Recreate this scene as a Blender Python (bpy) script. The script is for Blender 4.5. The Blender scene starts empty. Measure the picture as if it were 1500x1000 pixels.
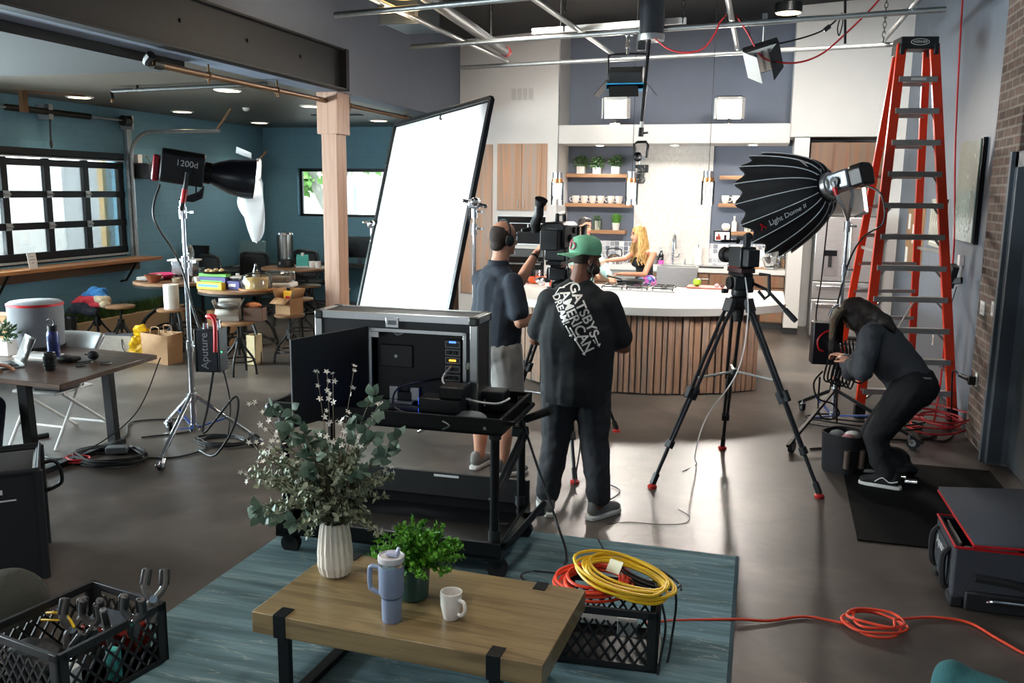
import bpy, bmesh, math, random
from math import sin, cos, pi, radians as R
from mathutils import Vector as V, Matrix, Quaternion
random.seed(7)
S = bpy.context.scene
COL = S.collection
# ------------------------------------------------------------------ camera
FPX, PIT, ROL, YAW, H = 1282.4, R(9.727), R(.679), R(15.644), 2.08
def ray(px, py):
    u, v = (px-750)/FPX, (py-500)/FPX
    r, d = u*cos(ROL)+v*sin(ROL), -u*sin(ROL)+v*cos(ROL)
    y, z = cos(PIT)-d*sin(PIT), -sin(PIT)-d*cos(PIT)
    return V((r*cos(YAW)-y*sin(YAW), r*sin(YAW)+y*cos(YAW), z))
O = V((0, 0, H))
def PZ(px, py, z=0.0): d = ray(px, py); return d*((z-H)/d.z)+O     # sight line meets a level z
def PY(px, py, y): d = ray(px, py); return d*(y/d.y)+O              # meets a plane parallel to the kitchen wall
def PX(px, py, x): d = ray(px, py); return d*(x/d.x)+O              # meets a plane parallel to the window wall
cam = bpy.data.objects.new('camera', bpy.data.cameras.new('camera')); COL.objects.link(cam)
fw = ray(750, 500).normalized(); rt = (ray(850, 500)-ray(750, 500)).normalized(); up = rt.cross(fw)
m = Matrix((rt, up, -fw)).transposed().to_4x4(); m.translation = O
cam.matrix_world = m
cam.data.sensor_width = 36; cam.data.lens = 36*FPX/1500; cam.data.clip_start = .05; cam.data.clip_end = 200
S.camera = cam
S.view_settings.view_transform = 'Standard'; S.view_settings.look = 'None'; S.view_settings.gamma = 1
S.view_settings.use_curve_mapping = False
# ------------------------------------------------------------------ materials
def C(h):
    h = h.lstrip('#'); c = [int(h[i:i+2], 16)/255 for i in (0, 2, 4)]
    return tuple((x/12.92 if x <= .04045 else ((x+.055)/1.055)**2.4) for x in c)+(1,)
def newmat(name):
    m = bpy.data.materials.new(name); m.use_nodes = True
    nt = m.node_tree; return m, nt, nt.nodes['Principled BSDF']
def N(nt, t, **k):
    n = nt.nodes.new(t)
    for a, b in k.items():
        if a in n.inputs.keys(): n.inputs[a].default_value = b
        else: setattr(n, a, b)
    return n
def coords(nt, scale=(1, 1, 1), rot=(0, 0, 0), kind='Object'):
    tc = N(nt, 'ShaderNodeTexCoord'); mp = N(nt, 'ShaderNodeMapping')
    mp.inputs['Scale'].default_value = scale; mp.inputs['Rotation'].default_value = rot
    nt.links.new(tc.outputs[kind], mp.inputs['Vector']); return mp.outputs['Vector']
def ramp(nt, fac, stops):
    r = N(nt, 'ShaderNodeValToRGB'); e = r.color_ramp.elements
    while len(e) < len(stops): e.new(.5)
    for i, (p, c) in enumerate(stops): e[i].position = p; e[i].color = C(c) if isinstance(c, str) else c
    nt.links.new(fac, r.inputs['Fac']); return r.outputs['Color']
def bumpit(nt, b, h, strength, dist=.01):
    n = N(nt, 'ShaderNodeBump'); n.inputs['Strength'].default_value = strength; n.inputs['Distance'].default_value = dist
    nt.links.new(h, n.inputs['Height']); nt.links.new(n.outputs['Normal'], b.inputs['Normal'])
def mt(name, col, rough=.5, metal=0, var=.06, scale=14, bump=0, emit=0, ecol=None, stretch=(1, 1, 1), sheen=0, coat=0, spec=.5):
    m, nt, b = newmat(name); c = C(col)
    no = N(nt, 'ShaderNodeTexNoise', Scale=scale, Detail=4.0)
    nt.links.new(coords(nt, stretch), no.inputs['Vector'])
    lo = tuple(x*(1-var) for x in c[:3])+(1,); hi = tuple(min(1, x*(1+var)) for x in c[:3])+(1,)
    nt.links.new(ramp(nt, no.outputs['Fac'], [(.3, lo), (.7, hi)]), b.inputs['Base Color'])
    b.inputs['Roughness'].default_value = rough; b.inputs['Metallic'].default_value = metal
    b.inputs['Specular IOR Level'].default_value = spec
    if sheen: b.inputs['Sheen Weight'].default_value = sheen
    if coat: b.inputs['Coat Weight'].default_value = coat; b.inputs['Coat Roughness'].default_value = .1
    if bump: bumpit(nt, b, no.outputs['Fac'], bump)
    if emit: b.inputs['Emission Color'].default_value = C(ecol or col); b.inputs['Emission Strength'].default_value = emit
    return m
def wood(name, stops, st=(1, 1, 1), sc=6, rough=.45, bump=.1, detail=6, dist=.6):
    m, nt, b = newmat(name)
    no = N(nt, 'ShaderNodeTexNoise', Scale=sc, Detail=float(detail), Distortion=dist)
    nt.links.new(coords(nt, st), no.inputs['Vector'])
    nt.links.new(ramp(nt, no.outputs['Fac'], stops), b.inputs['Base Color'])
    b.inputs['Roughness'].default_value = rough; bumpit(nt, b, no.outputs['Fac'], bump, .004); return m
def glass(name, tint='#ffffff', clear=.9, rough=.03):
    m, nt, b = newmat(name); out = nt.nodes['Material Output']
    tr = N(nt, 'ShaderNodeBsdfTransparent'); tr.inputs['Color'].default_value = C(tint)
    gl = N(nt, 'ShaderNodeBsdfGlossy'); gl.inputs['Roughness'].default_value = rough
    fr = N(nt, 'ShaderNodeFresnel', IOR=1.45)
    ma = N(nt, 'ShaderNodeMath', operation='MULTIPLY_ADD'); ma.inputs[1].default_value = .8; ma.inputs[2].default_value = 1-clear
    nt.links.new(fr.outputs[0], ma.inputs[0])
    mx = N(nt, 'ShaderNodeMixShader'); nt.links.new(ma.outputs[0], mx.inputs[0])
    nt.links.new(tr.outputs[0], mx.inputs[1]); nt.links.new(gl.outputs[0], mx.inputs[2]); nt.links.new(mx.outputs[0], out.inputs[0])
    return m
def cloth_glow(name, col, amount=.5):
    m, nt, b = newmat(name); out = nt.nodes['Material Output']
    d = N(nt, 'ShaderNodeBsdfDiffuse'); t = N(nt, 'ShaderNodeBsdfTranslucent')
    no = N(nt, 'ShaderNodeTexNoise', Scale=300.0); nt.links.new(coords(nt), no.inputs['Vector'])
    cr = ramp(nt, no.outputs['Fac'], [(.3, col), (.7, '#ffffff')])
    nt.links.new(cr, d.inputs['Color']); nt.links.new(cr, t.inputs['Color'])
    mx = N(nt, 'ShaderNodeMixShader'); mx.inputs[0].default_value = amount
    nt.links.new(d.outputs[0], mx.inputs[1]); nt.links.new(t.outputs[0], mx.inputs[2]); nt.links.new(mx.outputs[0], out.inputs[0]); return m
def emitm(name, col, s):
    m, nt, b = newmat(name); b.inputs['Base Color'].default_value = C(col)
    b.inputs['Emission Color'].default_value = C(col); b.inputs['Emission Strength'].default_value = s; return m
def brickmat(name, c1, c2, mortar, ax, bw, rh, ms=.012, rough=.85, bump=.6, bias=0, ov=.5):
    m, nt, b = newmat(name)
    tc = N(nt, 'ShaderNodeTexCoord'); sp = N(nt, 'ShaderNodeSeparateXYZ'); cb = N(nt, 'ShaderNodeCombineXYZ')
    nt.links.new(tc.outputs['Object'], sp.inputs[0]); nt.links.new(sp.outputs[ax], cb.inputs[0]); nt.links.new(sp.outputs[2], cb.inputs[1])
    br = N(nt, 'ShaderNodeTexBrick', Scale=1.0, Color1=C(c1), Color2=C(c2), Mortar=C(mortar))
    br.inputs['Mortar Size'].default_value = ms; br.inputs['Brick Width'].default_value = bw; br.inputs['Row Height'].default_value = rh
    br.inputs['Mortar Smooth'].default_value = .3; br.inputs['Bias'].default_value = bias
    nt.links.new(cb.outputs[0], br.inputs['Vector'])
    no = N(nt, 'ShaderNodeTexNoise', Scale=18.0, Detail=5.0); nt.links.new(tc.outputs['Object'], no.inputs['Vector'])
    mx = N(nt, 'ShaderNodeMixRGB', blend_type='OVERLAY'); mx.inputs[0].default_value = ov
    nt.links.new(br.outputs['Color'], mx.inputs[1]); nt.links.new(no.outputs['Fac'], mx.inputs[2])
    nt.links.new(mx.outputs[0], b.inputs['Base Color']); b.inputs['Roughness'].default_value = rough
    inv = N(nt, 'ShaderNodeMath', operation='MULTIPLY_ADD'); inv.inputs[1].default_value = -1; inv.inputs[2].default_value = 1
    nt.links.new(br.outputs['Fac'], inv.inputs[0]); bumpit(nt, b, inv.outputs[0], bump, .008); return m
# ------------------------------------------------------------------ mesh builder
class MB:
    def __init__(s, M=None): s.v = []; s.f = []; s.M = M or Matrix()
    def add(s, vs, fs):
        k = len(s.v); s.v += [s.M @ V(p) for p in vs]; s.f += [tuple(i+k for i in f) for f in fs]; return s
    def box(s, c, d, M=None):
        x, y, z = (q/2 for q in d); c = V(c)
        vs = [V((a*x, b*y, e*z)) for e in (-1, 1) for a, b in ((-1, -1), (1, -1), (1, 1), (-1, 1))]
        vs = [(M.to_3x3() @ p if M else p)+c for p in vs]
        return s.add(vs, [(3, 2, 1, 0), (4, 5, 6, 7), (0, 1, 5, 4), (1, 2, 6, 5), (2, 3, 7, 6), (3, 0, 4, 7)])
    def bb(s, a, b):
        a, b = V(a), V(b); d = b-a; return s.box((a+b)/2, (abs(d.x), abs(d.y), abs(d.z)))
    def bar(s, a, b, w, h=None, up=(0, 0, 1)):
        a, b = V(a), V(b); h = h or w; d = (b-a).normalized(); u = V(up)
        if abs(d.dot(u)) > .98: u = V((0, 1, 0))
        x = d.cross(u).normalized()*w/2; y = x.cross(d).normalized()*h/2
        vs = [p+i*x+j*y for p in (a, b) for i, j in ((-1, -1), (1, -1), (1, 1), (-1, 1))]
        return s.add(vs, [(0, 1, 2, 3), (7, 6, 5, 4), (4, 5, 1, 0), (5, 6, 2, 1), (6, 7, 3, 2), (7, 4, 0, 3)])
    def tube(s, pts, r, n=8, closed=False, cap=True):
        pts = [V(p) for p in pts]; k = len(pts); rs = r if isinstance(r, (list, tuple)) else [r]*k
        t = []
        for i in range(k):
            a = pts[(i-1) % k] if closed or i else pts[0]; b = pts[(i+1) % k] if closed or i < k-1 else pts[-1]
            d = b-a; t.append(d.normalized() if d.length > 1e-9 else V((0, 0, 1)))
        u = t[0].orthogonal().normalized(); vs = []
        for i in range(k):
            if i:
                q = t[i-1].rotation_difference(t[i]); u = (q @ u)
                u = (u-u.dot(t[i])*t[i]).normalized()
            w = t[i].cross(u)
            vs += [pts[i]+rs[i]*(cos(2*pi*j/n)*u+sin(2*pi*j/n)*w) for j in range(n)]
        fs = []
        for i in range(k if closed else k-1):
            a, b = i*n, ((i+1) % k)*n
            fs += [(a+j, a+(j+1) % n, b+(j+1) % n, b+j) for j in range(n)]
        if cap and not closed: fs += [tuple(reversed(range(n))), tuple(range((k-1)*n, k*n))]
        return s.add(vs, fs)
    def cyl(s, a, b, r, r2=None, n=16): return s.tube([a, b], [r, r if r2 is None else r2], n)
    def lathe(s, prof, c=(0, 0, 0), n=24, M=None, closed=False, fn=None):
        c = V(c); vs = []
        for r, z in prof:
            for j in range(n):
                a = 2*pi*j/n; rr = r*(fn(a, z) if fn else 1); p = V((rr*cos(a), rr*sin(a), z)); vs.append((M.to_3x3() @ p if M else p)+c)
        k = len(prof); fs = []
        for i in range(k if closed else k-1):
            a, b = i*n, ((i+1) % k)*n
            fs += [(a+j, a+(j+1) % n, b+(j+1) % n, b+j) for j in range(n)]
        if not closed:
            if prof[0][0] > 1e-6: fs.append(tuple(reversed(range(n))))
            if prof[-1][0] > 1e-6: fs.append(tuple(range((k-1)*n, k*n)))
        return s.add(vs, fs)
    def ball(s, c, r, n=16, M=None):
        r = r if isinstance(r, (tuple, list)) else (r, r, r); c = V(c); k = n//2
        vs = []; fs = []
        for i in range(1, k):
            a = pi*i/k
            for j in range(n):
                p = V((r[0]*sin(a)*cos(2*pi*j/n), r[1]*sin(a)*sin(2*pi*j/n), -r[2]*cos(a))); vs.append((M.to_3x3() @ p if M else p)+c)
        lo, hi = V((0, 0, -r[2])), V((0, 0, r[2]))
        vs += [(M.to_3x3() @ lo if M else lo)+c, (M.to_3x3() @ hi if M else hi)+c]
        for i in range(k-2):
            fs += [(i*n+j, i*n+(j+1) % n, (i+1)*n+(j+1) % n, (i+1)*n+j) for j in range(n)]
        L = (k-1)*n
        fs += [(L, (j+1) % n, j) for j in range(n)]+[(L+1, (k-2)*n+j, (k-2)*n+(j+1) % n) for j in range(n)]
        return s.add(vs, fs)
    def prism(s, poly, a, b, ax=2, M=None):
        """polygon extruded along an axis from a to b; poly gives the two other coordinates in cyclic order"""
        n = len(poly)
        def P(p, t): q = [0, 0, 0]; q[(ax+1) % 3], q[(ax+2) % 3], q[ax] = p[0], p[1], t; q = V(q); return M @ q if M else q
        vs = [P(p, a) for p in poly]+[P(p, b) for p in poly]
        return s.add(vs, [tuple(reversed(range(n))), tuple(range(n, 2*n))]+[(i, (i+1) % n, n+(i+1) % n, n+i) for i in range(n)])
    def grid(s, fn, nu, nv, wrap=False):
        vs = [fn(i/nu, j/nv) for j in range(nv+1) for i in range(nu+(0 if wrap else 1))]; w = nu+(0 if wrap else 1)
        return s.add(vs, [(j*w+i, j*w+(i+1) % w, (j+1)*w+(i+1) % w, (j+1)*w+i) for j in range(nv) for i in range(nu)])
    def build(s, name, mat, parent=None, bev=0, sharp=35, W=False, solid=0, seg=2, sub=0):
        me = bpy.data.meshes.new(name); vs = s.v
        if W and parent is not None: inv = MAT[parent.name].inverted(); vs = [inv @ p for p in vs]
        me.from_pydata([tuple(p) for p in vs], [], s.f)
        bm = bmesh.new(); bm.from_mesh(me); bmesh.ops.recalc_face_normals(bm, faces=bm.faces); bm.to_mesh(me); bm.free()
        me.polygons.foreach_set('use_smooth', [True]*len(me.polygons)); me.set_sharp_from_angle(angle=R(sharp))
        for q in (mat if isinstance(mat, (list, tuple)) else [mat]): me.materials.append(q)
        o = bpy.data.objects.new(name, me); COL.objects.link(o)
        if parent is not None: o.parent = parent; MAT[o.name] = MAT[parent.name]
        else: MAT[o.name] = Matrix()
        if solid: q = o.modifiers.new('thick', 'SOLIDIFY'); q.thickness = solid; q.offset = 0
        if bev: q = o.modifiers.new('bevel', 'BEVEL'); q.width = bev; q.segments = seg; q.limit_method = 'ANGLE'; q.angle_limit = R(40)
        if sub: q = o.modifiers.new('sub', 'SUBSURF'); q.levels = sub; q.render_levels = sub
        return o
MAT = {}
def tag(o, label, cat, group=None, kind=None):
    o['label'] = label; o['category'] = cat
    if group: o['group'] = group
    if kind: o['kind'] = kind
    return o
def thing(name, label, cat, loc=(0, 0, 0), rz=0, group=None):
    o = bpy.data.objects.new(name, None); COL.objects.link(o); o.empty_display_size = .1
    o.location = loc; o.rotation_euler = (0, 0, rz); MAT[o.name] = Matrix.Translation(loc) @ Matrix.Rotation(rz, 4, 'Z')
    return tag(o, label, cat, group)
def dup(root, loc, rz=None, label=None, group=None, sc=None):
    def cp(o, par):
        c = o.copy(); COL.objects.link(c); MAT[c.name] = Matrix()
        if par is not None: c.parent = par
        for ch in o.children: cp(ch, c)
        return c
    r = cp(root, None); r.location = loc
    if rz is not None: r.rotation_euler = (0, 0, rz)
    if sc: r.scale = (sc, sc, sc)
    if label: r['label'] = label
    if group: r['group'] = group
    MAT[r.name] = Matrix.Translation(loc) @ Matrix.Rotation(r.rotation_euler.z, 4, 'Z')
    return r
def struct(name, mb, m, bev=0): o = mb.build(name, m, None, bev); o['kind'] = 'structure'; return o
def text(name, s, size, M, mat, parent=None, ext=.0006, align='CENTER', shear=0, sx=1, fn=None, bold=0, fit=0):
    """raised lettering as a mesh; fn maps the flat x, y of a letter onto a curved surface instead of M"""
    cu = bpy.data.curves.new(name, 'FONT'); cu.body = s; cu.size = size; cu.extrude = ext; cu.align_x = align; cu.align_y = 'CENTER'; cu.shear = shear; cu.offset = bold
    q = bpy.data.objects.new(name, cu); COL.objects.link(q); dg = bpy.context.evaluated_depsgraph_get()
    me = bpy.data.meshes.new_from_object(q.evaluated_get(dg)); bpy.data.objects.remove(q); bpy.data.curves.remove(cu)
    inv = MAT[parent.name].inverted() if parent is not None else Matrix()
    if fit: sx = fit/max(1e-6, max(v.co.x for v in me.vertices)-min(v.co.x for v in me.vertices))
    if fn:
        bm = bmesh.new(); bm.from_mesh(me); bmesh.ops.subdivide_edges(bm, edges=[e for e in bm.edges if e.calc_length() > .03], cuts=2); bm.to_mesh(me); bm.free()
    for v in me.vertices: v.co = inv @ (fn(v.co.x*sx, v.co.y, v.co.z) if fn else M @ V((v.co.x*sx, v.co.y, v.co.z)))
    me.materials.clear(); me.materials.append(mat); o = bpy.data.objects.new(name, me); COL.objects.link(o); MAT[o.name] = Matrix()
    if parent is not None: o.parent = parent; MAT[o.name] = MAT[parent.name]
    return o
def frame(o, x, y):
    """matrix with origin o, x axis and (approx) y axis; z faces the viewer of a text"""
    x = V(x).normalized(); z = x.cross(V(y)).normalized(); y = z.cross(x)
    q = Matrix((x, y, z)).transposed().to_4x4(); q.translation = o; return q
def curve(pts, n=8, closed=False):
    """smooth (Catmull-Rom) path through points"""
    pts = [V(p) for p in pts]; k = len(pts); out = []
    for i in range(k if closed else k-1):
        g = lambda j: pts[j % k] if closed else pts[max(0, min(k-1, j))]
        p0, p1, p2, p3 = g(i-1), g(i), g(i+1), g(i+2)
        for j in range(n):
            t = j/n; out.append(.5*((2*p1)+(p2-p0)*t+(2*p0-5*p1+4*p2-p3)*t*t+(3*p1-p0-3*p2+p3)*t**3))
    if not closed: out.append(pts[-1])
    return out
def bake(o):
    dg = bpy.context.evaluated_depsgraph_get(); me = bpy.data.meshes.new_from_object(o.evaluated_get(dg))
    old = o.data; o.modifiers.clear(); o.data = me; bpy.data.meshes.remove(old)
    me.polygons.foreach_set('use_smooth', [True]*len(me.polygons)); return o
class Blob(MB):
    """closed lumps fused into one continuous skin"""
    def cap(s, a, b, ra, rb=None, n=14):
        rb = ra if rb is None else rb; a, b = V(a), V(b); d = (b-a); L = d.length
        if L < 1e-5: return s.ball(a, ra, n)
        d /= L; pts = []; rs = []
        for i in range(5): t = pi/2*i/4; pts.append(a-d*ra*cos(t)); rs.append(max(1e-4, ra*sin(t)))
        for i in range(5): t = pi/2*i/4; pts.append(b+d*rb*sin(t)); rs.append(max(1e-4, rb*cos(t)))
        return s.tube(pts, rs, n)
    def chain(s, pts, rs, n=14):
        for i in range(len(pts)-1): s.cap(pts[i], pts[i+1], rs[i], rs[i+1], n)
        return s
    def fuse(s, name, mat, parent=None, vox=.012, smooth=4, W=True, disp=0, dscale=.1):
        o = s.build(name, mat, parent, W=W, sharp=180)
        q = o.modifiers.new('r', 'REMESH'); q.mode = 'VOXEL'; q.voxel_size = vox
        if smooth: q = o.modifiers.new('s', 'SMOOTH'); q.iterations = smooth; q.factor = .5
        if disp:
            tx = bpy.data.textures.new('fold', 'CLOUDS'); tx.noise_scale = dscale
            q = o.modifiers.new('d', 'DISPLACE'); q.texture = tx; q.strength = disp; q.mid_level = .5
        return bake(o)
def paint(o, mats, rules):
    """rules: (slot, centre, radius) in the space of the mesh; small features of a face"""
    for q in mats: o.data.materials.append(q)
    for p in o.data.polygons:
        for k, c, r in rules:
            if (p.center-c).length < r: p.material_index = k
def lamp(name, kind, loc, energy, col=(1, 1, 1), target=None, size=.1, sy=None, spot=None, blend=.3):
    d = bpy.data.lights.new(name, kind); d.energy = energy; d.color = col
    if kind == 'AREA':
        d.size = size
        if sy: d.shape = 'RECTANGLE'; d.size_y = sy
        elif 'softbox' in name: d.shape = 'DISK'
    elif kind == 'SUN': d.angle = size
    else: d.shadow_soft_size = size
    if kind == 'SPOT': d.spot_size = spot; d.spot_blend = blend
    o = bpy.data.objects.new(name, d); COL.objects.link(o); o.location = loc
    if target is not None: o.rotation_euler = (V(target)-V(loc)).to_track_quat('-Z', 'Y').to_euler()
    return o
# ------------------------------------------------------------------ palette
def voro_hex(name):
    m, nt, b = newmat(name)
    vo = N(nt, 'ShaderNodeTexVoronoi', Scale=13.0); vo.inputs['Randomness'].default_value = .12
    nt.links.new(coords(nt), vo.inputs['Vector'])
    sp = N(nt, 'ShaderNodeSeparateColor'); nt.links.new(vo.outputs['Color'], sp.inputs[0])
    c = ramp(nt, sp.outputs[0], [(0, '#6c707c'), (.25, '#8e929c'), (.5, '#d8d8da'), (.75, '#a9adb8'), (1, '#f0efee')])
    v2 = N(nt, 'ShaderNodeTexVoronoi', Scale=13.0, feature='DISTANCE_TO_EDGE'); v2.inputs['Randomness'].default_value = .12
    nt.links.new(coords(nt), v2.inputs['Vector'])
    e = ramp(nt, v2.outputs['Distance'], [(.02, '#000000'), (.05, '#ffffff')])
    mx = N(nt, 'ShaderNodeMixRGB'); nt.links.new(e, mx.inputs[0]); mx.inputs[1].default_value = C('#f4f2ef'); nt.links.new(c, mx.inputs[2])
    nt.links.new(mx.outputs[0], b.inputs['Base Color']); b.inputs['Roughness'].default_value = .25; return m
def floormat():
    m, nt, b = newmat('polished_concrete')
    n1 = N(nt, 'ShaderNodeTexNoise', Scale=.8, Detail=7.0, Roughness=.62, Distortion=.4); nt.links.new(coords(nt), n1.inputs['Vector'])
    n2 = N(nt, 'ShaderNodeTexNoise', Scale=9.0, Detail=6.0); nt.links.new(coords(nt), n2.inputs['Vector'])
    a = ramp(nt, n1.outputs['Fac'], [(.34, '#443e3a'), (.5, '#5f5751'), (.64, '#7f756d')])
    c = ramp(nt, n2.outputs['Fac'], [(.3, '#746f6a'), (.7, '#8d8883')])
    mx = N(nt, 'ShaderNodeMixRGB', blend_type='OVERLAY'); mx.inputs[0].default_value = .5
    nt.links.new(a, mx.inputs[1]); nt.links.new(c, mx.inputs[2])
    vo = N(nt, 'ShaderNodeTexVoronoi', Scale=.55, feature='DISTANCE_TO_EDGE')
    n3 = N(nt, 'ShaderNodeTexNoise', Scale=2.5, Detail=5.0); nt.links.new(coords(nt), n3.inputs['Vector'])
    ad = N(nt, 'ShaderNodeMixRGB', blend_type='ADD'); ad.inputs[0].default_value = .35
    nt.links.new(coords(nt), ad.inputs[1]); nt.links.new(n3.outputs['Color'], ad.inputs[2]); nt.links.new(ad.outputs[0], vo.inputs['Vector'])
    ck = ramp(nt, vo.outputs['Distance'], [(.0, '#ffffff'), (.006, '#000000')])
    m2 = N(nt, 'ShaderNodeMixRGB'); m2.inputs[2].default_value = C('#2c2724')
    mm = N(nt, 'ShaderNodeMath', operation='MULTIPLY'); mm.inputs[1].default_value = .3; nt.links.new(ck, mm.inputs[0]); nt.links.new(mm.outputs[0], m2.inputs[0])
    nt.links.new(mx.outputs[0], m2.inputs[1]); nt.links.new(m2.outputs[0], b.inputs['Base Color'])
    rr = N(nt, 'ShaderNodeMapRange'); rr.inputs['To Min'].default_value = .28; rr.inputs['To Max'].default_value = .48; b.inputs['Specular IOR Level'].default_value = .36
    nt.links.new(n1.outputs['Fac'], rr.inputs['Value']); nt.links.new(rr.outputs[0], b.inputs['Roughness'])
    bumpit(nt, b, n2.outputs['Fac'], .05, .004); return m
def rugmat():
    m, nt, b = newmat('teal_rug')
    n1 = N(nt, 'ShaderNodeTexNoise', Scale=5.0, Detail=6.0, Distortion=.5); nt.links.new(coords(nt, (.28, 3.2, 1)), n1.inputs['Vector'])
    n2 = N(nt, 'ShaderNodeTexNoise', Scale=3.0, Detail=6.0, Distortion=.4); nt.links.new(coords(nt, (.35, 3.6, 1)), n2.inputs['Vector'])
    n4 = N(nt, 'ShaderNodeTexNoise', Scale=.6, Detail=2.0); nt.links.new(coords(nt), n4.inputs['Vector'])
    a = ramp(nt, n1.outputs['Fac'], [(.3, '#455d62'), (.48, '#5a757b'), (.62, '#6e8a90'), (.75, '#5b7075')])
    s = ramp(nt, n2.outputs['Fac'], [(.492, '#000000'), (.5, '#ffffff'), (.508, '#000000')])
    mm = N(nt, 'ShaderNodeMath', operation='MULTIPLY'); mm.inputs[1].default_value = .6; nt.links.new(s, mm.inputs[0])
    mx = N(nt, 'ShaderNodeMixRGB'); nt.links.new(mm.outputs[0], mx.inputs[0]); nt.links.new(a, mx.inputs[1]); mx.inputs[2].default_value = C('#a9aca2')
    m3 = N(nt, 'ShaderNodeMixRGB', blend_type='MIX'); nt.links.new(ramp(nt, n4.outputs['Fac'], [(.55, '#000000'), (.75, '#555555')]), m3.inputs[0])
    nt.links.new(mx.outputs[0], m3.inputs[1]); m3.inputs[2].default_value = C('#6a6a5a')
    nt.links.new(m3.outputs[0], b.inputs['Base Color']); b.inputs['Roughness'].default_value = .95
    n3 = N(nt, 'ShaderNodeTexNoise', Scale=160.0); nt.links.new(coords(nt), n3.inputs['Vector']); bumpit(nt, b, n3.outputs['Fac'], .5, .01); return m
m_floor = floormat(); m_rug = rugmat()
m_white = mt('white_paint', '#d9d6d2', .6, var=.015, scale=4); m_trimw = mt('white_laminate', '#e2dfda', .35, var=.01)
m_blue = mt('slate_blue_paint', '#646c7b', .6, var=.03, scale=5); m_greyw = mt('grey_paint', '#6b727d', .6, var=.03, scale=5)
m_teal = brickmat('teal_block_paint', '#6390a2', '#608d9f', '#5a8698', 1, .41, .205, .005, .6, .2, ov=.1)
m_tealb = brickmat('teal_block_paint_back', '#6390a2', '#608d9f', '#5a8698', 0, .41, .205, .005, .6, .2, ov=.1)
m_brick = brickmat('brick', '#6b5348', '#51413a', '#7d7167', 1, .215, .075, .012, .9, .7)
m_dceil = mt('dark_ceiling_paint', '#131211', .8, var=.1, scale=3); m_lceil = mt('taupe_ceiling_paint', '#544c42', .45, var=.05, scale=3)
m_sof = mt('charcoal_soffit_paint', '#0e0e0e', .85); m_steel = mt('painted_steel', '#101215', .6, 0, .1, spec=.25)
m_door = mt('grey_door_paint', '#4c535a', .45, var=.03); m_black = mt('matte_black', '#141415', .55, var=.15)
m_bmetal = mt('black_metal', '#17181a', .35, .5, .15); m_plast = mt('black_plastic', '#1b1c1e', .42, var=.12); m_rub = mt('black_rubber', '#101011', .75)
m_chrome = mt('chrome', '#d9dadd', .16, 1, .04); m_alu = mt('aluminium', '#c3c4c4', .34, .9, .05); m_galv = mt('galvanised_pipe', '#a8abab', .4, .85, .1)
m_iron = mt('dark_iron', '#22211f', .5, .6, .15)
m_oak = wood('tan_oak', [(.25, '#977058'), (.45, '#ab846c'), (.6, '#b59079'), (.8, '#9b765f')], (6, 6, .35), 3, .5, .06)
m_redw = mt('red_plastic', '#c3141b', .4); m_cap = mt('white_ceramic', '#ece6de', .25, var=.02, coat=.3)
m_card = mt('cardboard', '#a87f58', .85, var=.08, scale=20); m_kraft = mt('kraft_paper', '#9a7552', .85, var=.1, scale=12)
m_stain = mt('stainless_steel', '#cfcfce', .36, .85, .06, 6, stretch=(1, 1, 12)); m_clear = glass('clear_glass'); m_pane = glass('window_glass', '#f2f8f8', .97)
m_plex = glass('clear_plastic', '#f4f4f2', .82, .12); m_wht = mt('white_plastic', '#e6e4e0', .4, var=.02)
# ------------------------------------------------------------------ the setting
YK, YN, XW, XL, YB, XU = 13.85, 14.7, 1.92, -9.1, 14.95, -4.8
struct('floor', MB().bb((-9.6, -2.2, -.2), (2.2, 15.4, 0)), m_floor)
def zc(x): return 4.74+.058*x
mb = MB(); mb.add([(XU-.3, -2.2, zc(XU-.3)), (2.2, -2.2, zc(2.2)), (2.2, 15.2, zc(2.2)), (XU-.3, 15.2, zc(XU-.3))]+[(XU-.3, -2.2, 5.3), (2.2, -2.2, 5.3), (2.2, 15.2, 5.3), (XU-.3, 15.2, 5.3)],
    [(0, 1, 2, 3), (7, 6, 5, 4), (0, 4, 5, 1), (1, 5, 6, 2), (2, 6, 7, 3), (3, 7, 4, 0)])
struct('ceiling', mb, m_dceil)
mb = MB().bb((XL-.3, 7.1, 3.2), (XU-.29, 15.3, 3.4)); struct('ceiling_lower', mb, m_lceil)
mb = MB().bb((XL-.3, -2.2, 3.12), (XU-.29, 7.1, 3.4)); struct('ceiling_soffit', mb, m_sof)
struct('wall_upper', MB().bb((XU-.3, -2.2, 3.2), (XU, YN, 4.62)), m_blue)
mb = MB(); y0, y1 = 5.9, 11.16
mb.bb((XL-.25, -2.2, 0), (XL, 1.5, 3.3)).bb((XL-.25, 5.2, 0), (XL, y0, 3.3)).bb((XL-.25, 1.5, 0), (XL, 5.2, 1.06)).bb((XL-.25, 1.5, 2.46), (XL, 5.2, 3.3)); mb.bb((XL-.25, y1, 0), (XL, 15.2, 3.3)); mb.bb((XL-.25, y0, 0), (XL, y1, 1.06)); mb.bb((XL-.25, y0, 2.46), (XL, y1, 3.3))
struct('wall_left', mb, m_teal)
mb = MB(); x0, x1 = -8.4, -6.25
mb.bb((XL, YB, 0), (x0, YB+.22, 3.3)); mb.bb((x1, YB, 0), (XU-.1, YB+.22, 3.3)); mb.bb((x0, YB, 0), (x1, YB+.22, 1.57)); mb.bb((x0, YB, 2.46), (x1, YB+.22, 3.3))
struct('wall_back', mb, m_tealb)
struct('wall_behind', MB().bb((XL-.3, -2.3, 0), (2.2, -2.1, 5.2)), m_greyw)
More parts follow.
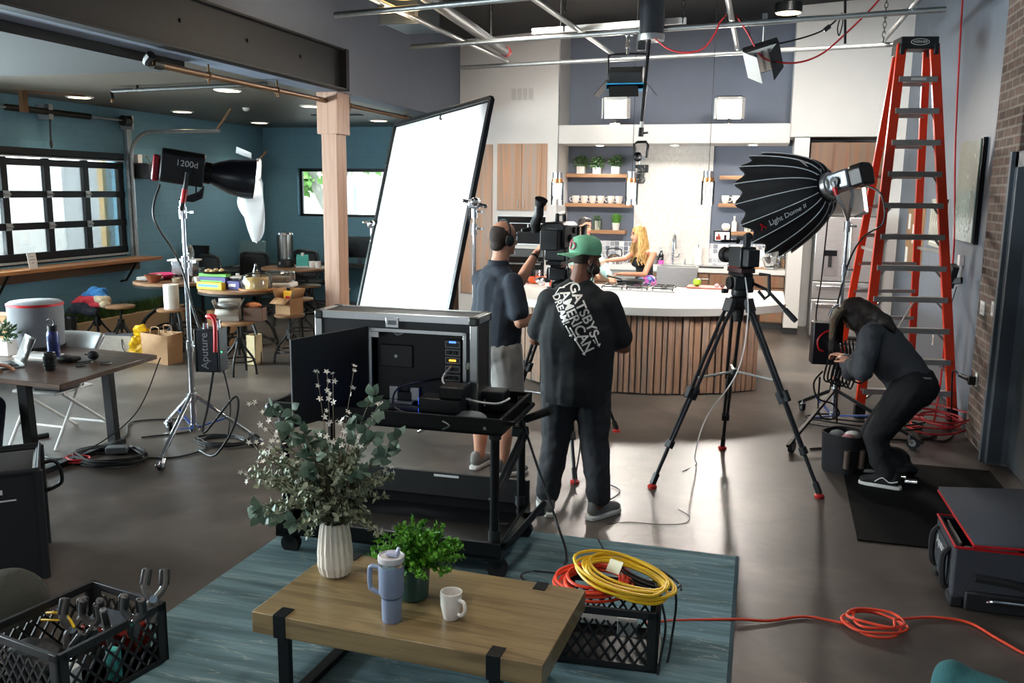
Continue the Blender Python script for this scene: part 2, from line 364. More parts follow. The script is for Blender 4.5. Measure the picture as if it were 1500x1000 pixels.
struct('wall_right', MB().bb((XW, -2.2, 0), (2.2, 6.3, 5.1)).bb((XW, 7.42, 0), (2.2, YB, 5.1)).bb((XW, 6.3, 2.3), (2.2, 7.42, 5.1)), m_greyw)
struct('wall_brick', MB().bb((1.85, 7.56, 0), (XW+.02, 8.33, 5.0)), m_brick)
mb = MB(); mb.bb((1.82, 7.42, 0), (1.97, 7.56, 2.42)); mb.bb((1.82, 6.16, 0), (1.97, 6.3, 2.42)); mb.bb((1.82, 6.16, 2.3), (1.97, 7.56, 2.42)); mb.bb((1.79, 7.5, 0), (1.83, 7.56, 2.42))
struct('trim_1', mb, m_door, .004)
d = struct('door_1', MB().bb((1.96, 6.3, .01), (2.01, 7.42, 2.3)), m_door, .003)
h = MB().tube([(1.955, 6.42, 1.02), (1.9, 6.42, 1.02), (1.9, 6.54, 1.02)], .011).build('door_handle', m_alu, d)
# white kitchen masses and the niche
XK0, XK1 = -3.17, .345
mb = MB().bb((XU-.02, YK, 0), (XK0, YN+.3, 4.62)); mb.bb((XU-.3, YN+.1, 0), (XU, YB+.3, 4.6))
struct('wall_kitchen', mb, m_white)
struct('wall_kitchen_right', MB().bb((XK1, YK, 2.92), (XW, YN+.3, 5.1)).bb((1.68, YK, 0), (XW, YN+.3, 2.92)).bb((.41, 14.64, 0), (1.7, YN+.3, 2.92)), m_white)
struct('wall_niche', MB().bb((XK0-.02, YN, 0), (.41, YN+.2, 5.0)), m_blue)
zb0, zb1 = PY(1000, 210, YK).z, PY(1000, 182, YK).z
struct('trim_2', MB().bb((XK0+.002, YK-.03, zb0), (XK1-.002, YN-.002, zb1)), m_white, .004)   # bulkhead over the niche
xa, xb = PY(931, 260, YN).x, PY(1044, 260, YN).x
mtile = brickmat('white_wall_tile', '#dfd9d2', '#dbd5ce', '#d2ccc5', 0, .1, .1, .004, .35, .15)
struct('wall_tile', MB().bb((xa, YN-.03, .93), (xb, YN-.001, zb0)), mtile)
mhex = voro_hex('hexagon_tile')
zh = PY(1060, 357, YN).z
struct('wall_tile_hexagon', MB().bb((XK0, YN-.012, .93), (xa, YN-.001, zh)).bb((xb, YN-.012, .93), (XK1, YN-.001, zh)), mhex)
# panels either side of the refrigerator
struct('trim_3', MB().bb((.41, 13.7, .1), (.62, 14.61, 2.9)), m_trimw, .002)
struct('baseboard_kitchen', MB().bb((.41, 13.74, 0), (.62, 14.6, .1)).bb((-3.1, 14.16, 0), (.4, 14.2, .1)), m_black)
# steel beam, column
bm_ = MB(); bm_.bb((XU+.03, -1.5, 3.22), (XU+.05, 9.58, 3.64)); bm_.bb((XU-.1, -1.5, 3.2), (XU+.13, 9.58, 3.222)); bm_.bb((XU, -1.5, 3.64), (XU+.12, 9.58, 3.66)); bm_.bb((XU+.03, 9.5, 3.2), (XU+.13, 9.58, 3.66))
for y in (4.6, 5.6, 6.6, 7.6, 8.6): bm_.cyl((XU+.05, y, 3.45), (XU+.062, y, 3.45), .018, n=8)
struct('beam', bm_, m_steel, .002)
struct('column', MB().bb((-5.06, 9.6, 0), (-4.86, 9.85, 2.75)).bb((-5.095, 9.565, 2.72), (-4.825, 9.885, 3.2)), m_oak, .006)
# glazed sectional door used as a window in the left wall
dw = struct('window_1', MB().bb((XL-.12, 5.9, 1.06), (XL-.07, y1, 1.16)), m_bmetal)
Y = [11.1, 10.4, 9.7, 9.0, 8.3, 7.6, 6.9, 6.2]
zr = [1.17, 1.56, 1.97, 2.38]
mb = MB()
for y in Y: mb.bb((XL-.1, y-.05, 1.1), (XL-.04, y+.05, 2.44))
for z in zr: mb.bb((XL-.1, 5.9, z-.045), (XL-.035, y1, z+.045))
mb.build('window_frame', m_bmetal, dw, .004)
mb = MB()
for z0, z1 in ((1.2, 1.53), (1.6, 1.93), (2.01, 2.34)): mb.bb((XL-.074, 5.95, z0), (XL-.068, 11.05, z1))
mb.build('window_pane', m_pane, dw)
mb = MB().bb((XL-.02, 5.9, 1.085), (XL-.005, 11.15, 1.115)); mb.bb((XL-.02, 5.9, 2.44), (XL-.0, 11.15, 2.475)); mb.build('weather_strip', m_galv, dw)
mb = MB().bb((XL-.02, 5.9, 2.475), (XL+.015, 11.12, 2.56)); mb.build('header_bar', m_bmetal, dw)
for z in (1.56, 1.97):
    for y in Y[1:]:
        MB().bb((XL-.04, y-.045, z-.045), (XL-.02, y+.045, z+.045)).cyl((XL-.015, y-.05, z), (XL-.015, y+.05, z), .014, n=8).build('hinge', m_galv, dw)
w3 = struct('added_window', MB().bb((XL-.12, 1.5, 1.06), (XL-.06, 5.2, 1.12)).bb((XL-.12, 1.5, 2.4), (XL-.06, 5.2, 2.46)).bb((XL-.12, 1.5, 1.06), (XL-.06, 1.56, 2.46)).bb((XL-.12, 5.14, 1.06), (XL-.06, 5.2, 2.46)), m_bmetal)  # unseen window, added so that a daylight lamp can shine in
MB().bb((XL-.1, 1.5, 1.1), (XL-.094, 5.2, 2.44)).build('window_pane', m_pane, w3)
# window of the back wall
w2 = struct('window_2', MB().bb((x0, YB+.1, 1.57), (x1, YB+.15, 1.62)).bb((x0, YB+.1, 2.4), (x1, YB+.15, 2.46)).bb((x0, YB+.1, 1.57), (x0+.05, YB+.15, 2.46)).bb((x1-.05, YB+.1, 1.57), (x1, YB+.15, 2.46)), m_bmetal)
MB().bb((x0, YB+.12, 1.6), (x1, YB+.126, 2.44)).build('window_pane', m_pane, w2)
# ------------------------------------------------------------------ outside
struct('ground', MB().bb((-40, -20, -.4), (XL-.3, 40, -.2)).bb((XL-.3, 15.3, -.4), (20, 40, -.2)), mt('pale_asphalt', '#a8a6a2', .9))
m_ob = mt('pale_stucco', '#d8d4cc', .9, var=.03, scale=3); m_dk = mt('blue_grey_window', '#8f9fa8', .3)
b = thing('building', 'pale stucco building seen through the glazed door', 'building', (-19.5, 12, -.2))
mb = MB().bb((-20.5, -6, -.2), (-19, 15.4, 5.5)); mb.build('wall', m_ob, b, W=True)
for y in (8.2, 10.4, 12.6, 14.1): MB().bb((-19.02, y, -.1), (-18.9, y+.35, 5)).build('pilaster', m_dk, b, W=True)
b = thing('building', 'white house with small windows behind the tree through the back window', 'building', (-9, 26, -.2))
MB().bb((-16, 25.5, -.2), (-5, 30, 2.9)).build('wall', m_ob, b, W=True)
MB().bb((-16.3, 25.1, 2.9), (-4.7, 30.2, 3.2)).build('roof', m_dk, b, W=True)
for x in (-13.2, -11.4, -9.7): MB().bb((x, 25.4, 1.4), (x+.9, 25.52, 2.2)).build('window', m_dk, b, W=True)
tr = thing('tree', 'green leafy tree outside the back window', 'tree', (-10.3, 19, -.2))
MB().tube(curve([(-9.6, 19, -.2), (-9.75, 19, 1.2), (-10.2, 19, 2.2), (-10.7, 19.1, 3.6)]), .12).tube(curve([(-9.8, 19, 1.3), (-9.5, 19.1, 2.4), (-9.0, 19, 3.4)]), .08).build('trunk', mt('pale_bark', '#8d8a80', .9), tr, W=True)
def leaves(mb, c, r, n, s, rng):
    for _ in range(n):
        while 1:
            p = V((rng.uniform(-1, 1), rng.uniform(-1, 1), rng.uniform(-1, 1)))
            if .3 < p.length < 1: break
        p = V((p.x*r[0], p.y*r[1], p.z*r[2]))+V(c); d = V((rng.gauss(0, 1), rng.gauss(0, 1), rng.gauss(0, 1))).normalized(); e = d.orthogonal().normalized()
        k = s*rng.uniform(.7, 1.3); mb.add([p, p+d*k*.5+e*k*.28, p+d*k, p+d*k*.5-e*k*.28], [(0, 1, 2, 3)])
rng = random.Random(3)
mb = MB()
for c, r in (((-10.6, 19.1, 3.2), (1.5, 1.2, 1.1)), ((-8.9, 19, 3.4), (1.2, 1, .9)), ((-10.9, 19, 2.3), (.6, .5, .4))): leaves(mb, c, r, 700, .22, rng)
mb.build('foliage', mt('bright_leaf', '#6f9a4c', .7), tr, W=True)
for i, (y, x) in enumerate(((10.75, -17.8), (13.4, -17.6), (12.05, -17.7))):
    t = thing('cypress_hedge', ['tall green hedge left of the others outside the glazed door', 'tall green hedge right of the gate outside the glazed door', 'tall green hedge behind the middle of the gate outside'][i], 'hedge', (x, y, -.2))
    mb = MB(); leaves(mb, (x, y, 2), (.45, .5, 2.3), 1400, .2, rng); mb.build('foliage', mt('hedge_leaf', '#7f9a66', .8), t, W=True)
t = thing('metal_gate', 'yellow barred metal gate outside the glazed door', 'gate', (-15, 12, -.2)); mb = MB()
for k in range(16): mb.cyl((-15, 10.8+k*.16, -.2), (-15, 10.8+k*.16, 1.6), .025, n=6)
mb.bb((-15.03, 10.7, 1.5), (-14.97, 13.4, 1.58)).bb((-15.03, 10.7, .1), (-14.97, 13.4, .18)).build('bars', mt('yellow_gate_paint', '#c8b25a', .6), t, W=True)
t = thing('post', 'tan post just outside the right end of the glazed door', 'post', (-10.4, 12.3, -.2)); MB().bb((-10.5, 12.2, -.2), (-10.4, 12.28, 3.5)).build('shaft', mt('tan_paint', '#c9a878', .7), t, W=True)
t = thing('wall_stub', 'grey concrete pier outside beside the tan post', 'pier', (-10.8, 12.6, -.2)); MB().bb((-11.4, 12.4, -.2), (-10.6, 12.9, 3.5)).build('shaft', mt('pale_concrete', '#b4b6b8', .8), t, W=True)
# parked car outside
car = thing('car', 'white car parked outside the glazed door', 'car', (-12.2, 9.4, -.2))
m_car = mt('white_car_paint', '#dcdcdc', .25, coat=.5); m_cg = mt('car_glass', '#51606a', .1)
prof = [(7.2, .15), (7.15, .75), (7.5, .95), (8.0, 1.0), (8.5, 1.42), (9.6, 1.46), (10.35, 1.05), (11.35, .9), (11.6, .65), (11.6, .15)]
MB().prism([(y, z) for y, z in prof], -13.0, -11.3, 0).build('body', m_car, car, .06, W=True)
MB().prism([(8.12, 1.02), (8.56, 1.38), (9.55, 1.41), (10.15, 1.06)], -11.32, -11.285, 0).build('side_window', m_cg, car, W=True)
MB().add([(-12.9, 9.68, 1.44), (-11.4, 9.68, 1.44), (-11.35, 10.3, 1.1), (-12.95, 10.3, 1.1)], [(0, 1, 2, 3)]).build('windscreen', m_cg, car, W=True, solid=.02)
MB().bb((-11.3, 10.05, 1.03), (-11.08, 10.2, 1.17)).build('wing_mirror', m_car, car, .03, W=True)
for y in (8.0, 10.8):
    MB().cyl((-11.42, y, .12), (-11.25, y, .12), .32, n=24).build('wheel', m_rub, car, W=True)
# ------------------------------------------------------------------ light
w = bpy.data.worlds.new('sky'); S.world = w; w.use_nodes = True
bg = w.node_tree.nodes['Background']; bg.inputs[0].default_value = (.86, .94, 1, 1); bg.inputs[1].default_value = 5.0
lamp('sun', 'SUN', (-20, 0, 20), 5, (1, .96, .9), (-14, 14, 0), .02)
S.view_settings.exposure = 0
# ------------------------------------------------------------------ kitchen wall
m_lam = wood('striped_laminate', [(.25, '#8d6a50'), (.38, '#b5845f'), (.46, '#9b8674'), (.54, '#c08c66'), (.62, '#a29387'), (.75, '#b98a6c')], (7, 7, .18), 2.2, .4, .03, 4, .2)
m_lamd = wood('walnut_laminate', [(.25, '#5f4030'), (.42, '#8a5f44'), (.55, '#7a6350'), (.7, '#976a4c')], (7, 7, .2), 2.2, .4, .03, 4, .2)
m_shelf = wood('shelf_wood', [(.3, '#8a6242'), (.5, '#a87a54'), (.7, '#b98a64')], (.5, 5, 5), 4, .5, .08)
m_leaf = mt('leaf_green', '#4f6f45', .6, var=.25, scale=30); m_leafb = mt('leaf_bright', '#5f9a34', .55, var=.25, scale=30)
m_dark = mt('dark_glass', '#0c0c0e', .12, coat=.4)
def handle(p, dz, par, name='handle', r=.006, ax=2):
    d = V((0, 0, dz)) if ax == 2 else V((dz, 0, 0))
    p = V(p); MB().tube([p, p+V((0, -.03, 0)), p+V((0, -.03, 0))+d, p+d], r, 8).build(name, m_alu, par, W=True)
def rectK(px0, py0, px1, py1, y=YK): a, b = PY(px0, py0, y), PY(px1, py1, y); return a.x, a.z, b.x, b.z
# tall cabinet
a = PY(720, 430, YK); xr, z0 = a.x, a.z; z1 = PY(720, 212, YK).z; xl = PY(675.5, 430, YK).x
t = thing('tall_cabinet', 'tall wooden pantry cabinet with a paper note beside the big white diffusion panel', 'cabinet', (xr-.2, YK, z0))
MB().bb((xl-.005, YK-.008, z0-.005), (xr+.005, YK-.001, z1+.005)).build('body', m_lam, t, W=True)
d = MB().bb((xl, YK-.03, z0), (xr, YK-.008, z1)).build('door', m_lam, t, .002, W=True); handle((xr-.05, YK-.03, z0+.83), .14, d)
n = PY(697.5, 292, YK); MB().bb((n.x-.07, YK-.033, n.z-.025), (n.x+.07, YK-.03, n.z+.025)).build('paper_note', m_wht, t, W=True)
a, b = PY(640, 455, 14.6), PY(668, 392, 14.6); t = thing('side_cabinet', 'wooden cabinet in the far room behind the foot of the diffusion panel', 'cabinet', (a.x, 14.7, 0)); MB().bb((-5.5, 14.4, .0), (-5.12, YB-.02, b.z)).build('body', m_lam, t, .004, W=True); MB().bb((-5.48, 14.38, .05), (-5.14, 14.4, b.z-.03)).build('door', m_lam, t, W=True)
# pair of wall cabinets over the microwave
x0, z0, x1, z1 = rectK(728.5, 307.3, 802, 210.3)
t = thing('wall_cabinet', 'two-door wooden cabinet set in the white wall above the microwave', 'cabinet', ((x0+x1)/2, YK, z0))
MB().bb((x0, YK-.008, z0), (x1, YK-.001, z1)).build('body', m_lam, t, W=True); xm = (x0+x1)/2
for k in (0, 1):
    a, b = (x0, xm-.003) if k == 0 else (xm+.003, x1)
    d = MB().bb((a, YK-.03, z0), (b, YK-.008, z1)).build('door', m_lam, t, .002, W=True); handle((xm-.05 if k == 0 else xm+.05, YK-.03, z0+.05), .12, d)
# microwave, oven
x0, z0, x1, z1 = rectK(728.5, 358, 800.5, 317)
t = thing('microwave', 'built-in black and steel microwave under the two-door wall cabinet', 'microwave', ((x0+x1)/2, YK, z0))
MB().bb((x0, YK-.02, z0), (x1, YK-.001, z1)).build('body', m_stain, t, .004, W=True)
MB().bb((x0+.01, YK-.03, z1-.11), (x1-.01, YK-.02, z1-.01)).build('vent_panel', m_dark, t, W=True)
d = MB().bb((x0+.01, YK-.04, z0+.06), (x1-.26, YK-.02, z1-.12)).build('door', m_dark, t, .004, W=True)
MB().cyl((x1-.29, YK-.06, z0+.08), (x1-.29, YK-.06, z1-.13), .014).build('handle', m_stain, d, W=True)
MB().bb((x1-.24, YK-.035, z0+.06), (x1-.01, YK-.02, z1-.12)).build('control_panel', m_dark, t, W=True)
x0, z0, x1, z1 = rectK(728.5, 470, 797.5, 365)
t = thing('oven', 'black built-in wall oven under the microwave', 'oven', ((x0+x1)/2, YK, z0))
MB().bb((x0, YK-.02, z0), (x1, YK-.001, z1)).build('body', m_dark, t, .004, W=True)
MB().bb((x0+.01, YK-.03, z1-.13), (x1-.01, YK-.02, z1-.01)).build('control_panel', mt('oven_panel', '#4a4a4a', .4), t, W=True)
MB().bb((x0+.2, YK-.032, z1-.09), (x0+.3, YK-.03, z1-.05)).build('display', mt('oven_display', '#9aa0a0', .3), t, W=True)
d = MB().bb((x0+.01, YK-.04, z0+.02), (x1-.01, YK-.02, z1-.2)).build('door', m_dark, t, .004, W=True)
MB().tube([(x0+.06, YK-.04, z1-.24), (x0+.06, YK-.08, z1-.24), (x1-.06, YK-.08, z1-.24), (x1-.06, YK-.04, z1-.24)], .012).build('handle', m_stain, d, W=True)
# air vent
x0, z0, x1, z1 = rectK(748, 149, 784, 126)
t = thing('air_vent', 'white louvred air vent high on the white wall', 'vent', ((x0+x1)/2, YK, z0))
MB().bb((x0, YK-.012, z0), (x1, YK-.001, z1)).build('frame', m_white, t, .002, W=True); mb = MB()
for k in range(4):
    for j in range(9):
        a = x0+.02+k*(x1-x0-.03)/4; mb.bb((a, YK-.018, z0+.03+j*(z1-z0-.06)/9), (a+(x1-x0)/4-.025, YK-.012, z0+.042+j*(z1-z0-.06)/9))
mb.build('louvres', mt('vent_grey', '#b9b6b4', .6), t, W=True)
# shelves of the niche
def shelf(px0, px1, py, lab):
    a, b = PY(px0, py, YN), PY(px1, py, YN); z = a.z
    t = tag(MB().bb((a.x, YN-.2, z-.06), (b.x, YN-.001, z)).build('wall_shelf', m_shelf, None, .003), lab, 'shelf', 'floating shelves of the kitchen'); return z
zs = [shelf(832, 921, 254.5, 'top floating wood shelf with three potted plants, left of the kitchen'), shelf(831, 927, 297, 'floating wood shelf carrying a row of six white mugs'),
      shelf(831, 918, 335, 'lowest floating wood shelf behind the man in the mint shirt')]
zr_ = [shelf(1055, 1150, 257.5, 'top floating shelf, empty, beside the softbox'), shelf(1053, 1152, 297.5, 'floating shelf carrying two white mugs beside the softbox'),
       shelf(1060, 1152, 338, 'lowest floating shelf with vase and bottle behind the camera on the tripod')]
def onshelf(px, z): return PY(px, 300, YN-.1).x, YN-.1, z
# pots
def leafball(mb, c, r, n, s, rng, up=0):
    for _ in range(n):
        d = V((rng.gauss(0, 1), rng.gauss(0, 1), rng.gauss(0, 1)+up)).normalized(); q = V(c)+V((d.x*r[0], d.y*r[1], d.z*r[2]))*rng.uniform(.35, 1)
        e = (d+V((rng.gauss(0, .6), rng.gauss(0, .6), rng.gauss(0, .6)))).normalized(); f = e.orthogonal().normalized(); f.rotate(Quaternion(e, rng.uniform(0, 6)))
        k = s*rng.uniform(.7, 1.3); mb.add([q, q+e*k*.5+f*k*.25, q+e*k, q+e*k*.5-f*k*.25], [(0, 1, 2, 3)])
def potted(px, z, lab, w=.13, hgt=.12, seed=1, square=True, kind=0):
    x, y, z = onshelf(px, z); t = thing('potted_plant', lab, 'plant', (x, y, z), 0, 'potted plants on the kitchen shelves'); rng = random.Random(seed)
    p = MB()
    if square: p.bb((-w/2, -w/2, 0), (w/2, w/2, hgt))
    else: p.lathe([(w*.42, 0), (w*.5, hgt), (w*.45, hgt)])
    p.build('pot', m_cap, t, .004)
    mb = MB()
    if kind == 0: leafball(mb, (0, 0, hgt+.07), (.11, .09, .09), 220, .055, rng, .4)
    elif kind == 1:
        for _ in range(160):
            q = V((rng.gauss(0, .02), rng.gauss(0, .02), hgt-.01)); d = V((rng.gauss(0, .28), rng.gauss(0, .28), 1)).normalized()*rng.uniform(.1, .17); mb.bar(q, q+d, .006, .002)
    else:
        leafball(mb, (0, 0, hgt+.03), (.06, .05, .04), 80, .04, rng, .2)
        for _ in range(14):
            a = rng.uniform(0, 6.3); c0 = V((cos(a)*.06, sin(a)*.06, hgt)); mb.tube([c0, c0*1.15+V((0, 0, -.02)), V((c0.x*1.2, c0.y*1.2, hgt-rng.uniform(.08, .16)))], .006, 5)
    mb.build('foliage', m_leafb if kind == 1 else m_leaf, t); return t
potted(850, zs[0], 'bushy green plant in a white cube pot, leftmost on the top shelf', seed=2); potted(873.5, zs[0], 'spiky green plant in a white cube pot, middle of the top shelf', seed=5, hgt=.1)
potted(900.5, zs[0], 'round green plant in a white cube pot, rightmost on the top shelf', seed=8)
potted(876, zs[2], 'trailing plant spilling over its ribbed pot beside the dark haired man', .1, .15, 3, False, 2); potted(903, zs[2], 'bright green grass in a white pot on the lowest shelf', .13, .12, 4, False, 1)
# mugs
def make_mug(name, lab, loc, rz, r=.055, h=.12, group=None):
    t = thing(name, lab, 'mug', loc, rz, group)
    MB().lathe([(r*.62, 0), (r*.72, .006), (r*.95, h*.5), (r, h), (r-.005, h), (r*.9, h*.5), (r*.66, .012), (0, .01)], n=24).build('cup', m_cap, t)
    MB().tube(curve([(r*.93, 0, h*.78), (r*1.5, 0, h*.74), (r*1.62, 0, h*.48), (r*1.25, 0, h*.26), (r*.82, 0, h*.24)]), .0075, 8).build('handle', m_cap, t); return t
mg = None; names = ['leftmost white mug of the six on the left shelf', 'second white mug from the left in the row of six', 'third white mug from the left in the row of six', 'fourth white mug from the left in the row of six',
                    'fifth white mug from the left in the row of six', 'rightmost white mug of the six, partly behind the pendant lamp']
for px, n in zip((843, 855.5, 868, 880, 894.5, 906.5), names):
    loc = onshelf(px, zs[1])
    if mg is None: mg = make_mug('mug', n, loc, pi, .062, .125, 'white mugs on the kitchen shelves')
    else: dup(mg, loc, pi, n)
dup(mg, onshelf(1062, zr_[1]), 0, 'white mug left of its neighbour on the right-hand shelf'); dup(mg, onshelf(1077.5, zr_[1]), 0, 'white mug nearest the softbox on the right-hand shelf')
tag(MB(Matrix.Translation(onshelf(1065, zr_[2]))).lathe([(.035, 0), (.07, .05), (.068, .1), (.04, .125), (.035, .12)]).build('vase', m_cap), 'small round white vase on the lowest right-hand shelf', 'vase')
t = thing('bottle', 'slim white bottle beside the round vase on the shelf', 'bottle', onshelf(1077, zr_[2]))
MB().lathe([(.042, 0), (.042, .14), (.016, .18), (.016, .21), (0, .21)]).build('body', m_cap, t); MB().cyl((0, 0, .21), (0, 0, .245), .018).build('stopper', m_cap, t)
t = thing('patterned_cup', 'cup with dark leaf pattern at the softbox end of the lowest shelf', 'cup', onshelf(1097, zr_[2]))
MB().lathe([(.05, 0), (.06, .12), (.055, .12), (.045, .01), (0, .01)]).build('cup', m_cap, t)
mb = MB(); leafball(mb, (0, -.058, .06), (.03, .004, .05), 25, .03, random.Random(2)); mb.build('leaf_print', m_leaf, t)
# counter and base cabinets
zc0 = .925; yc = 14.06
tag(MB().bb((XK0+.001, yc, zc0-.07), (PY(962, 396, yc).x, YN-.013, zc0)).bb((PY(962, 396, yc).x, 14.5, zc0-.07), (PY(1022, 396, yc).x, YN-.031, zc0)).bb((PY(1022, 396, yc).x, yc, zc0-.07), (.408, YN-.013, zc0)).build('counter_top', m_trimw, None, .004), 'long white counter top along the back of the kitchen', 'counter')
xs0, xs1 = PY(962, 396, yc).x, PY(1022, 396, yc).x
def basecab(x0, x1, ndr, lab, mat=m_lamd):
    t = thing('base_cabinet', lab, 'cabinet', ((x0+x1)/2, 14.4, .1), 0, 'base cabinets under the back counter')
    MB().bb((x0+.002, yc+.06, .101), (x1-.002, YN-.014, zc0-.072)).build('body', mat, t, W=True)
    d = MB().bb((x0+.012, yc+.035, zc0-.27), (x1-.012, yc+.06, zc0-.09)).build('drawer', mat, t, .003, W=True); handle(((x0+x1)/2-.09, yc+.035, zc0-.17), .18, d, ax=0)
    n = ndr; w = (x1-x0)/n
    for k in range(n):
        d = MB().bb((x0+.012+w*k, yc+.035, .12), (x0+w*(k+1)-.012, yc+.06, zc0-.29)).build('door', mat, t, .003, W=True); handle((x0+w*(k+1)-.07, yc+.035, zc0-.5), .14, d)
basecab(XK0+.004, -2.3, 2, 'wooden base cabinet left of the range behind the cooks'); xq = PY(1038, 410, yc).x
basecab(-1.5, xs0-.04, 1, 'narrow wooden base cabinet left of the farmhouse sink'); basecab(xs1+.001, xq, 1, 'narrow wooden base cabinet right of the farmhouse sink'); basecab(xq+.001, .405, 2, 'wooden base cabinet with drawer behind the tripod camera')
t = thing('range', 'steel range behind the man and the blonde woman', 'range', (-1.9, 14.4, 0))
MB().bb((-2.295, yc+.05, .0), (-1.505, YN-.014, zc0-.072)).build('body', m_stain, t, .004, W=True)
MB().bb((-2.25, yc+.03, .2), (-1.55, yc+.05, .68)).build('oven_door', m_dark, t, .004, W=True)
# sink
t = thing('farmhouse_sink', 'brushed steel farmhouse sink with a deep apron front', 'sink', ((xs0+xs1)/2, yc, .6))
MB().bb((xs0+.002, yc-.02, .62), (xs1-.002, yc+.01, zc0+.005)).bb((xs0+.002, 14.47, .62), (xs1-.002, 14.498, zc0+.003)).bb((xs0+.002, yc, .62), (xs0+.03, 14.49, zc0+.003)).bb((xs1-.03, yc, .62), (xs1-.002, 14.49, zc0+.003)).bb((xs0+.01, yc, .62), (xs1-.01, 14.49, .64)).build('basin', m_stain, t, .005, W=True)
tag(MB().bb((xs0+.004, yc+.06, .1), (xs1-.004, YN-.04, .615)).build('sink_cabinet', m_lamd), 'wooden cabinet box below the farmhouse sink', 'cabinet')
xf = PY(985, 387, 14.56).x
t = thing('faucet', 'tall arched steel kitchen faucet behind the sink', 'faucet', (xf, 14.56, zc0))
MB().cyl((0, 0, 0), (0, 0, .3), .022).tube(curve([(0, 0, .28), (0, 0, .42), (.02, -.06, .5), (.04, -.13, .46), (.045, -.15, .36)]), .018, 10).cyl((.045, -.15, .37), (.045, -.15, .27), .022, .026).build('spout', m_chrome, t)
MB().tube([(.02, 0, .12), (.09, 0, .13), (.11, 0, .2)], .011).build('lever', m_chrome, t)
x = PY(968, 385, 14.58).x; t = thing('soap_bottle', 'bottle with pink liquid soap beside the faucet', 'bottle', (x, 14.58, zc0))
m_pink = mt('pink_soap', '#d861b8', .2); MB().cyl((0, 0, 0), (0, 0, .07), .045).build('soap', m_pink, t)
MB().lathe([(.045, .07), (.045, .15), (.02, .19), (.02, .23), (0, .23)]).build('bottle', m_dark, t); MB().tube([(0, 0, .23), (0, 0, .27), (-.03, -.03, .265)], .008).build('pump', m_chrome, t)
x = PY(960, 385, 14.6).x; tag(MB(Matrix.Translation((x, 14.6, zc0))).lathe([(.04, 0), (.045, .1), (.03, .14), (0, .14)]).build('sponge_cup', mt('grey_ceramic', '#6f6e6a', .4)), 'small grey dome cup by the soap behind the blonde woman', 'cup')
x = PY(1003, 385, 14.58).x; t = thing('soap_dispenser', 'small steel soap dispenser right of the faucet', 'dispenser', (x, 14.58, zc0)); MB().cyl((0, 0, 0), (0, 0, .06), .02).tube([(0, 0, .06), (0, 0, .09), (.03, -.05, .085)], .009).build('nozzle', m_chrome, t)
x = PY(1022, 385, 14.58).x; t = thing('paper_towel_holder', 'white paper towel roll on its holder right of the sink', 'paper towel', (x, 14.58, zc0))
MB().cyl((0, 0, 0), (0, 0, .012), .08).cyl((0, 0, 0), (0, 0, .34), .008).build('holder', m_chrome, t); MB().lathe([(.02, .013), (.065, .013), (.065, .29), (.02, .29)], closed=True).build('roll', m_wht, t)
a = PZ(1042, 392.5, zc0); tag(MB().box((a.x, a.y, zc0+.012), (.38, .16, .02)).build('serving_tray', m_black, None, .004), 'flat black tray on the counter right of the sink', 'tray')
# canisters, mixer
a = PZ(1110, 396, zc0); tag(MB().box((a.x, 14.34, zc0+.014), (.42, .26, .024)).build('wooden_board', m_shelf, None, .006), 'wooden board under the canisters on the back counter', 'board')
for px, h, l in ((1103, .32, 'tall white canister with label left of the stand mixer'), (1117, .27, 'shorter white canister touching the stand mixer side')):
    t = thing('canister', l, 'canister', (PY(px, 390, 14.34).x, 14.34, zc0+.027), 0, 'canisters on the wooden board')
    MB().lathe([(.075, 0), (.08, .01), (.08, h-.05), (.07, h-.04), (0, h-.04)]).build('jar', m_cap, t); MB().lathe([(.078, h-.04), (.078, h), (.015, h+.005), (.015, h+.03), (0, h+.03)]).build('lid', m_cap, t)
    text('label', 'COFFEE' if h > .3 else 'SUGAR', .03, frame(V((PY(px, 390, 14.34).x, 14.34-.0815, zc0+.15)), (1, 0, 0), (0, 0, 1)), m_black, t)
xm = PY(1130, 390, 14.35).x
t = thing('stand_mixer', 'silver stand mixer with steel bowl on the back counter', 'mixer', (xm, 14.36, zc0), R(-25)); m_sil = mt('silver_paint', '#a8a6a2', .25, .7)
MB().bb((-.11, -.17, 0), (.11, .15, .04)).build('base', m_sil, t, .015); MB().prism([(.06, .03), (.14, .03), (.13, .3), (.05, .28)], -.05, .05, 0).build('pedestal', m_sil, t, .015)
MB().ball((0, -.02, .33), (.075, .2, .075), 20).build('motor_head', m_sil, t); MB().cyl((0, -.12, .28), (0, -.12, .2), .012).build('beater', m_chrome, t)
b = MB().lathe([(.05, .042), (.075, .05), (.11, .14), (.115, .2), (.11, .2), (.07, .06), (0, .055)], (0, -.1, 0)).build('bowl', m_chrome, t); MB().tube(curve([(.1, -.1, .18), (.16, -.1, .17), (.15, -.1, .1), (.1, -.1, .1)]), .008).build('bowl_handle', m_chrome, b)
x = PY(1147, 385, 14.5).x; t = thing('glass_jar', 'glass jar of dry goods between mixer and white panel', 'jar', (x, 14.5, zc0)); MB().lathe([(.05, 0), (.05, .2), (.04, .22), (0, .22)]).build('jar', m_clear, t); MB().cyl((0, 0, .004), (0, 0, .15), .045).build('contents', mt('grains', '#a07a55', .9, var=.4, scale=60), t)
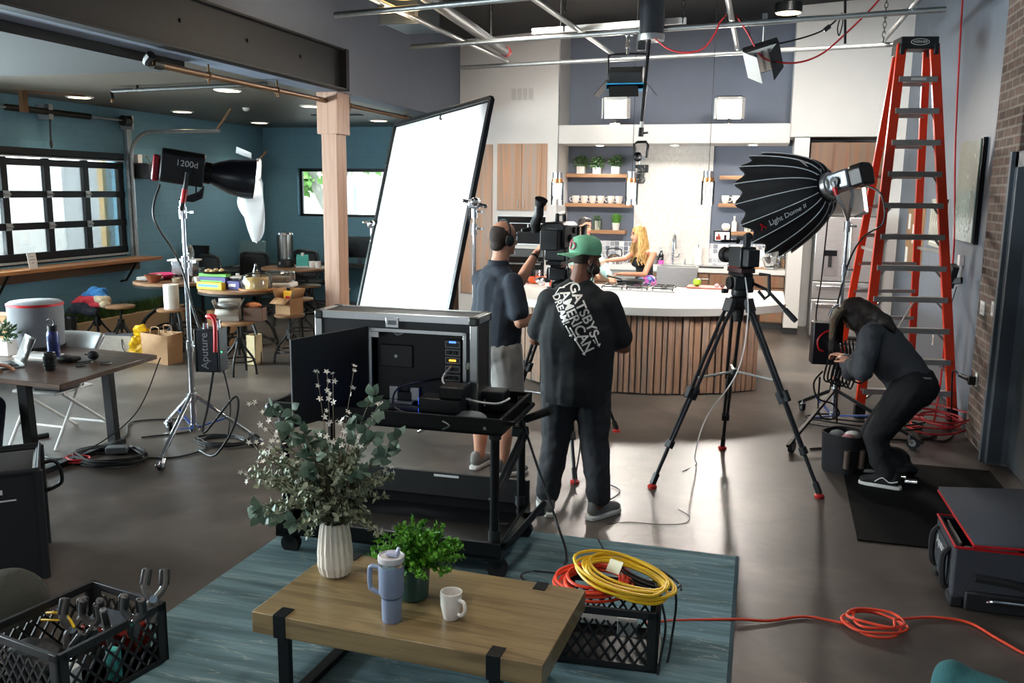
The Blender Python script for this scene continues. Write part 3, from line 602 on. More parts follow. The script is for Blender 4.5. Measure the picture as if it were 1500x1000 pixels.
# kettle and pan behind the cooks
t = thing('kettle', 'round steel kettle on the range behind the blonde woman', 'kettle', (PY(900, 375, 14.4).x, 14.4, zc0-.066)); MB().lathe([(.12, 0), (.15, .05), (.14, .15), (.07, .22), (.02, .23), (.02, .26), (0, .26)]).build('body', m_chrome, t)
MB().tube(curve([(-.12, 0, .18), (-.1, 0, .3), (.1, 0, .3), (.12, 0, .18)]), .01).build('handle', m_black, t); MB().cyl((.12, 0, .1), (.21, 0, .19), .025, .015).build('spout', m_chrome, t)
t = thing('saucepan', 'steel saucepan on the range behind the dark haired man', 'pan', (PY(882, 380, 14.36).x, 14.4, zc0-.066)); MB().lathe([(.1, 0), (.11, .12), (.105, .12), (.095, .01), (0, .01)]).build('pan', m_chrome, t); MB().bar((-.1, 0, .1), (-.3, -.05, .12), .02, .01).build('handle', m_black, t)
# refrigerator
xf0, xf1, yf = .77, 1.655, 13.36
t = thing('refrigerator', 'stainless french door refrigerator with water dispenser', 'refrigerator', (1.2, yf+.4, 0))
MB().bb((xf0, yf+.06, .03), (xf1, yf+.8, 1.78)).build('body', mt('fridge_side', '#8a8a8b', .4, .6), t, .006, W=True)
MB().bb((xf0+.02, yf+.1, 0), (xf1-.02, yf+.7, .035)).build('toe_grille', m_black, t, W=True)
xm = (xf0+xf1)/2-.005
for k, (a, b) in enumerate(((xf0, xm-.003), (xm+.003, xf1))):
    d = MB().bb((a, yf, .86), (b, yf+.055, 1.775)).build('door', m_stain, t, .012, W=True); q = xm-.035 if k == 0 else xm+.035
    MB().tube([(q, yf, .92), (q, yf-.05, .94), (q, yf-.05, 1.68), (q, yf, 1.7)], .014).build('handle', m_chrome, d, W=True)
    if k == 0:
        MB().bb((xf0+.11, yf-.006, .93), (xf0+.33, yf+.001, 1.32)).build('dispenser', m_alu, d, .004, W=True); MB().bb((xf0+.135, yf-.012, 1.22), (xf0+.305, yf-.004, 1.3)).build('dispenser_display', m_dark, d, W=True)
        MB().bb((xf0+.19, yf-.03, 1.06), (xf0+.24, yf-.004, 1.22)).build('dispenser_nozzle', m_black, d, .004, W=True)
for a, b in ((.6, .845), (.06, .585)):
    d = MB().bb((xf0, yf, a), (xf1, yf+.055, b)).build('drawer', m_stain, t, .012, W=True); MB().tube([(xf0+.05, yf, b-.06), (xf0+.06, yf-.05, b-.06), (xf1-.06, yf-.05, b-.06), (xf1-.05, yf, b-.06)], .015).build('handle', m_chrome, d, W=True)
x0, z0, x1, z1 = rectK(1184, 276, 1306, 208.5)
t = thing('upper_cabinet', 'wide walnut cabinet over the refrigerator behind the ladder', 'cabinet', (x0, YK, z0)); MB().bb((x0, YK-.008, z0), (1.675, 14.6, z1)).bb((1.675, YK-.008, z0), (x1, YK-.001, z1)).build('body', m_lamd, t, W=True); xm = (x0+x1)/2
for a, b in ((x0, xm-.003), (xm+.003, x1)): MB().bb((a, YK-.03, z0), (b, YK-.008, z1)).build('door', m_lamd, t, .002, W=True)
# ------------------------------------------------------------------ island
icx, icy = -1.35, 10.93; ix0, ix1 = -3.02, .31
def arc(r, x0, x1, n=40): return [(x0+(x1-x0)*i/n, icy-math.sqrt(r*r-(x0+(x1-x0)*i/n-icx)**2)) for i in range(n+1)]
front = arc(2.04, ix0, ix1); poly = front+[(ix1, 11.06), (ix0, 11.06)]
tag(MB().prism(poly, .84, .925, 2).build('island_top', m_trimw, None, .006, 50), 'thick white curved worktop of the kitchen island', 'counter')
m_rib = wood('barn_wood', [(.3, '#4a3a30'), (.42, '#7d6350'), (.5, '#93715a'), (.58, '#6f6259'), (.68, '#98755a'), (.8, '#5c4536')], (5, 5, .25), 3, .6, .1, 5, .3)
t = thing('kitchen_island', 'curved island base clad in reclaimed wood slats', 'island', (icx, 10.2, 0)); bx0, bx1 = -2.78, .03; rb = 1.97
MB().prism(arc(rb-.03, bx0+.02, bx1-.02)+[(bx1-.02, 10.9), (bx0+.02, 10.9)], .0, .839, 2).build('carcass', m_black, t, W=True)
rng = random.Random(5); mb = MB(); a = math.asin((bx0-icx)/rb); a1 = math.asin((bx1-icx)/rb)
while a < a1:
    w = rng.uniform(.05, .085); th = w/rb; dd = rng.choice((0, .014, .03)); r0 = rb+dd-.01
    p = [V((icx+r*sin(q), icy-r*cos(q), 0)) for r, q in ((r0, a+.002), (r0, a+th-.004), (rb-.03, a+th-.004), (rb-.03, a+.002))]
    mb.prism([(q.x, q.y) for q in p], .015, .838, 2); a += th
mb.bb((bx1-.02, icy-math.sqrt(rb*rb-(bx1-icx)**2)+.02, .015), (bx1, 10.9, .838)).bb((bx0, icy-math.sqrt(rb*rb-(bx0-icx)**2)+.02, .015), (bx0+.02, 10.9, .838))
mb.build('slats', m_rib, t, .002, W=True)
# cooktop
zi = .926; t = thing('cooktop', 'black gas cooktop with steel rim set into the white island', 'cooktop', (-1.38, 10.6, zi))
MB().bb((-.47, -.22, 0), (.45, .3, .012)).build('tray', m_stain, t, .004); m_cast = mt('cast_iron', '#232325', .5)
for k in range(3):
    x = -.3+k*.3; mb = MB()
    for q in (-.12, 0, .12): mb.bar((x+q, -.17, .04), (x+q, .25, .04), .014)
    for q in (-.17, .04, .25): mb.bar((x-.12, q, .04), (x+.12, q, .04), .014)
    for a, b in ((-.12, -.17), (.12, -.17), (-.12, .25), (.12, .25)): mb.bar((x+a, b, .01), (x+a, b, .045), .014)
    mb.build('grate', m_cast, t, .003)
for k in range(3): MB().lathe([(.05, .012), (.05, .024), (.03, .03), (0, .03)], (-.3+k*.3, .04, 0)).build('burner', m_cast, t)
for k in range(4): MB().cyl((-.2+k*.13, -.195, .012), (-.2+k*.13, -.195, .03), .016).build('knob', m_alu, t)
t = thing('frying_pan', 'black frying pan on the cooktop in front of the blonde woman', 'pan', (-1.47, 10.78, zi+.05), R(165)); MB().lathe([(.11, 0), (.15, .05), (.145, .05), (.105, .008), (0, .008)], n=32).build('pan', m_cast, t); MB().tube([(.14, 0, .04), (.25, 0, .06), (.36, 0, .075)], [.014, .012, .014]).build('handle', m_black, t)
a = PZ(1021, 417, zi+.035); t = thing('apple', 'shiny green apple on the red cutting board', 'apple', (a.x, a.y, zi+.022)); MB().lathe([(0, .012), (.02, 0), (.045, .02), (.052, .05), (.042, .08), (.015, .09), (0, .08)]).build('fruit', mt('green_apple', '#9fce2f', .3), t); MB().cyl((0, 0, .08), (.004, 0, .1), .003).build('stem', m_iron, t)
a = PZ(1040, 422, zi); xa_ = PZ(1007, 420, zi).x; tag(MB().bb((xa_, a.y-.14, zi), (xa_+.52, a.y+.16, zi+.02)).build('cutting_board', mt('red_board', '#b0685a', .5), None, .006), 'reddish cutting board on the island right of the cooktop', 'board')
for px, py, c, l in ((1050, 420, '#d9a0a4', 'pale pink radish piece on the red cutting board'), (1058, 420.5, '#5b2b2b', 'dark red beet on the red cutting board')): a = PZ(px, py, zi+.03); tag(MB().ball((a.x, a.y, zi+.021+.025), (.028, .024, .025)).build('vegetable', mt('veg', c, .5)), l, 'vegetable')
a = PZ(781, 411, zi); t = thing('bowl', 'orange two-handled baking bowl at the left end of the island', 'bowl', (-2.72, 10.86, zi)); m_or = mt('orange_enamel', '#d8582a', .25, coat=.4)
MB().lathe([(.08, 0), (.1, .006), (.15, .075), (.14, .075), (.09, .015), (0, .012)], n=32).build('bowl', m_or, t)
for s in (-1, 1): MB().box((s*.165, 0, .065), (.06, .09, .014)).build('handle', m_or, t, .005)
a = PZ(770, 409, zi); tag(MB(Matrix.Translation((-2.88, 10.95, zi))).lathe([(.06, 0), (.1, .06), (.095, .06), (.055, .006), (0, .006)]).build('small_bowl', mt('brown_bowl', '#96402a', .3)), 'small brown bowl behind the orange bowl', 'bowl')
t = thing('measuring_cup', 'clear glass measuring cup behind the orange bowl', 'cup', (PZ(796, 410, zi).x, 10.95, zi)); MB().lathe([(.045, 0), (.055, .16), (.05, .16), (.04, .006), (0, .006)]).build('cup', m_clear, t); MB().tube([(.05, 0, .14), (.1, 0, .13), (.1, 0, .05), (.045, 0, .04)], .008).build('handle', m_clear, t)
t = thing('stock_pot', 'orange cooking pot between the two cameramen on the island', 'pot', (PZ(828, 412, zi).x+.05, 10.6, zi)); MB().lathe([(.12, 0), (.13, .17), (.125, .17), (.115, .01), (0, .01)], n=32).build('pot', m_or, t)
for s in (-1, 1): MB().box((s*.145, 0, .13), (.05, .08, .016)).build('handle', m_or, t, .005)
t = thing('gravy_boat', 'shiny steel gravy boat near the orange pot', 'gravy boat', (PZ(808, 412, zi).x, 10.6, zi)); MB().ball((0, 0, .06), (.09, .05, .045)).cyl((0, 0, 0), (0, 0, .03), .04).build('body', m_chrome, t)
# pendants over the island
m_cop = mt('copper', '#d0905c', .3, .9); m_bulb = emitm('warm_bulb', '#ffd9a0', 4)
P0 = None
for px, lab in ((816, 'clear glass pendant with copper band, leftmost over the island'), (924.5, 'clear glass pendant with copper band beside the hanging camera'), (1036, 'clear glass pendant with copper band in front of the white tile')):
    c = PY(px, 300, 10.2); z = c.z; ht = PY(px, 252, 10.2).z-z
    if P0 is None:
        P0 = t = thing('pendant_lamp', lab, 'lamp', (c.x, 10.2, z), 0, 'pendant lamps over the island'); r = .075
        MB().lathe([(r, 0), (r, ht*.7), (r-.004, ht*.7), (r-.004, .0)], closed=True).build('glass_shade', m_clear, t)
        MB().lathe([(r*.8, ht*.66), (r*.8, ht*.8)], n=24).lathe([(r*.86, ht*.66), (r*.86, ht*.8), (r*.8, ht*.8), (r*.8, ht*.66)], closed=True).build('copper_band', m_cop, t)
        MB().lathe([(r*.78, ht*.8), (r*.78, ht*.99), (.02, ht), (0, ht)]).build('canopy', m_chrome, t); MB().ball((0, 0, ht*.3), (.016, .016, .045)).cyl((0, 0, ht*.35), (0, 0, ht*.66), .012).build('bulb', m_bulb, t)
        MB().cyl((0, 0, ht), (0, 0, 4.55-z), .004, n=6).build('cord', m_black, t)
    else: dup(P0, (c.x, 10.2, z), 0, lab)
# spots under the bulkhead
m_spot = emitm('spot_glow', '#fff3e0', 18)
for i, px in enumerate((878, 988, 1103)):
    x = PY(px, 211, 14.2).x; t = thing('recessed_spot', ['small round spotlight under the bulkhead over the left shelves', 'small round spotlight under the bulkhead over the white tile', 'small round spotlight under the bulkhead over the right shelves'][i], 'light', (x, 14.25, zb0), 0, 'bulkhead spotlights')
    MB().lathe([(.09, -.006), (.09, -.001), (.06, -.001), (.06, -.008)], closed=True).build('ring', m_white, t); MB().cyl((0, 0, -.012), (0, 0, -.006), .058).build('lens', m_spot, t)
    lamp('spot_light', 'SPOT', (x, 14.25, zb0-.04), 28 if i != 1 else 14, (.9, .95, 1) if i != 1 else (1, .9, .78), (x, 14.42, 1), .04, spot=R(110), blend=.8)
# two LED panels clamped to the top of the bulkhead
m_led = emitm('led_panel_glow', '#fff4e4', 26)
for i, px in enumerate((902, 1068.5)):
    c = PY(px, 158, 13.78); t = thing('led_panel', ['bright square LED panel on the bulkhead left of the camera pole', 'bright square LED panel on the bulkhead right of the camera pole'][i], 'light', tuple(c)); rx = Matrix.Rotation(R(-18), 4, 'X')
    rx = Matrix.Rotation(R(14), 4, 'X'); MB(rx).box((0, .03, 0), (.36, .05, .34)).build('housing', m_black, t, .006)
    MB(rx).box((0, -.002, -.02), (.34, .012, .27)).build('emitter', m_led, t); MB(rx).box((0, -.0, .145), (.34, .03, .04)).build('control_strip', m_alu, t)
    mfl = mt('white_flap', '#f2efe9', .5)
    for k in (-1, 1): MB().box((k*.2, -.05, -.01), (.006, .13, .3), Matrix.Rotation(k*R(-18), 4, 'Z')).build('side_flap', mfl, t)
    MB().box((0, .02, -.2), (.04, .04, .1)).box((0, .03, -.235), (.05, .05, .02)).build('clamp', m_bmetal, t)
    MB().box((0, -.035, -.29), (.16, .004, .12)).box((0, -.02, -.235), (.02, .04, .03)).build('paper_tag', mt('tissue', '#e8e4de', .8), t)
    lamp('led_panel_light', 'SPOT', tuple(c+V((0, -.06, 0))), 420, (1, .93, .84), tuple(c+V((0, -3, -2.0))), .15, spot=R(95), blend=.6)
# ------------------------------------------------------------------ overhead pipe grid, hung gear
ZG = 3.7; m_redc = mt('red_cable', '#c2262c', .5); m_cable = mt('black_cable', '#131314', .5); m_orc = mt('orange_cable', '#d8401f', .5)
def pipe(a, b, lab, r=.026, m=m_galv, g='grid pipes under the ceiling', nm='grid_pipe'):
    a, b = V(a), V(b); t = thing(nm, lab, 'pipe', tuple(a), 0, g); MB().cyl(a, b, r, n=12).build('tube', m, t, W=True); return t
pipe((-3.97, 11.5, ZG), (1.28, 10.66, ZG), 'horizontal grid pipe farthest from the camera, over the bulkhead side')
pipe((-3.98, 9.78, ZG), (1.46, 8.8, ZG), 'long horizontal grid pipe in the middle, ending over the ladder'); pipe((-3.98, 7.88, ZG), (-1.2, 7.4, ZG), 'horizontal grid pipe nearest the camera at top left')
for x0, y0, x1, y1, l in ((-3.47, 6.6, -3.31, 11.4, 'lengthwise grid pipe leftmost, beside the thick sprinkler main'), (-2.09, 6.9, -1.87, 11.1, 'lengthwise grid pipe second from the left'),
                          (-.39, 7.2, -.38, 11.0, 'lengthwise grid pipe above the tripod camera'), (1.21, 7.6, 1.18, 10.75, 'lengthwise grid pipe rightmost, over the ladder')):
    pipe((x0, y0, ZG+.055), (x1, y1, ZG+.055), l)
t = pipe((-3.03, 6.4, 3.86), (-3.3, 11.3, 3.86), 'thick grey sprinkler main with a red end cap', .06, mt('grey_pipe_paint', '#6d6e70', .5), None, 'sprinkler_main'); MB().cyl((-3.3, 11.28, 3.86), (-3.305, 11.38, 3.86), .066).build('end_cap', m_redw, t, W=True)
MB().cyl((-3.1, 7.7, 3.86), (-3.1, 7.7, 4.55), .02).cyl((-3.25, 10.5, 3.86), (-3.25, 10.5, 4.53), .02).build('hanger', m_iron, t, W=True)
t = thing('grid_track', 'white steel channel above the middle grid pipe', 'track', (-2.0, 9.5, ZG+.1)); MB().bar((-2.5, 9.62, ZG+.09), (-.84, 9.33, ZG+.09), .05, .06).build('channel', m_wht, t, W=True)
for i, (px, py, z) in enumerate(((826, 46, ZG), (1000, 34, ZG), (1063, 34, ZG), (1294, 62, ZG))):
    p = PZ(px, py, z); t = thing('chain', ['hanging chain left of the black duct', 'hanging chain at the end of the white channel', 'hanging chain above the middle grid crossing', 'hanging chain beside the ladder top'][i], 'chain', tuple(p), 0, 'chains of the pipe grid')
    mb = MB(); k = 0; z = p.z+.03
    while z < zc(p.x)-.02:
        d = V((.016, 0, 0)) if k % 2 else V((0, .016, 0)); q = V((p.x, p.y, z))
        mb.tube([q-d, q-d*.7+V((0, 0, .03)), q+d*.7+V((0, 0, .03)), q+d, q+d*.7-V((0, 0, .03)), q-d*.7-V((0, 0, .03))], .005, 5, True); z += .05; k += 1
    mb.build('links', m_iron, t, W=True)
t = thing('duct_tube', 'wide black tube hanging from the ceiling above the island', 'tube', (-1.17, 9.25, 3.62)); MB().lathe([(.125, 0), (.125, 1.03), (.115, 1.03), (.115, 0)], closed=True).build('tube', mt('tube_black', '#22262c', .3), t); MB().lathe([(.13, -.03), (.135, 0), (.135, .03), (.125, .03), (.12, -.03)], closed=True).cyl((0, 0, -.02), (0, 0, .01), .124).build('end_ring', m_alu, t)
t = thing('air_duct', 'small galvanised sheet duct at the upper left', 'duct', (-3.75, 9.2, 3.85)); MB().box((0, 0, .1), (.4, .7, .3)).box((0, -.33, .1), (.44, .03, .34)).build('sheet', mt('duct_sheet', '#9aa3a8', .3, .9), t, .004)
# pole with small camera
y = 9.25; a = PY(951, 58, y); b = PY(940, 178, y); zt = a.z
t = thing('camera_pole', 'black pole hanging from the grid with joints and clamps', 'pole', tuple(b)); MB().cyl(a, b, .019).build('tube', m_bmetal, t, W=True); MB().cyl(b, b+V((0, 0, -.06)), .02).build('collar', m_wht, t, W=True)
c = PY(938.5, 200, y); MB().cyl(b+V((0, 0, -.06)), c, .026).bar(c+V((0, 0, .03)), c+V((.08, 0, .04)), .02).build('pole_joint', m_bmetal, t, W=True)
q = PY(938, 208, y); r = PY(938, 232, y); MB().tube([q+V((-.05, 0, -.13)), q+V((-.06, 0, -.02)), q+V((-.03, 0, 0)), q+V((.06, 0, 0)), q+V((.08, 0, -.03)), q+V((.07, 0, -.15)), q+V((.02, 0, -.17))], .014, 8).ball(q+V((-.02, 0, -.15)), .05).build('yoke_clamp', m_bmetal, t, W=True)
d = PY(937, 240, y); MB().tube([q+V((0, 0, -.17)), q+V((.01, 0, -.3)), d], .011, 8).bar(PY(930, 233, y), PY(946, 232, y), .03).build('arm', m_alu, t, W=True)
t = thing('hanging_camera', 'small camera with long lens hanging straight down under the pole', 'camera', tuple(PY(938, 262, y)))
e0, e1 = PY(938, 244, y), PY(938, 269, y); MB().box(tuple(e0), (.1, .07, .035)).box(tuple(e0+V((.06, 0, -.02))), (.05, .05, .08)).build('body', m_plast, t, .006, W=True); MB().lathe([(.035, 0), (.05, .03), (.05, .05), (.038, .07), (.038, .16), (.03, .18)], tuple(e1)).build('lens', m_black, t, W=True)
for k in (.04, .1, .13): MB().lathe([(.051, k), (.053, k+.004), (.051, k+.01), (.036, k+.01)], tuple(e1)).build('lens_ring', m_alu, t, W=True)
# blue striped panel light
c = PY(918, 128, 9.35); t = thing('stage_light', 'black stage light with a blue strip hung from the middle grid pipe', 'light', (c.x, 9.35, c.z)); m_bl = mt('blue_strip', '#2f9fd0', .4)
MB().prism([(-.12, .02), (.14, .02), (.14, .1), (.06, .2), (-.06, .2), (-.12, .14)], -.17, .17, 0).build('housing', m_plast, t, .006); MB().bb((-.19, -.135, -.03), (.19, -.12, .03)).bb((-.19, -.135, -.03), (.19, .14, .02)).build('front_frame', m_bl, t, .004)
for s, l in ((-1, 0), (1, 1)): MB().box((s*.25, -.02, -.01), (.005, .26, .2), Matrix.Rotation(s*R(-40), 4, 'Y')).build('barn_door', m_bmetal, t)
MB().box((0, -.2, -.06), (.3, .005, .12), Matrix.Rotation(R(35), 4, 'X')).build('barn_door', m_bmetal, t)
MB().tube(curve([(-.19, 0, .06), (-.2, 0, .28), (-.16, 0, .33), (.16, 0, .33), (.2, 0, .28), (.19, 0, .06)], 4), .011, 8).build('yoke', m_bmetal, t); MB().cyl((0, 0, .33), (0, 0, ZG-c.z+.02), .02).box((0, 0, .42), (.05, .05, .06)).bar((-.03, 0, ZG-c.z), (.05, 0, ZG-c.z), .07).build('clamp', m_chrome, t)
for k in range(4): MB().box((-.1+k*.06, -.09, .115), (.03, .006, .012)).build('control_mark', m_wht, t)
tag(MB().bb((c.x+.1, 9.3, c.z+.36), (c.x+.18, 9.36, c.z+.55)).build('power_box', m_plast, None, .006), 'small black power box hanging beside the stage light', 'box')
# fluorescent bank with doors
c = PY(1117, 84, 9.2); t = thing('fluorescent_light', 'black fluorescent bank light with open doors hanging over the tripod camera', 'light', (c.x, 9.2, c.z), 0); Q = Matrix.Rotation(R(-16), 4, 'Y') @ Matrix.Rotation(R(-48), 4, 'X')
MB(Q).bb((-.17, -.15, -.04), (.17, .15, .04)).build('housing', m_plast, t, .012); MB(Q).bb((-.15, -.13, -.05), (.15, .13, -.04)).build('reflector', m_wht, t)
for k in range(5): MB(Q).tube([(-.12+k*.06, -.11, -.055), (-.12+k*.06, .11, -.055)], .012, 8).build('tube', m_galv, t)
for s in (-1, 1): MB(Q @ Matrix.Translation((s*.17, 0, -.04)) @ Matrix.Rotation(s*R(35), 4, 'Y')).bb((-.003, -.15, -.2), (.003, .15, 0)).build('barn_door', m_wht if s < 0 else m_bmetal, t)
MB().cyl((0, .02, .06), (0, .0, ZG-c.z-.02), .012).bar((0, 0, ZG-c.z), (.001, 0, ZG-c.z+.1), .05).build('hanger', m_alu, t)
# cables overhead
def cable(lab, pts, r=.007, m=m_cable, n=8, cat='cable', nm='cable', grp=None): return tag(MB().tube(curve(pts, n), r, 6).build(nm, m), lab, cat, grp)
g = lambda px, py, y=9.1: PY(px, py, y)
cable('red cable looping from the black duct to the grid', [g(960, 57), g(980, 72), g(1005, 77), g(1030, 71), g(1047, 50), g(1054, 34), g(1064, 22)], .009, m_redc)
cable('red cable sagging from the grid to the ceiling at the right', [g(1078, 22), g(1095, 48), g(1115, 82), g(1140, 91), g(1172, 91), g(1205, 78), g(1240, 48), g(1275, 14), g(1292, -6)], .009, m_redc)
cable('black power cable from the fluorescent light along the grid pipe', [g(1118, 66), g(1140, 64), g(1170, 57), g(1200, 47), g(1220, 34), g(1234, 19)], .008)
tag(MB().bar(g(1207, 45), g(1216, 38), .05, .04).build('inline_switch', m_plast, None, .006), 'black inline switch on the overhead cable', 'switch')
t = thing('hanging_rod', 'black rod and looped cable hanging from the grid near the ladder', 'rod', tuple(g(1238, 18))); MB().cyl(g(1238, -2), g(1238, 64), .012).build('rod', m_bmetal, t, W=True); MB().tube(curve([g(1233, 20), g(1227, 40), g(1229, 52), g(1234, 36), g(1235, 20)]), .006, 6).build('cable_loop', m_cable, t, W=True)
cable('thin black safety cable hanging in front of the slate blue wall', [g(1099, 55), g(1094, 30), g(1079, 26)], .005)
# lamps at the top
z = 3.98; c = PY(587, -8, 8.2); t = thing('drum_lamp', 'warm glowing drum lamp cut off by the top edge of the picture', 'lamp', tuple(c)); r = .25
MB().lathe([(0, -.03), (r*.7, -.015), (r*.97, .02), (r, .05), (r, .2), (0, .2)], n=40).build('diffuser', emitm('warm_lamp_glow', '#ffc878', 2.2), t); MB().lathe([(r+.006, .05), (r+.008, .24), (0, .25)], n=40).build('shade', m_bmetal, t); MB().cyl((0, 0, .24), (0, 0, 4.48-c.z), .01).build('stem', m_bmetal, t)
lamp('drum_lamp_light', 'POINT', tuple(c+V((0, 0, -.3))), 22, (1, .78, .5), size=.2)
c = PY(1155, 18, 11.5); t = thing('round_downlight', 'round black downlight glowing warm below the dark ceiling', 'lamp', tuple(c)); r = .145
MB().cyl((0, 0, -.012), (0, 0, .0), r).build('lens', emitm('downlight_glow', '#ffdca8', 5), t); MB().lathe([(r, -.01), (r+.015, 0), (r+.015, .1), (.04, .14), (.02, zc(c.x)-c.z), (0, zc(c.x)-c.z)]).build('housing', m_bmetal, t)
lamp('downlight_light', 'SPOT', tuple(c+V((0, 0, -.05))), 90, (1, .85, .66), tuple(c+V((0, 0, -2))), .1, spot=R(120), blend=.7)
# recessed lights of the lower ceiling
L0 = None
for (x, y), l in zip(((-8.43, 9.57), (-6.03, 9.21), (-8.41, 11.62), (-8.41, 13.73), (-6.0, 11.13), (-6.11, 13.58)),
                     ('over the glazed door, nearest the camera', 'right of the long dark pipe', 'second from the front along the window wall', 'farthest along the window wall', 'partly hidden by the wooden column', 'just right of the wooden column')):
    lab = 'round recessed ceiling light '+l; loc = (x, y, 3.2)
    if L0 is None:
        L0 = t = thing('recessed_light', lab, 'light', loc, 0, 'recessed lights of the low ceiling')
        MB().lathe([(.15, -.014), (.17, -.001), (.13, -.001), (.13, -.014)], n=32, closed=True).build('ring', m_wht, t); MB().cyl((0, 0, -.012), (0, 0, -.002), .135, n=32).build('lens', emitm('recessed_glow', '#ffe2b4', 6), t)
    else: dup(L0, loc, 0, lab)
    lamp('recessed_lamp', 'SPOT', (x, y, 3.16), 26, (1, .84, .64), (x, y, 0), .12, spot=R(130), blend=.8)
m_brz = mt('bronze_pipe', '#6e5238', .35, .6)
t = thing('sprinkler_pipe', 'bronze sprinkler pipe running along the underside of the steel beam', 'pipe', (-4.87, 6.56, 3.1)); MB().cyl((-4.98, 6.45, 3.1), (-4.98, 13.2, 3.1), .03).build('pipe', m_brz, t, W=True)
MB().tube([(-4.98, 6.45, 3.1), (-4.95, 6.42, 3.12), (-4.9, 6.4, 3.15)], .04).cyl((-4.98, 6.5, 3.1), (-4.98, 6.62, 3.1), .042).build('elbow', m_iron, t, W=True)
for y in (7.3, 8.5, 10.2, 12): MB().lathe([(.037, -.02), (.04, 0), (.037, .02)], (-4.98, y, 3.1), M=Matrix.Rotation(pi/2, 4, 'X')).cyl((-4.98, y, 3.1), (-4.98, y, 3.2), .01).cyl((-4.98, y, 3.1), (-4.98, y, 3.03), .012).build('sprinkler', m_brz, t, W=True)
t = thing('ceiling_conduit', 'dark pipe crossing the low ceiling toward the beam', 'pipe', (-7.14, 8.65, 3.14)); MB().tube([(-7.18, 8.66, 3.06), (-7.18, 8.66, 3.15), (-5.02, 8.36, 3.15)], .022).cyl((-6.8, 8.6, 3.15), (-6.8, 8.6, 3.2), .02).build('pipe', m_iron, t, W=True); MB().cyl((-7.18, 8.66, 3.02), (-7.18, 8.66, 3.06), .02).build('sprinkler', m_brz, t, W=True)
tag(MB(Matrix.Translation((-7.1, 11.26, 3.2))).lathe([(.05, -.001), (.05, -.02), (.03, -.045), (0, -.045)]).build('smoke_detector', m_wht), 'small white smoke detector on the low ceiling', 'detector')
t = thing('linear_vent', 'slotted ceiling diffuser left of the wooden column', 'vent', (-6.3, 12.4, 3.19)); mb = MB()
for k in range(4): mb.box((0, k*.05, 0), (.8, .02, .012))
mb.build('slots', m_iron, t)
# ------------------------------------------------------------------ ladder
m_lad = mt('orange_fibreglass', '#ee3a12', .35, var=.04); m_step = mt('ladder_aluminium', '#a09e9b', .5, .5)
t = thing('step_ladder', 'tall orange fibreglass step ladder standing beside the right wall', 'ladder', (1.4, 9.3, 0))
FL, FR, RL, RR = V((1.0, 8.68, 0)), V((1.9, 8.84, 0)), V((.87, 9.85, 0)), V((1.66, 10.12, 0)); FR.x = 1.84
tc = PY(1341, 66, 9.25); ux = (FR-FL).normalized(); uy = V((-ux.y, ux.x, 0)); zt = tc.z
TL, TR = tc-ux*.145-uy*.07, tc+ux*.145-uy*.07; SL, SR = tc-ux*.13+uy*.07, tc+ux*.13+uy*.07
for a, b in ((FL, TL), (FR, TR)): MB().bar(a+V((0, 0, .04)), b, .04, .085, tuple(ux)).build('front_rail', m_lad, t, .004, W=True)
for a, b in ((RL, SL), (RR, SR)): MB().bar(a+V((0, 0, .04)), b, .035, .07, tuple(ux)).build('rear_rail', m_lad, t, .004, W=True)
for a, b in ((FL, TL), (FR, TR), (RL, SL), (RR, SR)): MB().bar(a, a+(b-a)*.035, .06, .1, tuple(ux)).build('foot', m_rub, t, .005, W=True)
for k in range(1, 12):
    f = k/12+.01; a, b = TL.lerp(FL, f), TR.lerp(FR, f); s = MB().bar(a, b, .085, .05).build('step', m_step, t, .003, W=True)
    if k < 12:
        for p, q in ((a, b), (b, a)): MB().bar(p+V((0, 0, -.11)), p.lerp(q, .16), .012, .02).build('step_brace', m_alu, s, W=True)
    a, b = SL.lerp(RL, f+.005), SR.lerp(RR, f+.005); MB().bar(a, b, .03, .035).build('rear_bar', m_step, t, .002, W=True)
MB().bar(TL.lerp(FL, .995)+V((0, 0, .25)), TR.lerp(RR, .7), .01, .02).bar(RL.lerp(SL, .08), RR.lerp(SR, .16), .012, .03).build('rear_brace', m_step, t, W=True)
for a, b in ((TL.lerp(FL, .55), SL.lerp(RL, .55)), (TR.lerp(FR, .55), SR.lerp(RR, .55))): MB().bar(a, b, .01, .03).build('spreader', m_galv, t, W=True)
Q = Matrix((ux, uy, V((0, 0, 1)))).transposed().to_4x4(); Q.translation = tc
MB(Q).prism([(-.12, -.05), (.12, -.05), (.12, .06), (-.12, .06)], -.17, .17, 0).bb((-.175, -.125, -.1), (-.13, .125, .0)).bb((.13, -.125, -.1), (.175, .125, .0)).build('top_cap', m_plast, t, .01, W=True)
MB(Q).ball((0, -.1215, .01), (.085, .0015, .03), 24).build('badge', m_wht, t, W=True); MB(Q).ball((0, -.1225, .01), (.078, .0015, .025), 24).build('badge_face', m_plast, t, W=True)
text('lettering', 'WERNER', .032, Q @ Matrix.Translation((0, -.1245, .01)) @ Matrix.Rotation(pi/2, 4, 'X'), m_wht, t)
a, b = TL.lerp(FL, 1/12+.01), TR.lerp(FR, 1/12+.01); MB().bar(a.lerp(b, .3)-uy*.046, a.lerp(b, .7)-uy*.046, .002, .024).build('warning_sticker', m_wht, t, W=True)
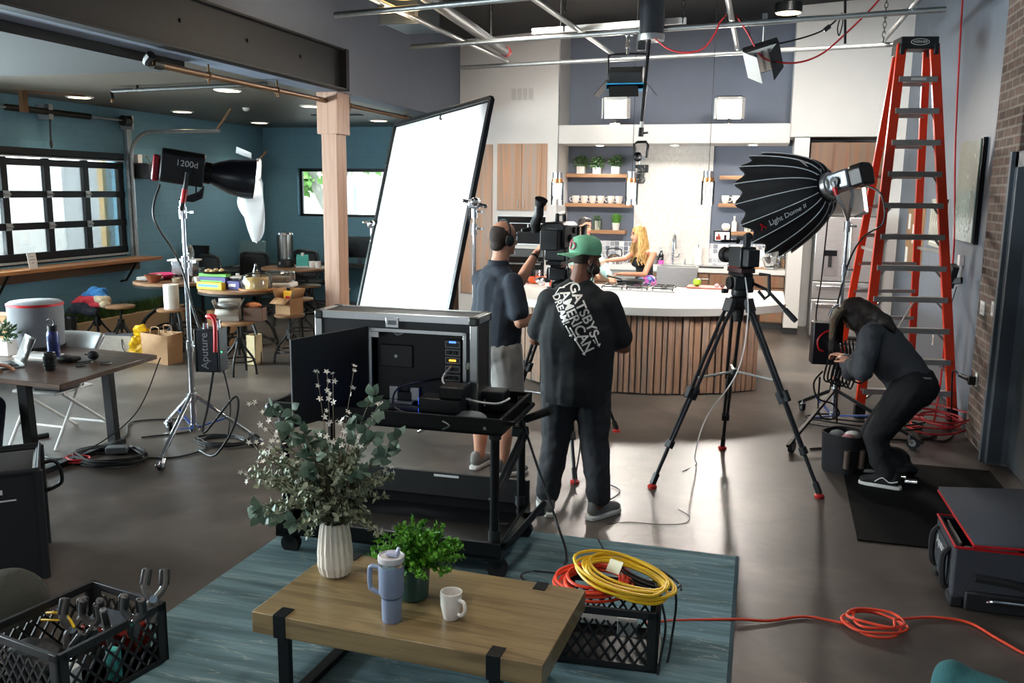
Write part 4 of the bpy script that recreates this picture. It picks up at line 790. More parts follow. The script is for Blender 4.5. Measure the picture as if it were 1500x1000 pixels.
# ------------------------------------------------------------------ right wall things
t = thing('glass_board', 'tall pale green glass board on the grey wall beside the bricks', 'board', (1.9, 9.2, 1.7)); z0, z1 = 1.66, 2.6
MB().bb((1.865, 8.92, z0), (1.88, 9.75, z1)).build('glass', mt('green_glass', '#9fb0a6', .2, coat=.5), t, .003, W=True)
MB().bb((1.88, 8.88, z0-.01), (1.918, 9.77, z1+.01)).build('backing', m_bmetal, t, W=True); rng = random.Random(4); m_etch = mt('etched_white', '#b9c4bd', .6)
for _ in range(46): y, z = rng.uniform(9.0, 9.68), z0+abs(rng.gauss(0, .22))+.04; s = rng.choice((.015, .025, .03)); MB().bb((1.8635, y, z), (1.8652, y+s, z+s)).build('etched_mark', m_etch, t, W=True)
t = thing('wall_phone', 'dark intercom handset on a bracket under a white box on the grey wall', 'phone', (1.9, 9.39, 1.3)); MB().bar((1.82, 9.47, 1.2), (1.84, 9.38, 1.42), .07, .1).build('handset', m_plast, t, .012, W=True); MB().bar((1.918, 9.36, 1.28), (1.85, 9.42, 1.26), .05, .06).build('bracket', m_bmetal, t, .005, W=True); MB().bb((1.875, 9.36, 1.42), (1.918, 9.46, 1.52)).build('base_box', m_wht, t, .004, W=True)
tag(cable('thin black cable dropping from the intercom to the blue plug', [(1.9, 9.5, 1.2), (1.905, 9.75, .95), (1.908, 10.0, .8), (1.905, 9.9, .72)], .005), 'thin black cable dropping from the intercom to the blue plug', 'cable')
def plate(y, z, lab, x=1.848, w=.075, h=.115, toggles=1, nm='switch_plate', cat='switch'):
    t = thing(nm, lab, cat, (x, y, z)); MB().bb((x-.006, y-w/2, z-h/2), (x+.001, y+w/2, z+h/2)).build('plate', m_wht, t, .002, W=True)
    for k in range(toggles): q = y+(k-(toggles-1)/2)*.045; MB().bb((x-.01, q-.016, z-.033), (x-.006, q+.016, z+.033)).build('toggle' if cat == 'switch' else 'socket', m_cap, t, .001, W=True)
    return t
p = PX(1440, 451, 1.85); plate(p.y, p.z, 'wide white switch plate on the bricks, left of three', w=.15, toggles=3)
p = PX(1455, 452, 1.85); plate(p.y, p.z, 'narrow white switch plate on the bricks, middle of three'); p = PX(1466, 460, 1.85); plate(p.y, p.z, 'narrow white switch plate on the bricks nearest the door')
p = PX(1431, 556, 1.85); plate(p.y, p.z, 'white outlet low on the brick wall with a black plug in it', cat='outlet', nm='outlet', toggles=2); yo, zo = p.y, p.z
tag(MB().bb((1.78, yo-.03, zo-.045), (1.838, yo+.03, zo+.03)).cyl((1.79, yo, zo), (1.74, yo+.12, zo+.01), .02).build('power_plug', m_plast, None, .006), 'black adapter plugged into the outlet on the bricks', 'plug')
cable('black cord hanging from the brick wall outlet to the floor', [(1.74, yo+.12, zo+.01), (1.72, yo+.3, zo), (1.76, yo+.45, .3), (1.78, yo+.5, .05), (1.7, yo+.4, .012), (1.55, 8.9, .012)], .008)
p = PX(1367, 498, 1.918); plate(p.y, p.z, 'white outlet low on the grey wall behind the ladder', 1.918, cat='outlet', nm='outlet'); p = PX(1386, 536, 1.918); tag(MB().bb((1.87, p.y-.03, p.z-.03), (1.917, p.y+.05, p.z+.03)).build('power_plug', mt('blue_plug', '#3b6ea5', .5), None, .006), 'blue plug low on the grey wall behind the ladder leg', 'plug')
t = thing('lattice_panel', 'white lattice wall panel on the grey wall seen through the ladder', 'panel', (1.9, 10.9, 1.6)); y0, y1, z0, z1 = 10.3, 11.25, 1.52, 2.05; mb = MB()
MB().bb((1.905, y0, z0), (1.9195, y1, z1)).build('backing', m_wht, t, W=True)
for k in range(7): a = y0+.05+k*(y1-y0-.2)/6; mb.bar((1.9, a, z0+.06), (1.9, a+.12, z1-.06), .012, .025).bar((1.9, a+.12, z0+.06), (1.9, a, z1-.06), .012, .025)
mb.bb((1.895, y0, z0), (1.905, y1, z0+.04)).bb((1.895, y0, z1-.04), (1.905, y1, z1)).bb((1.895, y0, z0), (1.905, y0+.04, z1)).bb((1.895, y1-.04, z0), (1.905, y1, z1)); mb.build('lattice', mt('lattice_grey', '#a9a79c', .6), t, W=True)
t = thing('cork_board', 'brown cork board with pinned white papers beside the refrigerator', 'board', (1.9, 12.3, 1.1)); MB().bb((1.9, 11.7, 1.1), (1.9195, 12.9, 1.95)).build('cork', m_kraft, t, W=True)
for y, z, w, h in ((12.7, 1.75, .16, .2), (12.3, 1.6, .2, .24), (12.75, 1.3, .18, .22), (12.0, 1.35, .16, .3)): MB().bb((1.895, y-w/2, z-h/2), (1.9, y+w/2, z+h/2)).build('paper', m_wht, t, W=True)
# red cord down the wall and its coil
t = tag(MB().tube(curve([(1.86, 10.4, 4.83), (1.86, 10.3, 3.9), (1.86, 10.0, 2.6), (1.86, 9.6, 1.6), (1.8, 9.3, .8), (1.74, 9.0, .3), (1.66, 8.7, .02)]), .009, 6).tube(curve([(1.62+.22*cos(a)*(1+.16*sin(3.1*a))-.08*sin(a*.7), 8.42+.3*sin(a)+.05*cos(2.3*a), .012+.006*a) for a in [i*.5 for i in range(60)]], 2), .009, 6).build('extension_cord', m_redc), 'red extension cord running down the right wall into a coil on the floor', 'cord')
tag(MB().tube(curve([(1.0+.5*cos(a)*(1+.1*sin(2*a))+.02*i*0, 8.25+.22*sin(a)*(1+.2*sin(3*a)), .01+.004*i) for i, a in enumerate([k*.55 for k in range(24)])], 2), .008, 6).tube(curve([(1.45, 8.2, .01), (1.6, 8.0, .01), (1.75, 8.3, .01), (1.72, 8.6, .01)]), .008, 6).build('cable_coil', m_cable), 'black cable loops on the floor under the ladder', 'cable')
# ------------------------------------------------------------------ left room
m_tblw = wood('table_wood', [(.3, '#6d4f38'), (.5, '#8a6547'), (.7, '#9a7553')], (1, 6, 6), 3, .35, .05); m_deskw = wood('dark_desk_wood', [(.3, '#3c2c22'), (.5, '#574234'), (.7, '#664e3e')], (.6, 5, 5), 3, .28, .05)
m_wood2 = wood('honey_wood', [(.3, '#7a4a26'), (.5, '#9c6535'), (.7, '#b3783f')], (5, .5, 5), 3, .4, .05); m_beige = mt('beige_timber', '#b59b78', .7, stretch=(4, .5, 4)); m_grass = mt('planter_grass', '#3f5d2c', .8, var=.3, scale=40)
m_tealbox = mt('teal_card', '#4fb0a6', .5); m_fab = mt('grey_fabric', '#74767a', .85, bump=.2, scale=90); m_mesh = mt('chair_mesh', '#16181b', .7, scale=120, bump=.2)
# garage door hardware
t = thing('bar_shelf', 'long honey wood bar shelf under the glazed door', 'shelf', (-8.95, 8.6, 1.0)); MB().bb((-9.098, 5.9, 1.0), (-8.72, 11.4, 1.045)).build('top', m_wood2, t, .004, W=True); MB().bb((-9.05, 5.9, .86), (-8.98, 11.2, .999)).build('apron', mt('dark_apron', '#54361f', .5), t, W=True)
for y in (6.6, 8.6, 10.9): MB().tube([(-9.09, y, .7), (-8.99, y, .72), (-8.8, y, .99)], .016).build('bracket', m_iron, t, W=True)
t = thing('card_sign', 'small white card standing on the bar shelf', 'card', (-8.8, 9.3, 1.046)); p = PX(49, 388, -8.8); MB(Matrix.Translation((-8.8, p.y, 1.047)) @ Matrix.Rotation(R(-8), 4, 'Y')).bb((0, -.07, 0), (.004, .07, .2)).build('card', m_wht, t, W=True)
for k, w in enumerate((.03, .05, .02)): MB(Matrix.Translation((-8.8, p.y, 1.047)) @ Matrix.Rotation(R(-8), 4, 'Y')).bb((.004, -w, .15-k*.04), (.0045, w, .157-k*.04)).build('printed_line', m_fab, t, W=True)
t = thing('door_spring', 'torsion spring shaft above the glazed door', 'spring', (-8.93, 9, 3.02)); MB().cyl((-8.93, 6, 3.02), (-8.93, 11.1, 3.02), .014).build('shaft', m_galv, t, W=True); MB().cyl((-8.93, 8.9, 3.02), (-8.93, 10.3, 3.02), .04).build('coil', m_iron, t, W=True); MB().cyl((-8.93, 10.95, 3.02), (-8.93, 11.08, 3.02), .075, n=20).build('drum', m_iron, t, W=True); [MB().bb(p, q).build('bracket', m_galv, t, W=True) for p, q in (((-9.09, 9.55, 2.93), (-8.9, 9.62, 3.12)), ((-9.09, 11.09, 2.9), (-8.88, 11.12, 3.1)))]
t = thing('door_track', 'galvanised curved track at the right edge of the glazed door', 'track', (-9.0, 11.2, 1.0)); pts = [(-9.02, 11.2, 1.06), (-9.02, 11.2, 2.5)]+[(-9.02+.38*(1-cos(a)), 11.2, 2.5+.38*sin(a)) for a in [k*pi/16 for k in range(9)]]+[(-7.5, 11.2, 2.88)]
MB().tube(pts, .028, 6).build('rail', m_galv, t, W=True); MB().bb((-9.098, 11.17, 1.0), (-9.05, 11.27, 3.0)).build('mounting_angle', m_galv, t, W=True); MB().bar((-7.55, 11.2, 2.89), (-7.3, 11.2, 3.19), .03, .03).build('hanger', m_brz, t, W=True)
t = thing('door_opener', 'black motor box on the wall right of the glazed door', 'motor', (-8.95, 11.5, 2.2)); MB().bb((-9.098, 11.3, 2.2), (-8.82, 11.82, 2.43)).build('motor', m_plast, t, .02, W=True); MB().bb((-9.098, 11.32, 2.431), (-9.0, 11.42, 2.56)).build('junction_box', m_wht, t, .006, W=True); MB().tube(curve([(-9.04, 11.42, 2.5), (-9.04, 11.55, 2.55), (-9.0, 11.6, 2.43)]), .012, 6).build('conduit', m_galv, t, W=True)
t = thing('ceiling_bracket', 'brown hanging steel bracket above the glazed door at far left', 'bracket', (-8.6, 8.84, 3.0)); MB().bb((-8.63, 8.8, 2.95), (-8.57, 8.88, 3.199)).bar((-8.6, 8.84, 3.19), (-8.2, 9.4, 3.19), .04, .02).build('angle', m_brz, t, W=True)
tag(MB().tube([(-8.92, 9.58, 2.93), (-8.95, 9.6, 2.75), (-8.95, 9.6, 2.62)], .012).ball((-8.95, 9.6, 2.62), (.02, .02, .06)).build('pull_handle', m_iron), 'small black pull handle dangling above the glazed door', 'handle')
# planter
t = thing('grass_planter', 'low beige timber planter with grass along the window wall', 'planter', (-8.9, 10.5, 0)); MB().bb((-9.09, 9.2, 0), (-8.72, 11.85, .26)).build('trough', m_beige, t, .004, W=True); mb = MB(); rng = random.Random(9)
for _ in range(2200):
    q = V((rng.uniform(-9.03, -8.76), rng.uniform(9.25, 11.8), .26)); d = V((rng.gauss(0, .015), rng.gauss(0, .05), rng.uniform(.1, .2))); e = V((rng.gauss(0, 1), rng.gauss(0, 1), 0)).normalized()*.006; mb.add([q-e, q+e, q+d], [(0, 1, 2)])
g_ = mb.build('grass', m_grass, t, W=True); g_['kind'] = 'stuff'
# round tables with curved iron legs
def table(lab, loc, r, rz=0, h=.88):
    t = thing('round_table', lab, 'table', loc, rz, 'round wooden tables of the far room'); MB().lathe([(0, h-.04), (r-.01, h-.04), (r, h-.03), (r, h-.006), (r-.008, h), (0, h)], n=40).build('table_top', m_tblw, t)
    MB().lathe([(r*.98, h-.06), (r*1.005, h-.06), (r*1.005, h-.035), (r*.98, h-.035)], n=40, closed=True).build('iron_rim', m_iron, t); MB().cyl((0, 0, .3), (0, 0, h-.04), .035).cyl((0, 0, .24), (0, 0, .42), .06).cyl((0, 0, .5), (0, 0, .52), .11).build('crank_post', m_iron, t)
    for k in range(4): a = k*pi/2+pi/4; c, s = cos(a), sin(a); MB().tube(curve([(.05*c, .05*s, .5), (.2*c, .2*s, .52), (.38*c, .38*s, .38), (.46*c, .46*s, .16), (.47*c, .47*s, 0)]), .024, 8).tube(curve([(.05*c, .05*s, .32), (.2*c, .2*s, .3), (.36*c, .36*s, .2), (.45*c, .45*s, .14)]), .014, 6).build('leg', m_iron, t)
    MB().tube([(.4*cos(k*pi/12), .4*sin(k*pi/12), .2) for k in range(24)], .014, 6, True).build('ring', m_iron, t); return t
T1 = (-7.35, 9.8); T2 = (-6.1, 9.4); T3 = (-6.95, 12.2)
tb = table('round wooden table at left loaded with plates, bowl and steel urn', (*T1, 0), .5)
dup(tb, (*T2, 0), R(12), 'round wooden table carrying the cakes and the yellow box'); dup(tb, (*T3, 0), R(30), 'farther round table carrying the clear beverage dispenser')
def stool(lab, loc, rz, first=[None]):
    if first[0]: return dup(first[0], loc, rz, lab)
    t = first[0] = thing('iron_stool', lab, 'stool', loc, rz, 'iron stools with wooden seats'); h = .6
    MB().lathe([(0, h-.03), (.175, h-.03), (.18, h-.022), (.18, h-.005), (.172, h), (0, h)], n=28).build('seat', m_tblw, t); MB().cyl((0, 0, .22), (0, 0, h-.03), .016).cyl((0, 0, .3), (0, 0, .42), .042).cyl((0, 0, h-.045), (0, 0, h-.03), .09).build('screw_post', m_iron, t)
    for k in range(4): a = k*pi/2; c, s = cos(a), sin(a); MB().tube(curve([(.035*c, .035*s, .37), (.075*c, .075*s, .3), (.15*c, .15*s, .2), (.185*c, .185*s, .1), (.195*c, .195*s, 0)]), .014, 8).build('leg', m_iron, t)
    MB().tube([(.168*cos(k*pi/12), .168*sin(k*pi/12), .16) for k in range(24)], .01, 6, True).build('ring', m_iron, t); return t
stool('iron stool with wooden seat holding the opened boxes, nearest the ballast box', (-5.6, 8.55, 0), .2); stool('iron stool carrying the cardboard box with yellow packet', (-5.38, 9.3, 0), .5); stool('iron stool half under the round table with the paper towel roll', (-6.95, 9.2, 0), .3)
stool('iron stool with light seat beside the pile of clothes', (-7.75, 9.25, 0), .1); stool('iron stool heaped with coloured clothes', (-8.2, 9.35, 0), .7); stool('iron stool with empty seat behind the cake table', (-6.05, 10.75, 0), .4)
stool('iron stool with white lit seat beyond the cake table', (-6.75, 12.3, 0), .9); stool('iron stool partly hidden by the wooden column', (-6.1, 12.0, 0), .2)
def box_open(nm, lab, c, d, m, rz=0, flaps=True, cat='box', fl=.5):
    t = thing(nm, lab, cat, c, rz); x, y, z = d[0]/2, d[1]/2, d[2]
    MB().bb((-x, -y, 0), (x, y, .006)).bb((-x, -y, 0), (-x+.006, y, z)).bb((x-.006, -y, 0), (x, y, z)).bb((-x, -y, 0), (x, -y+.006, z)).bb((-x, y-.006, 0), (x, y, z)).build('carton', m, t)
    if flaps:
        for k, (p, q) in enumerate((((-x, 0), (-1, 0)), ((x, 0), (1, 0)), ((0, y), (0, 1)), ((0, -y), (0, -1)))):
            ln = fl*min(d[0], d[1]); e = V((q[0]*.35, q[1]*.35, .9)).normalized()*ln if k < 3 else V((0, -.8, -.55)).normalized()*ln; w = V((0, y, 0)) if k < 2 else V((x, 0, 0)); o = V((p[0], p[1], z))
            MB().add([o-w, o+w, o+w+e, o-w+e], [(0, 1, 2, 3)]).build('flap', m, t, solid=.005)
    return t
# things on the stools and floor
b = box_open('cardboard_box', 'opened cardboard box with a yellow packet inside on a stool', (-5.38, 9.3, .601), (.24, .22, .2), m_card, R(-15))
t = thing('packet', 'yellow packet with red print sticking out of the cardboard box', 'packet', (-5.37, 9.32, .61)); MB().box((0, 0, .14), (.17, .03, .26), Matrix.Rotation(R(8), 4, 'X')).build('wrapper', mt('yellow_packet', '#f0b41c', .4), t, .01); MB().box((0, -.035, .19), (.1, .004, .03), Matrix.Rotation(R(8), 4, 'X')).build('red_print', m_redw, t)
box_open('cardboard_box', 'grey opened carton with flaps on the stool nearest the ballast box', (-5.75, 8.6, .601), (.25, .2, .14), mt('grey_card', '#9b948a', .85), R(25)); box_open('cardboard_box', 'dark brown carton behind the grey opened carton', (-5.47, 8.7, .601), (.22, .14, .15), mt('brown_card', '#5c4334', .8), R(10), False)
tag(MB().ball((-5.72, 8.53, .79), (.13, .08, .04)).build('foil_bag', mt('silver_foil', '#9a9a98', .3, .8, bump=.6, scale=25)), 'crumpled silver bag on top of the grey carton', 'bag')
tag(MB().ball((-5.5, 8.72, .77), (.1, .06, .035)).build('paper_bag', mt('orange_paper', '#b5673a', .8, bump=.6, scale=25)), 'crumpled orange brown paper on the dark carton', 'paper')
t = thing('paper_towel_roll', 'big paper towel roll standing on a stool behind the light stand', 'paper towel', (-6.95, 9.2, .601)); MB().lathe([(.025, 0), (.09, 0), (.09, .3), (.025, .3)], closed=True, n=28).build('roll', mt('towel_paper', '#d9d2c6', .9), t)
box_open('cardboard_box', 'brown carton on the floor between the two round tables', (-6.75, 9.95, 0), (.3, .25, .5), m_card, R(5), False); box_open('cardboard_box', 'narrow cream carton standing on the floor under the cake table', (-5.75, 9.1, 0), (.12, .16, .36), mt('cream_card', '#c9b48c', .8), 0, False)
# clothes
cl = (('blue cloth draped on top of the stool at left', '#2f6ea6', (-8.2, 9.37, .72), (.16, .11, .09)), ('red cloth hanging from the stool at left', '#a92430', (-8.24, 9.25, .64), (.19, .1, .05)), ('beige cloth spilling over the right side of the stool', '#b6a387', (-8.06, 9.29, .65), (.12, .1, .06)), ('dark navy jacket under the red cloth on the stool', '#20242e', (-8.26, 9.2, .56), (.2, .09, .07)))
for i, (l, c, p, r) in enumerate(cl):
    o = Blob().ball(p, r).ball((p[0]+r[0]*.7, p[1]-.04, p[2]-.05), (r[0]*.6, r[1]*.7, r[2]*.8)).ball((p[0]-r[0]*.6, p[1]-.02, p[2]-.03), (r[0]*.6, r[1]*.7, r[2]*.7)).fuse('garment', mt('cloth_%d' % i, c, .9), None, .012, 3, disp=.07, dscale=.09); tag(o, l, 'clothing', 'clothes on the stool')
# table one
tz = .882; x, y = T1
tag(MB(Matrix.Translation((x-.27, y-.12, tz))).lathe([(.08, 0), (.17, .02), (.165, .025), (.08, .008), (0, .008)]).lathe([(.08, .02), (.165, .04), (.16, .045), (.08, .028), (0, .028)]).build('plate', m_cap), 'stack of white plates at the left end of the left round table', 'plates')
tag(MB(Matrix.Translation((x-.22, y+.1, tz))).lathe([(.08, 0), (.19, .07), (.18, .075), (.08, .012), (0, .012)]).build('platter', mt('pink_plastic', '#e2447c', .35)), 'pink plastic platter on the left round table', 'plate')
tag(MB(Matrix.Translation((x-.05, y-.33, tz))).lathe([(.06, 0), (.11, .1), (.1, .1), (.055, .01), (0, .01)]).build('bowl', mt('terracotta', '#7c4128', .4)), 'brown terracotta bowl at the front of the left round table', 'bowl')
t = thing('chafing_urn', 'square steel serving urn with white lid on the left round table', 'urn', (x+.02, y+.22, tz), R(15)); MB().bb((-.14, -.11, .05), (.14, .11, .24)).build('body', m_chrome, t, .01); MB().bb((-.19, -.12, .24), (.19, .12, .262)).build('lid', m_wht, t, .006); mb = MB()
for a in (-1, 1):
    for b_ in (-1, 1): mb.cyl((a*.12, b_*.09, 0), (a*.12, b_*.09, .05), .012)
mb.build('feet', m_chrome, t)
tag(MB(Matrix.Translation((x+.08, y+.26, tz+.263))).lathe([(.05, 0), (.06, .08), (.03, .17), (.0, .2)]).build('plastic_bag', m_plex), 'clear plastic bag standing on the steel urn', 'bag')
k = 0
for dx, dy, r, h, c, l in ((.18, -.2, .05, .05, '#c9b79a', 'small beige bowl in the middle of the left round table'), (.3, -.1, .045, .08, '#26211e', 'small black cup on the left round table'), (.36, .1, .04, .17, '#303a38', 'dark green jar with pale lid on the left round table'),
                           (.22, .0, .04, .07, '#c2583a', 'small reddish cup on the left round table'), (.42, -.08, .05, .07, '#d8d2c8', 'white ramekin at the right end of the left round table'), (.28, .05, .06, .04, '#dcd8d0', 'shallow white dish on the left round table'), (.44, .04, .05, .1, '#c48a92', 'pink cup at the right end of the left round table')):
    tag(MB(Matrix.Translation((x+dx, y+dy, tz))).lathe([(r*.8, 0), (r, h), (r*.9, h), (r*.7, .01), (0, .01)]).build('cup', mt('crockery_%d' % k, c, .35)), l, 'crockery', 'crockery on the left round table'); k += 1
# table two
x, y = T2
def pbox(nm, lab, c, d, cols, rz=0, cat='box'):
    t = thing(nm, lab, cat, c, rz); MB().bb((-d[0]/2, -d[1]/2, 0), (d[0]/2, d[1]/2, d[2])).build('carton', cols[0], t, .003)
    MB().bb((-d[0]/2+.02, -d[1]/2-.001, d[2]*.35), (d[0]/2-.05, -d[1]/2, d[2]*.7)).build('printed_band', cols[1], t); return t
m_yel = mt('yellow_card', '#d6b320', .45); m_grn = mt('green_card', '#5aa23a', .45); m_pur = mt('purple_card', '#30286b', .45); m_sky = mt('sky_card', '#4f8ac0', .45)
pbox('food_wrap_box', 'long yellow box at the front edge of the cake table', (x-.2, y-.31, tz), (.36, .08, .085), (m_yel, m_sky), R(-4)); pbox('food_wrap_box', 'green and purple box stacked behind the yellow box', (x-.22, y-.2, tz), (.38, .1, .14), (m_pur, m_grn), R(-4))
tag(MB().box((x-.22, y-.2, tz+.16), (.38, .1, .036)).build('food_wrap_box', m_grn, None, .003), 'flat bright green box lying on the purple box', 'box')
t = thing('tray', 'black tray with sandwiches on top of the green box', 'tray', (x-.25, y-.15, tz+.179)); MB().lathe([(0, 0), (.14, 0), (.18, .03), (.17, .03), (.13, .01), (0, .01)], n=28).build('tray', m_black, t); mb = MB()
for k in range(6): mb.ball((.09*cos(k), .09*sin(k), .03), (.03, .03, .02), 10)
mb.build('food', mt('bread', '#c9a77a', .8), t)
pbox('candy_box', 'purple candy box with white lettering on the cake table', (x+.08, y-.24, tz), (.17, .07, .1), (m_pur, m_wht), R(-2)); t = thing('lid_jar', 'white lidded jar behind the purple candy box', 'jar', (x+.03, y-.1, tz)); MB().lathe([(.09, 0), (.1, .13), (.0, .13)]).build('jar', m_plex, t); MB().lathe([(.102, .13), (.102, .145), (.02, .15), (.025, .18), (0, .18)]).build('lid', m_wht, t)
tag(MB(Matrix.Translation((x+.21, y-.14, tz))).lathe([(.035, 0), (.035, .12), (.03, .13), (0, .13)]).build('spice_jar', mt('gold_jar', '#8d7a4a', .3)), 'small golden jar between candy box and cake', 'jar'); t = thing('bottle', 'dark bottle with white label standing behind the cake', 'bottle', (x+.21, y+.02, tz)); MB().lathe([(.045, 0), (.045, .2), (.02, .26), (.02, .3), (0, .3)]).build('body', m_dark, t); MB().lathe([(.046, .04), (.046, .18)]).build('label', m_wht, t)
cx, cy = x+.33, y-.17; t = thing('cake_stand', 'cake dome on a wooden board covering a pale yellow cake', 'cake stand', (cx, cy, tz)); MB().cyl((0, 0, 0), (0, 0, .022), .21, n=36).build('board', m_wood2, t, .004); MB().lathe([(.185, .023), (.185, .12), (.165, .17), (.1, .2), (.02, .205), (.03, .235), (0, .24)], n=36).build('dome', m_plex, t)
tag(MB(Matrix.Translation((cx, cy, tz+.0225))).lathe([(0, 0), (.13, 0), (.135, .11), (.12, .12), (0, .12)], n=32).build('cake', mt('yellow_cake', '#dcbc7a', .8, bump=.3, scale=30)), 'pale yellow round cake under the clear dome', 'cake')
t = thing('cake_carrier', 'white plastic cake carrier with clear hood at the right of the cake table', 'cake carrier', (x+.4, y+.22, tz), R(8)); MB().bb((-.2, -.14, 0), (.2, .14, .06)).build('base', m_wht, t, .02); MB().bb((-.18, -.12, .061), (.18, .12, .19)).build('hood', m_plex, t, .03); MB().bb((-.13, -.09, .062), (.13, .09, .13)).build('loaf', mt('grey_loaf', '#8b8079', .8), t, .02)
# table three
x, y = T3
t = thing('beverage_dispenser', 'tall clear beverage dispenser on a dark base on the farther round table', 'dispenser', (x-.12, y-.05, tz)); MB().cyl((0, 0, 0), (0, 0, .12), .13).build('base', m_iron, t, .006); MB().lathe([(.12, .121), (.125, .5), (.12, .5), (.115, .13), (0, .13)], n=28).build('tank', m_plex, t); MB().cyl((0, 0, .13), (0, 0, .49), .03).build('ice_core', m_galv, t); MB().lathe([(.128, .5), (.12, .53), (.03, .55), (0, .55)], n=28).build('lid', m_chrome, t); MB().tube([(0, -.13, .08), (0, -.18, .08), (0, -.18, .05)], .012).build('tap', m_chrome, t)
t = thing('gift_box', 'teal house shaped gift box with white trim on the farther round table', 'box', (x+.16, y-.02, tz), R(20)); MB().bb((-.09, -.06, 0), (.09, .06, .13)).prism([(-.06, .13), (.06, .13), (0, .2)], -.09, .09, 0).build('carton', m_tealbox, t, .004); MB().bb((-.095, -.065, .0), (.095, .065, .025)).bar((-.02, 0, .2), (.02, 0, .2), .05, .05).build('trim', m_wht, t, .004)
for dx, l in ((.32, 'white cup left of its twin on the farther round table'), (.42, 'white cup nearest the wooden column on the farther round table')): tag(MB(Matrix.Translation((x+dx, y-.02, tz))).lathe([(.04, 0), (.05, .1), (.045, .1), (.035, .01), (0, .01)]).build('cup', m_cap), l, 'cup', 'cups on the farther table')
# desks with screens, office chairs
def office_chair(lab, loc, rz, first=[None]):
    if first[0]: return dup(first[0], loc, rz, lab)
    t = first[0] = thing('office_chair', lab, 'chair', loc, rz, 'black mesh office chairs'); MB().grid(lambda u, v: V(((u-.5)*.46*(1-.12*(v-.4)**2*4), .2+.05*(2*u-1)**2*-1, .56+v*.46)), 12, 8).build('backrest', m_mesh, t, solid=.02)
    pts = [(-.23, .16, .58), (-.24, .15, .9), (-.2, .17, 1.02), (0, .2, 1.04), (.2, .17, 1.02), (.24, .15, .9), (.23, .16, .58), (0, .2, .55)]; MB().tube(curve(pts, 5, True), .018, 8, True).build('back_frame', m_plast, t); MB().box((0, -.05, .47), (.48, .46, .07)).build('seat', m_mesh, t, .03); MB().bar((0, .1, .44), (0, .22, .62), .05, .02).build('back_bar', m_plast, t); MB().cyl((0, 0, .1), (0, 0, .44), .028).build('gas_column', m_plast, t)
    for k in range(5): a = k*2*pi/5; MB().tube([(0, 0, .12), (.27*cos(a), .27*sin(a), .08)], [.025, .018]).cyl((.27*cos(a)-.012, .27*sin(a), .03), (.27*cos(a)+.012, .27*sin(a), .03), .03).build('leg', m_plast, t)
    for s in (-1, 1): MB().tube([(s*.22, .05, .45), (s*.27, .05, .5), (s*.27, .02, .66), (s*.27, -.16, .67)], .016, 6).build('armrest', m_plast, t)
    return t
t = thing('long_desk', 'dark desk along the window wall carrying the monitor', 'desk', (-8.75, 13.2, 0)); MB().bb((-9.09, 11.9, .68), (-8.4, 14.5, .71)).build('desk_top', m_black, t, .004, W=True)
for y in (11.95, 14.4):
    for x in (-9.05, -8.45): MB().bar((x, y, 0), (x, y, .68), .04).build('leg', m_bmetal, t, W=True)
t = thing('corner_desk', 'dark desk along the back wall under the window', 'desk', (-7.2, 14.6, 0)); MB().bb((-8.35, 14.3, .69), (-5.45, 14.94, .72)).build('desk_top', m_black, t, .004, W=True)
for x in (-8.3, -5.5):
    for y in (14.35, 14.9): MB().bar((x, y, 0), (x, y, .69), .04).build('leg', m_bmetal, t, W=True)
office_chair('black mesh office chair with its back turned behind the cake table', (-8.25, 12.1, 0), R(165)); office_chair('black mesh office chair below the grey tablet screen', (-8.05, 12.95, 0), R(190)); office_chair('black mesh office chair behind the beverage dispenser', (-7.5, 13.75, 0), R(175)); office_chair('black mesh office chair right of the wooden column', (-5.7, 13.0, 0), R(200))
def monitor(lab, c, w, h, rz, m=m_dark, nm='monitor'):
    t = thing(nm, lab, 'monitor', c, rz); MB().bb((-w/2, -.015, .14), (w/2, .015, .14+h)).build('screen', m, t, .004); MB().bar((0, .02, 0), (0, .02, .2), .05, .03).build('neck', m_plast, t); MB().box((0, .02, .008), (.22, .16, .016)).build('base', m_plast, t); return t
monitor('black monitor on the desk left of the office chair', (-8.9, 12.45, .71), .5, .3, R(8)); monitor('black monitor behind the beverage dispenser, cut off by the column', (-7.0, 14.62, .72), .6, .38, R(5)); monitor('dark monitor on the back desk just right of the wooden column', (-5.75, 14.62, .72), .5, .36, R(0))
t = thing('tablet_screen', 'grey silver screen leaning on the desk below the white cloth', 'screen', (-8.75, 13.85, .71), R(15)); Q = Matrix.Rotation(R(-16), 4, 'X'); MB(Q).bb((-.24, 0, .0), (.24, .02, .46)).build('panel', mt('grey_screen', '#6f8f98', .2, .3), t, .01); MB(Q).bb((-.25, -.002, -.0), (.25, .022, .012)).build('edge', m_alu, t); MB().bb((-.25, -.28, 0), (.25, 0, .012)).build('keyboard', m_alu, t, .004)
# bags on the floor
t = thing('shopping_bag', 'white and grey box bag on the floor below the clothes', 'bag', (-7.72, 9.15, 0), R(10)); MB().bb((-.22, -.1, 0), (.22, .1, .24)).build('sides', mt('off_white_paper', '#cfc6b8', .8), t, .006); MB().bb((-.21, -.09, .241), (.21, .09, .25)).build('top_panel', m_fab, t); MB().tube(curve([(.1, -.105, .2), (.12, -.13, .1), (.16, -.12, .02), (.08, -.12, .05)]), .006, 6).build('cord_handle', m_cable, t)
o = Blob().ball((-7.3, 9.0, .14), (.13, .1, .15)).ball((-7.25, 9.0, .32), (.1, .07, .1)).ball((-7.38, 8.97, .05), (.1, .08, .06)).fuse('plastic_bag', mt('yellow_plastic', '#e0ac10', .3, var=.2), None, .012, 2, disp=.09, dscale=.1); tag(o, 'crumpled yellow plastic bag on the floor between the white bag and the brown bag', 'bag')
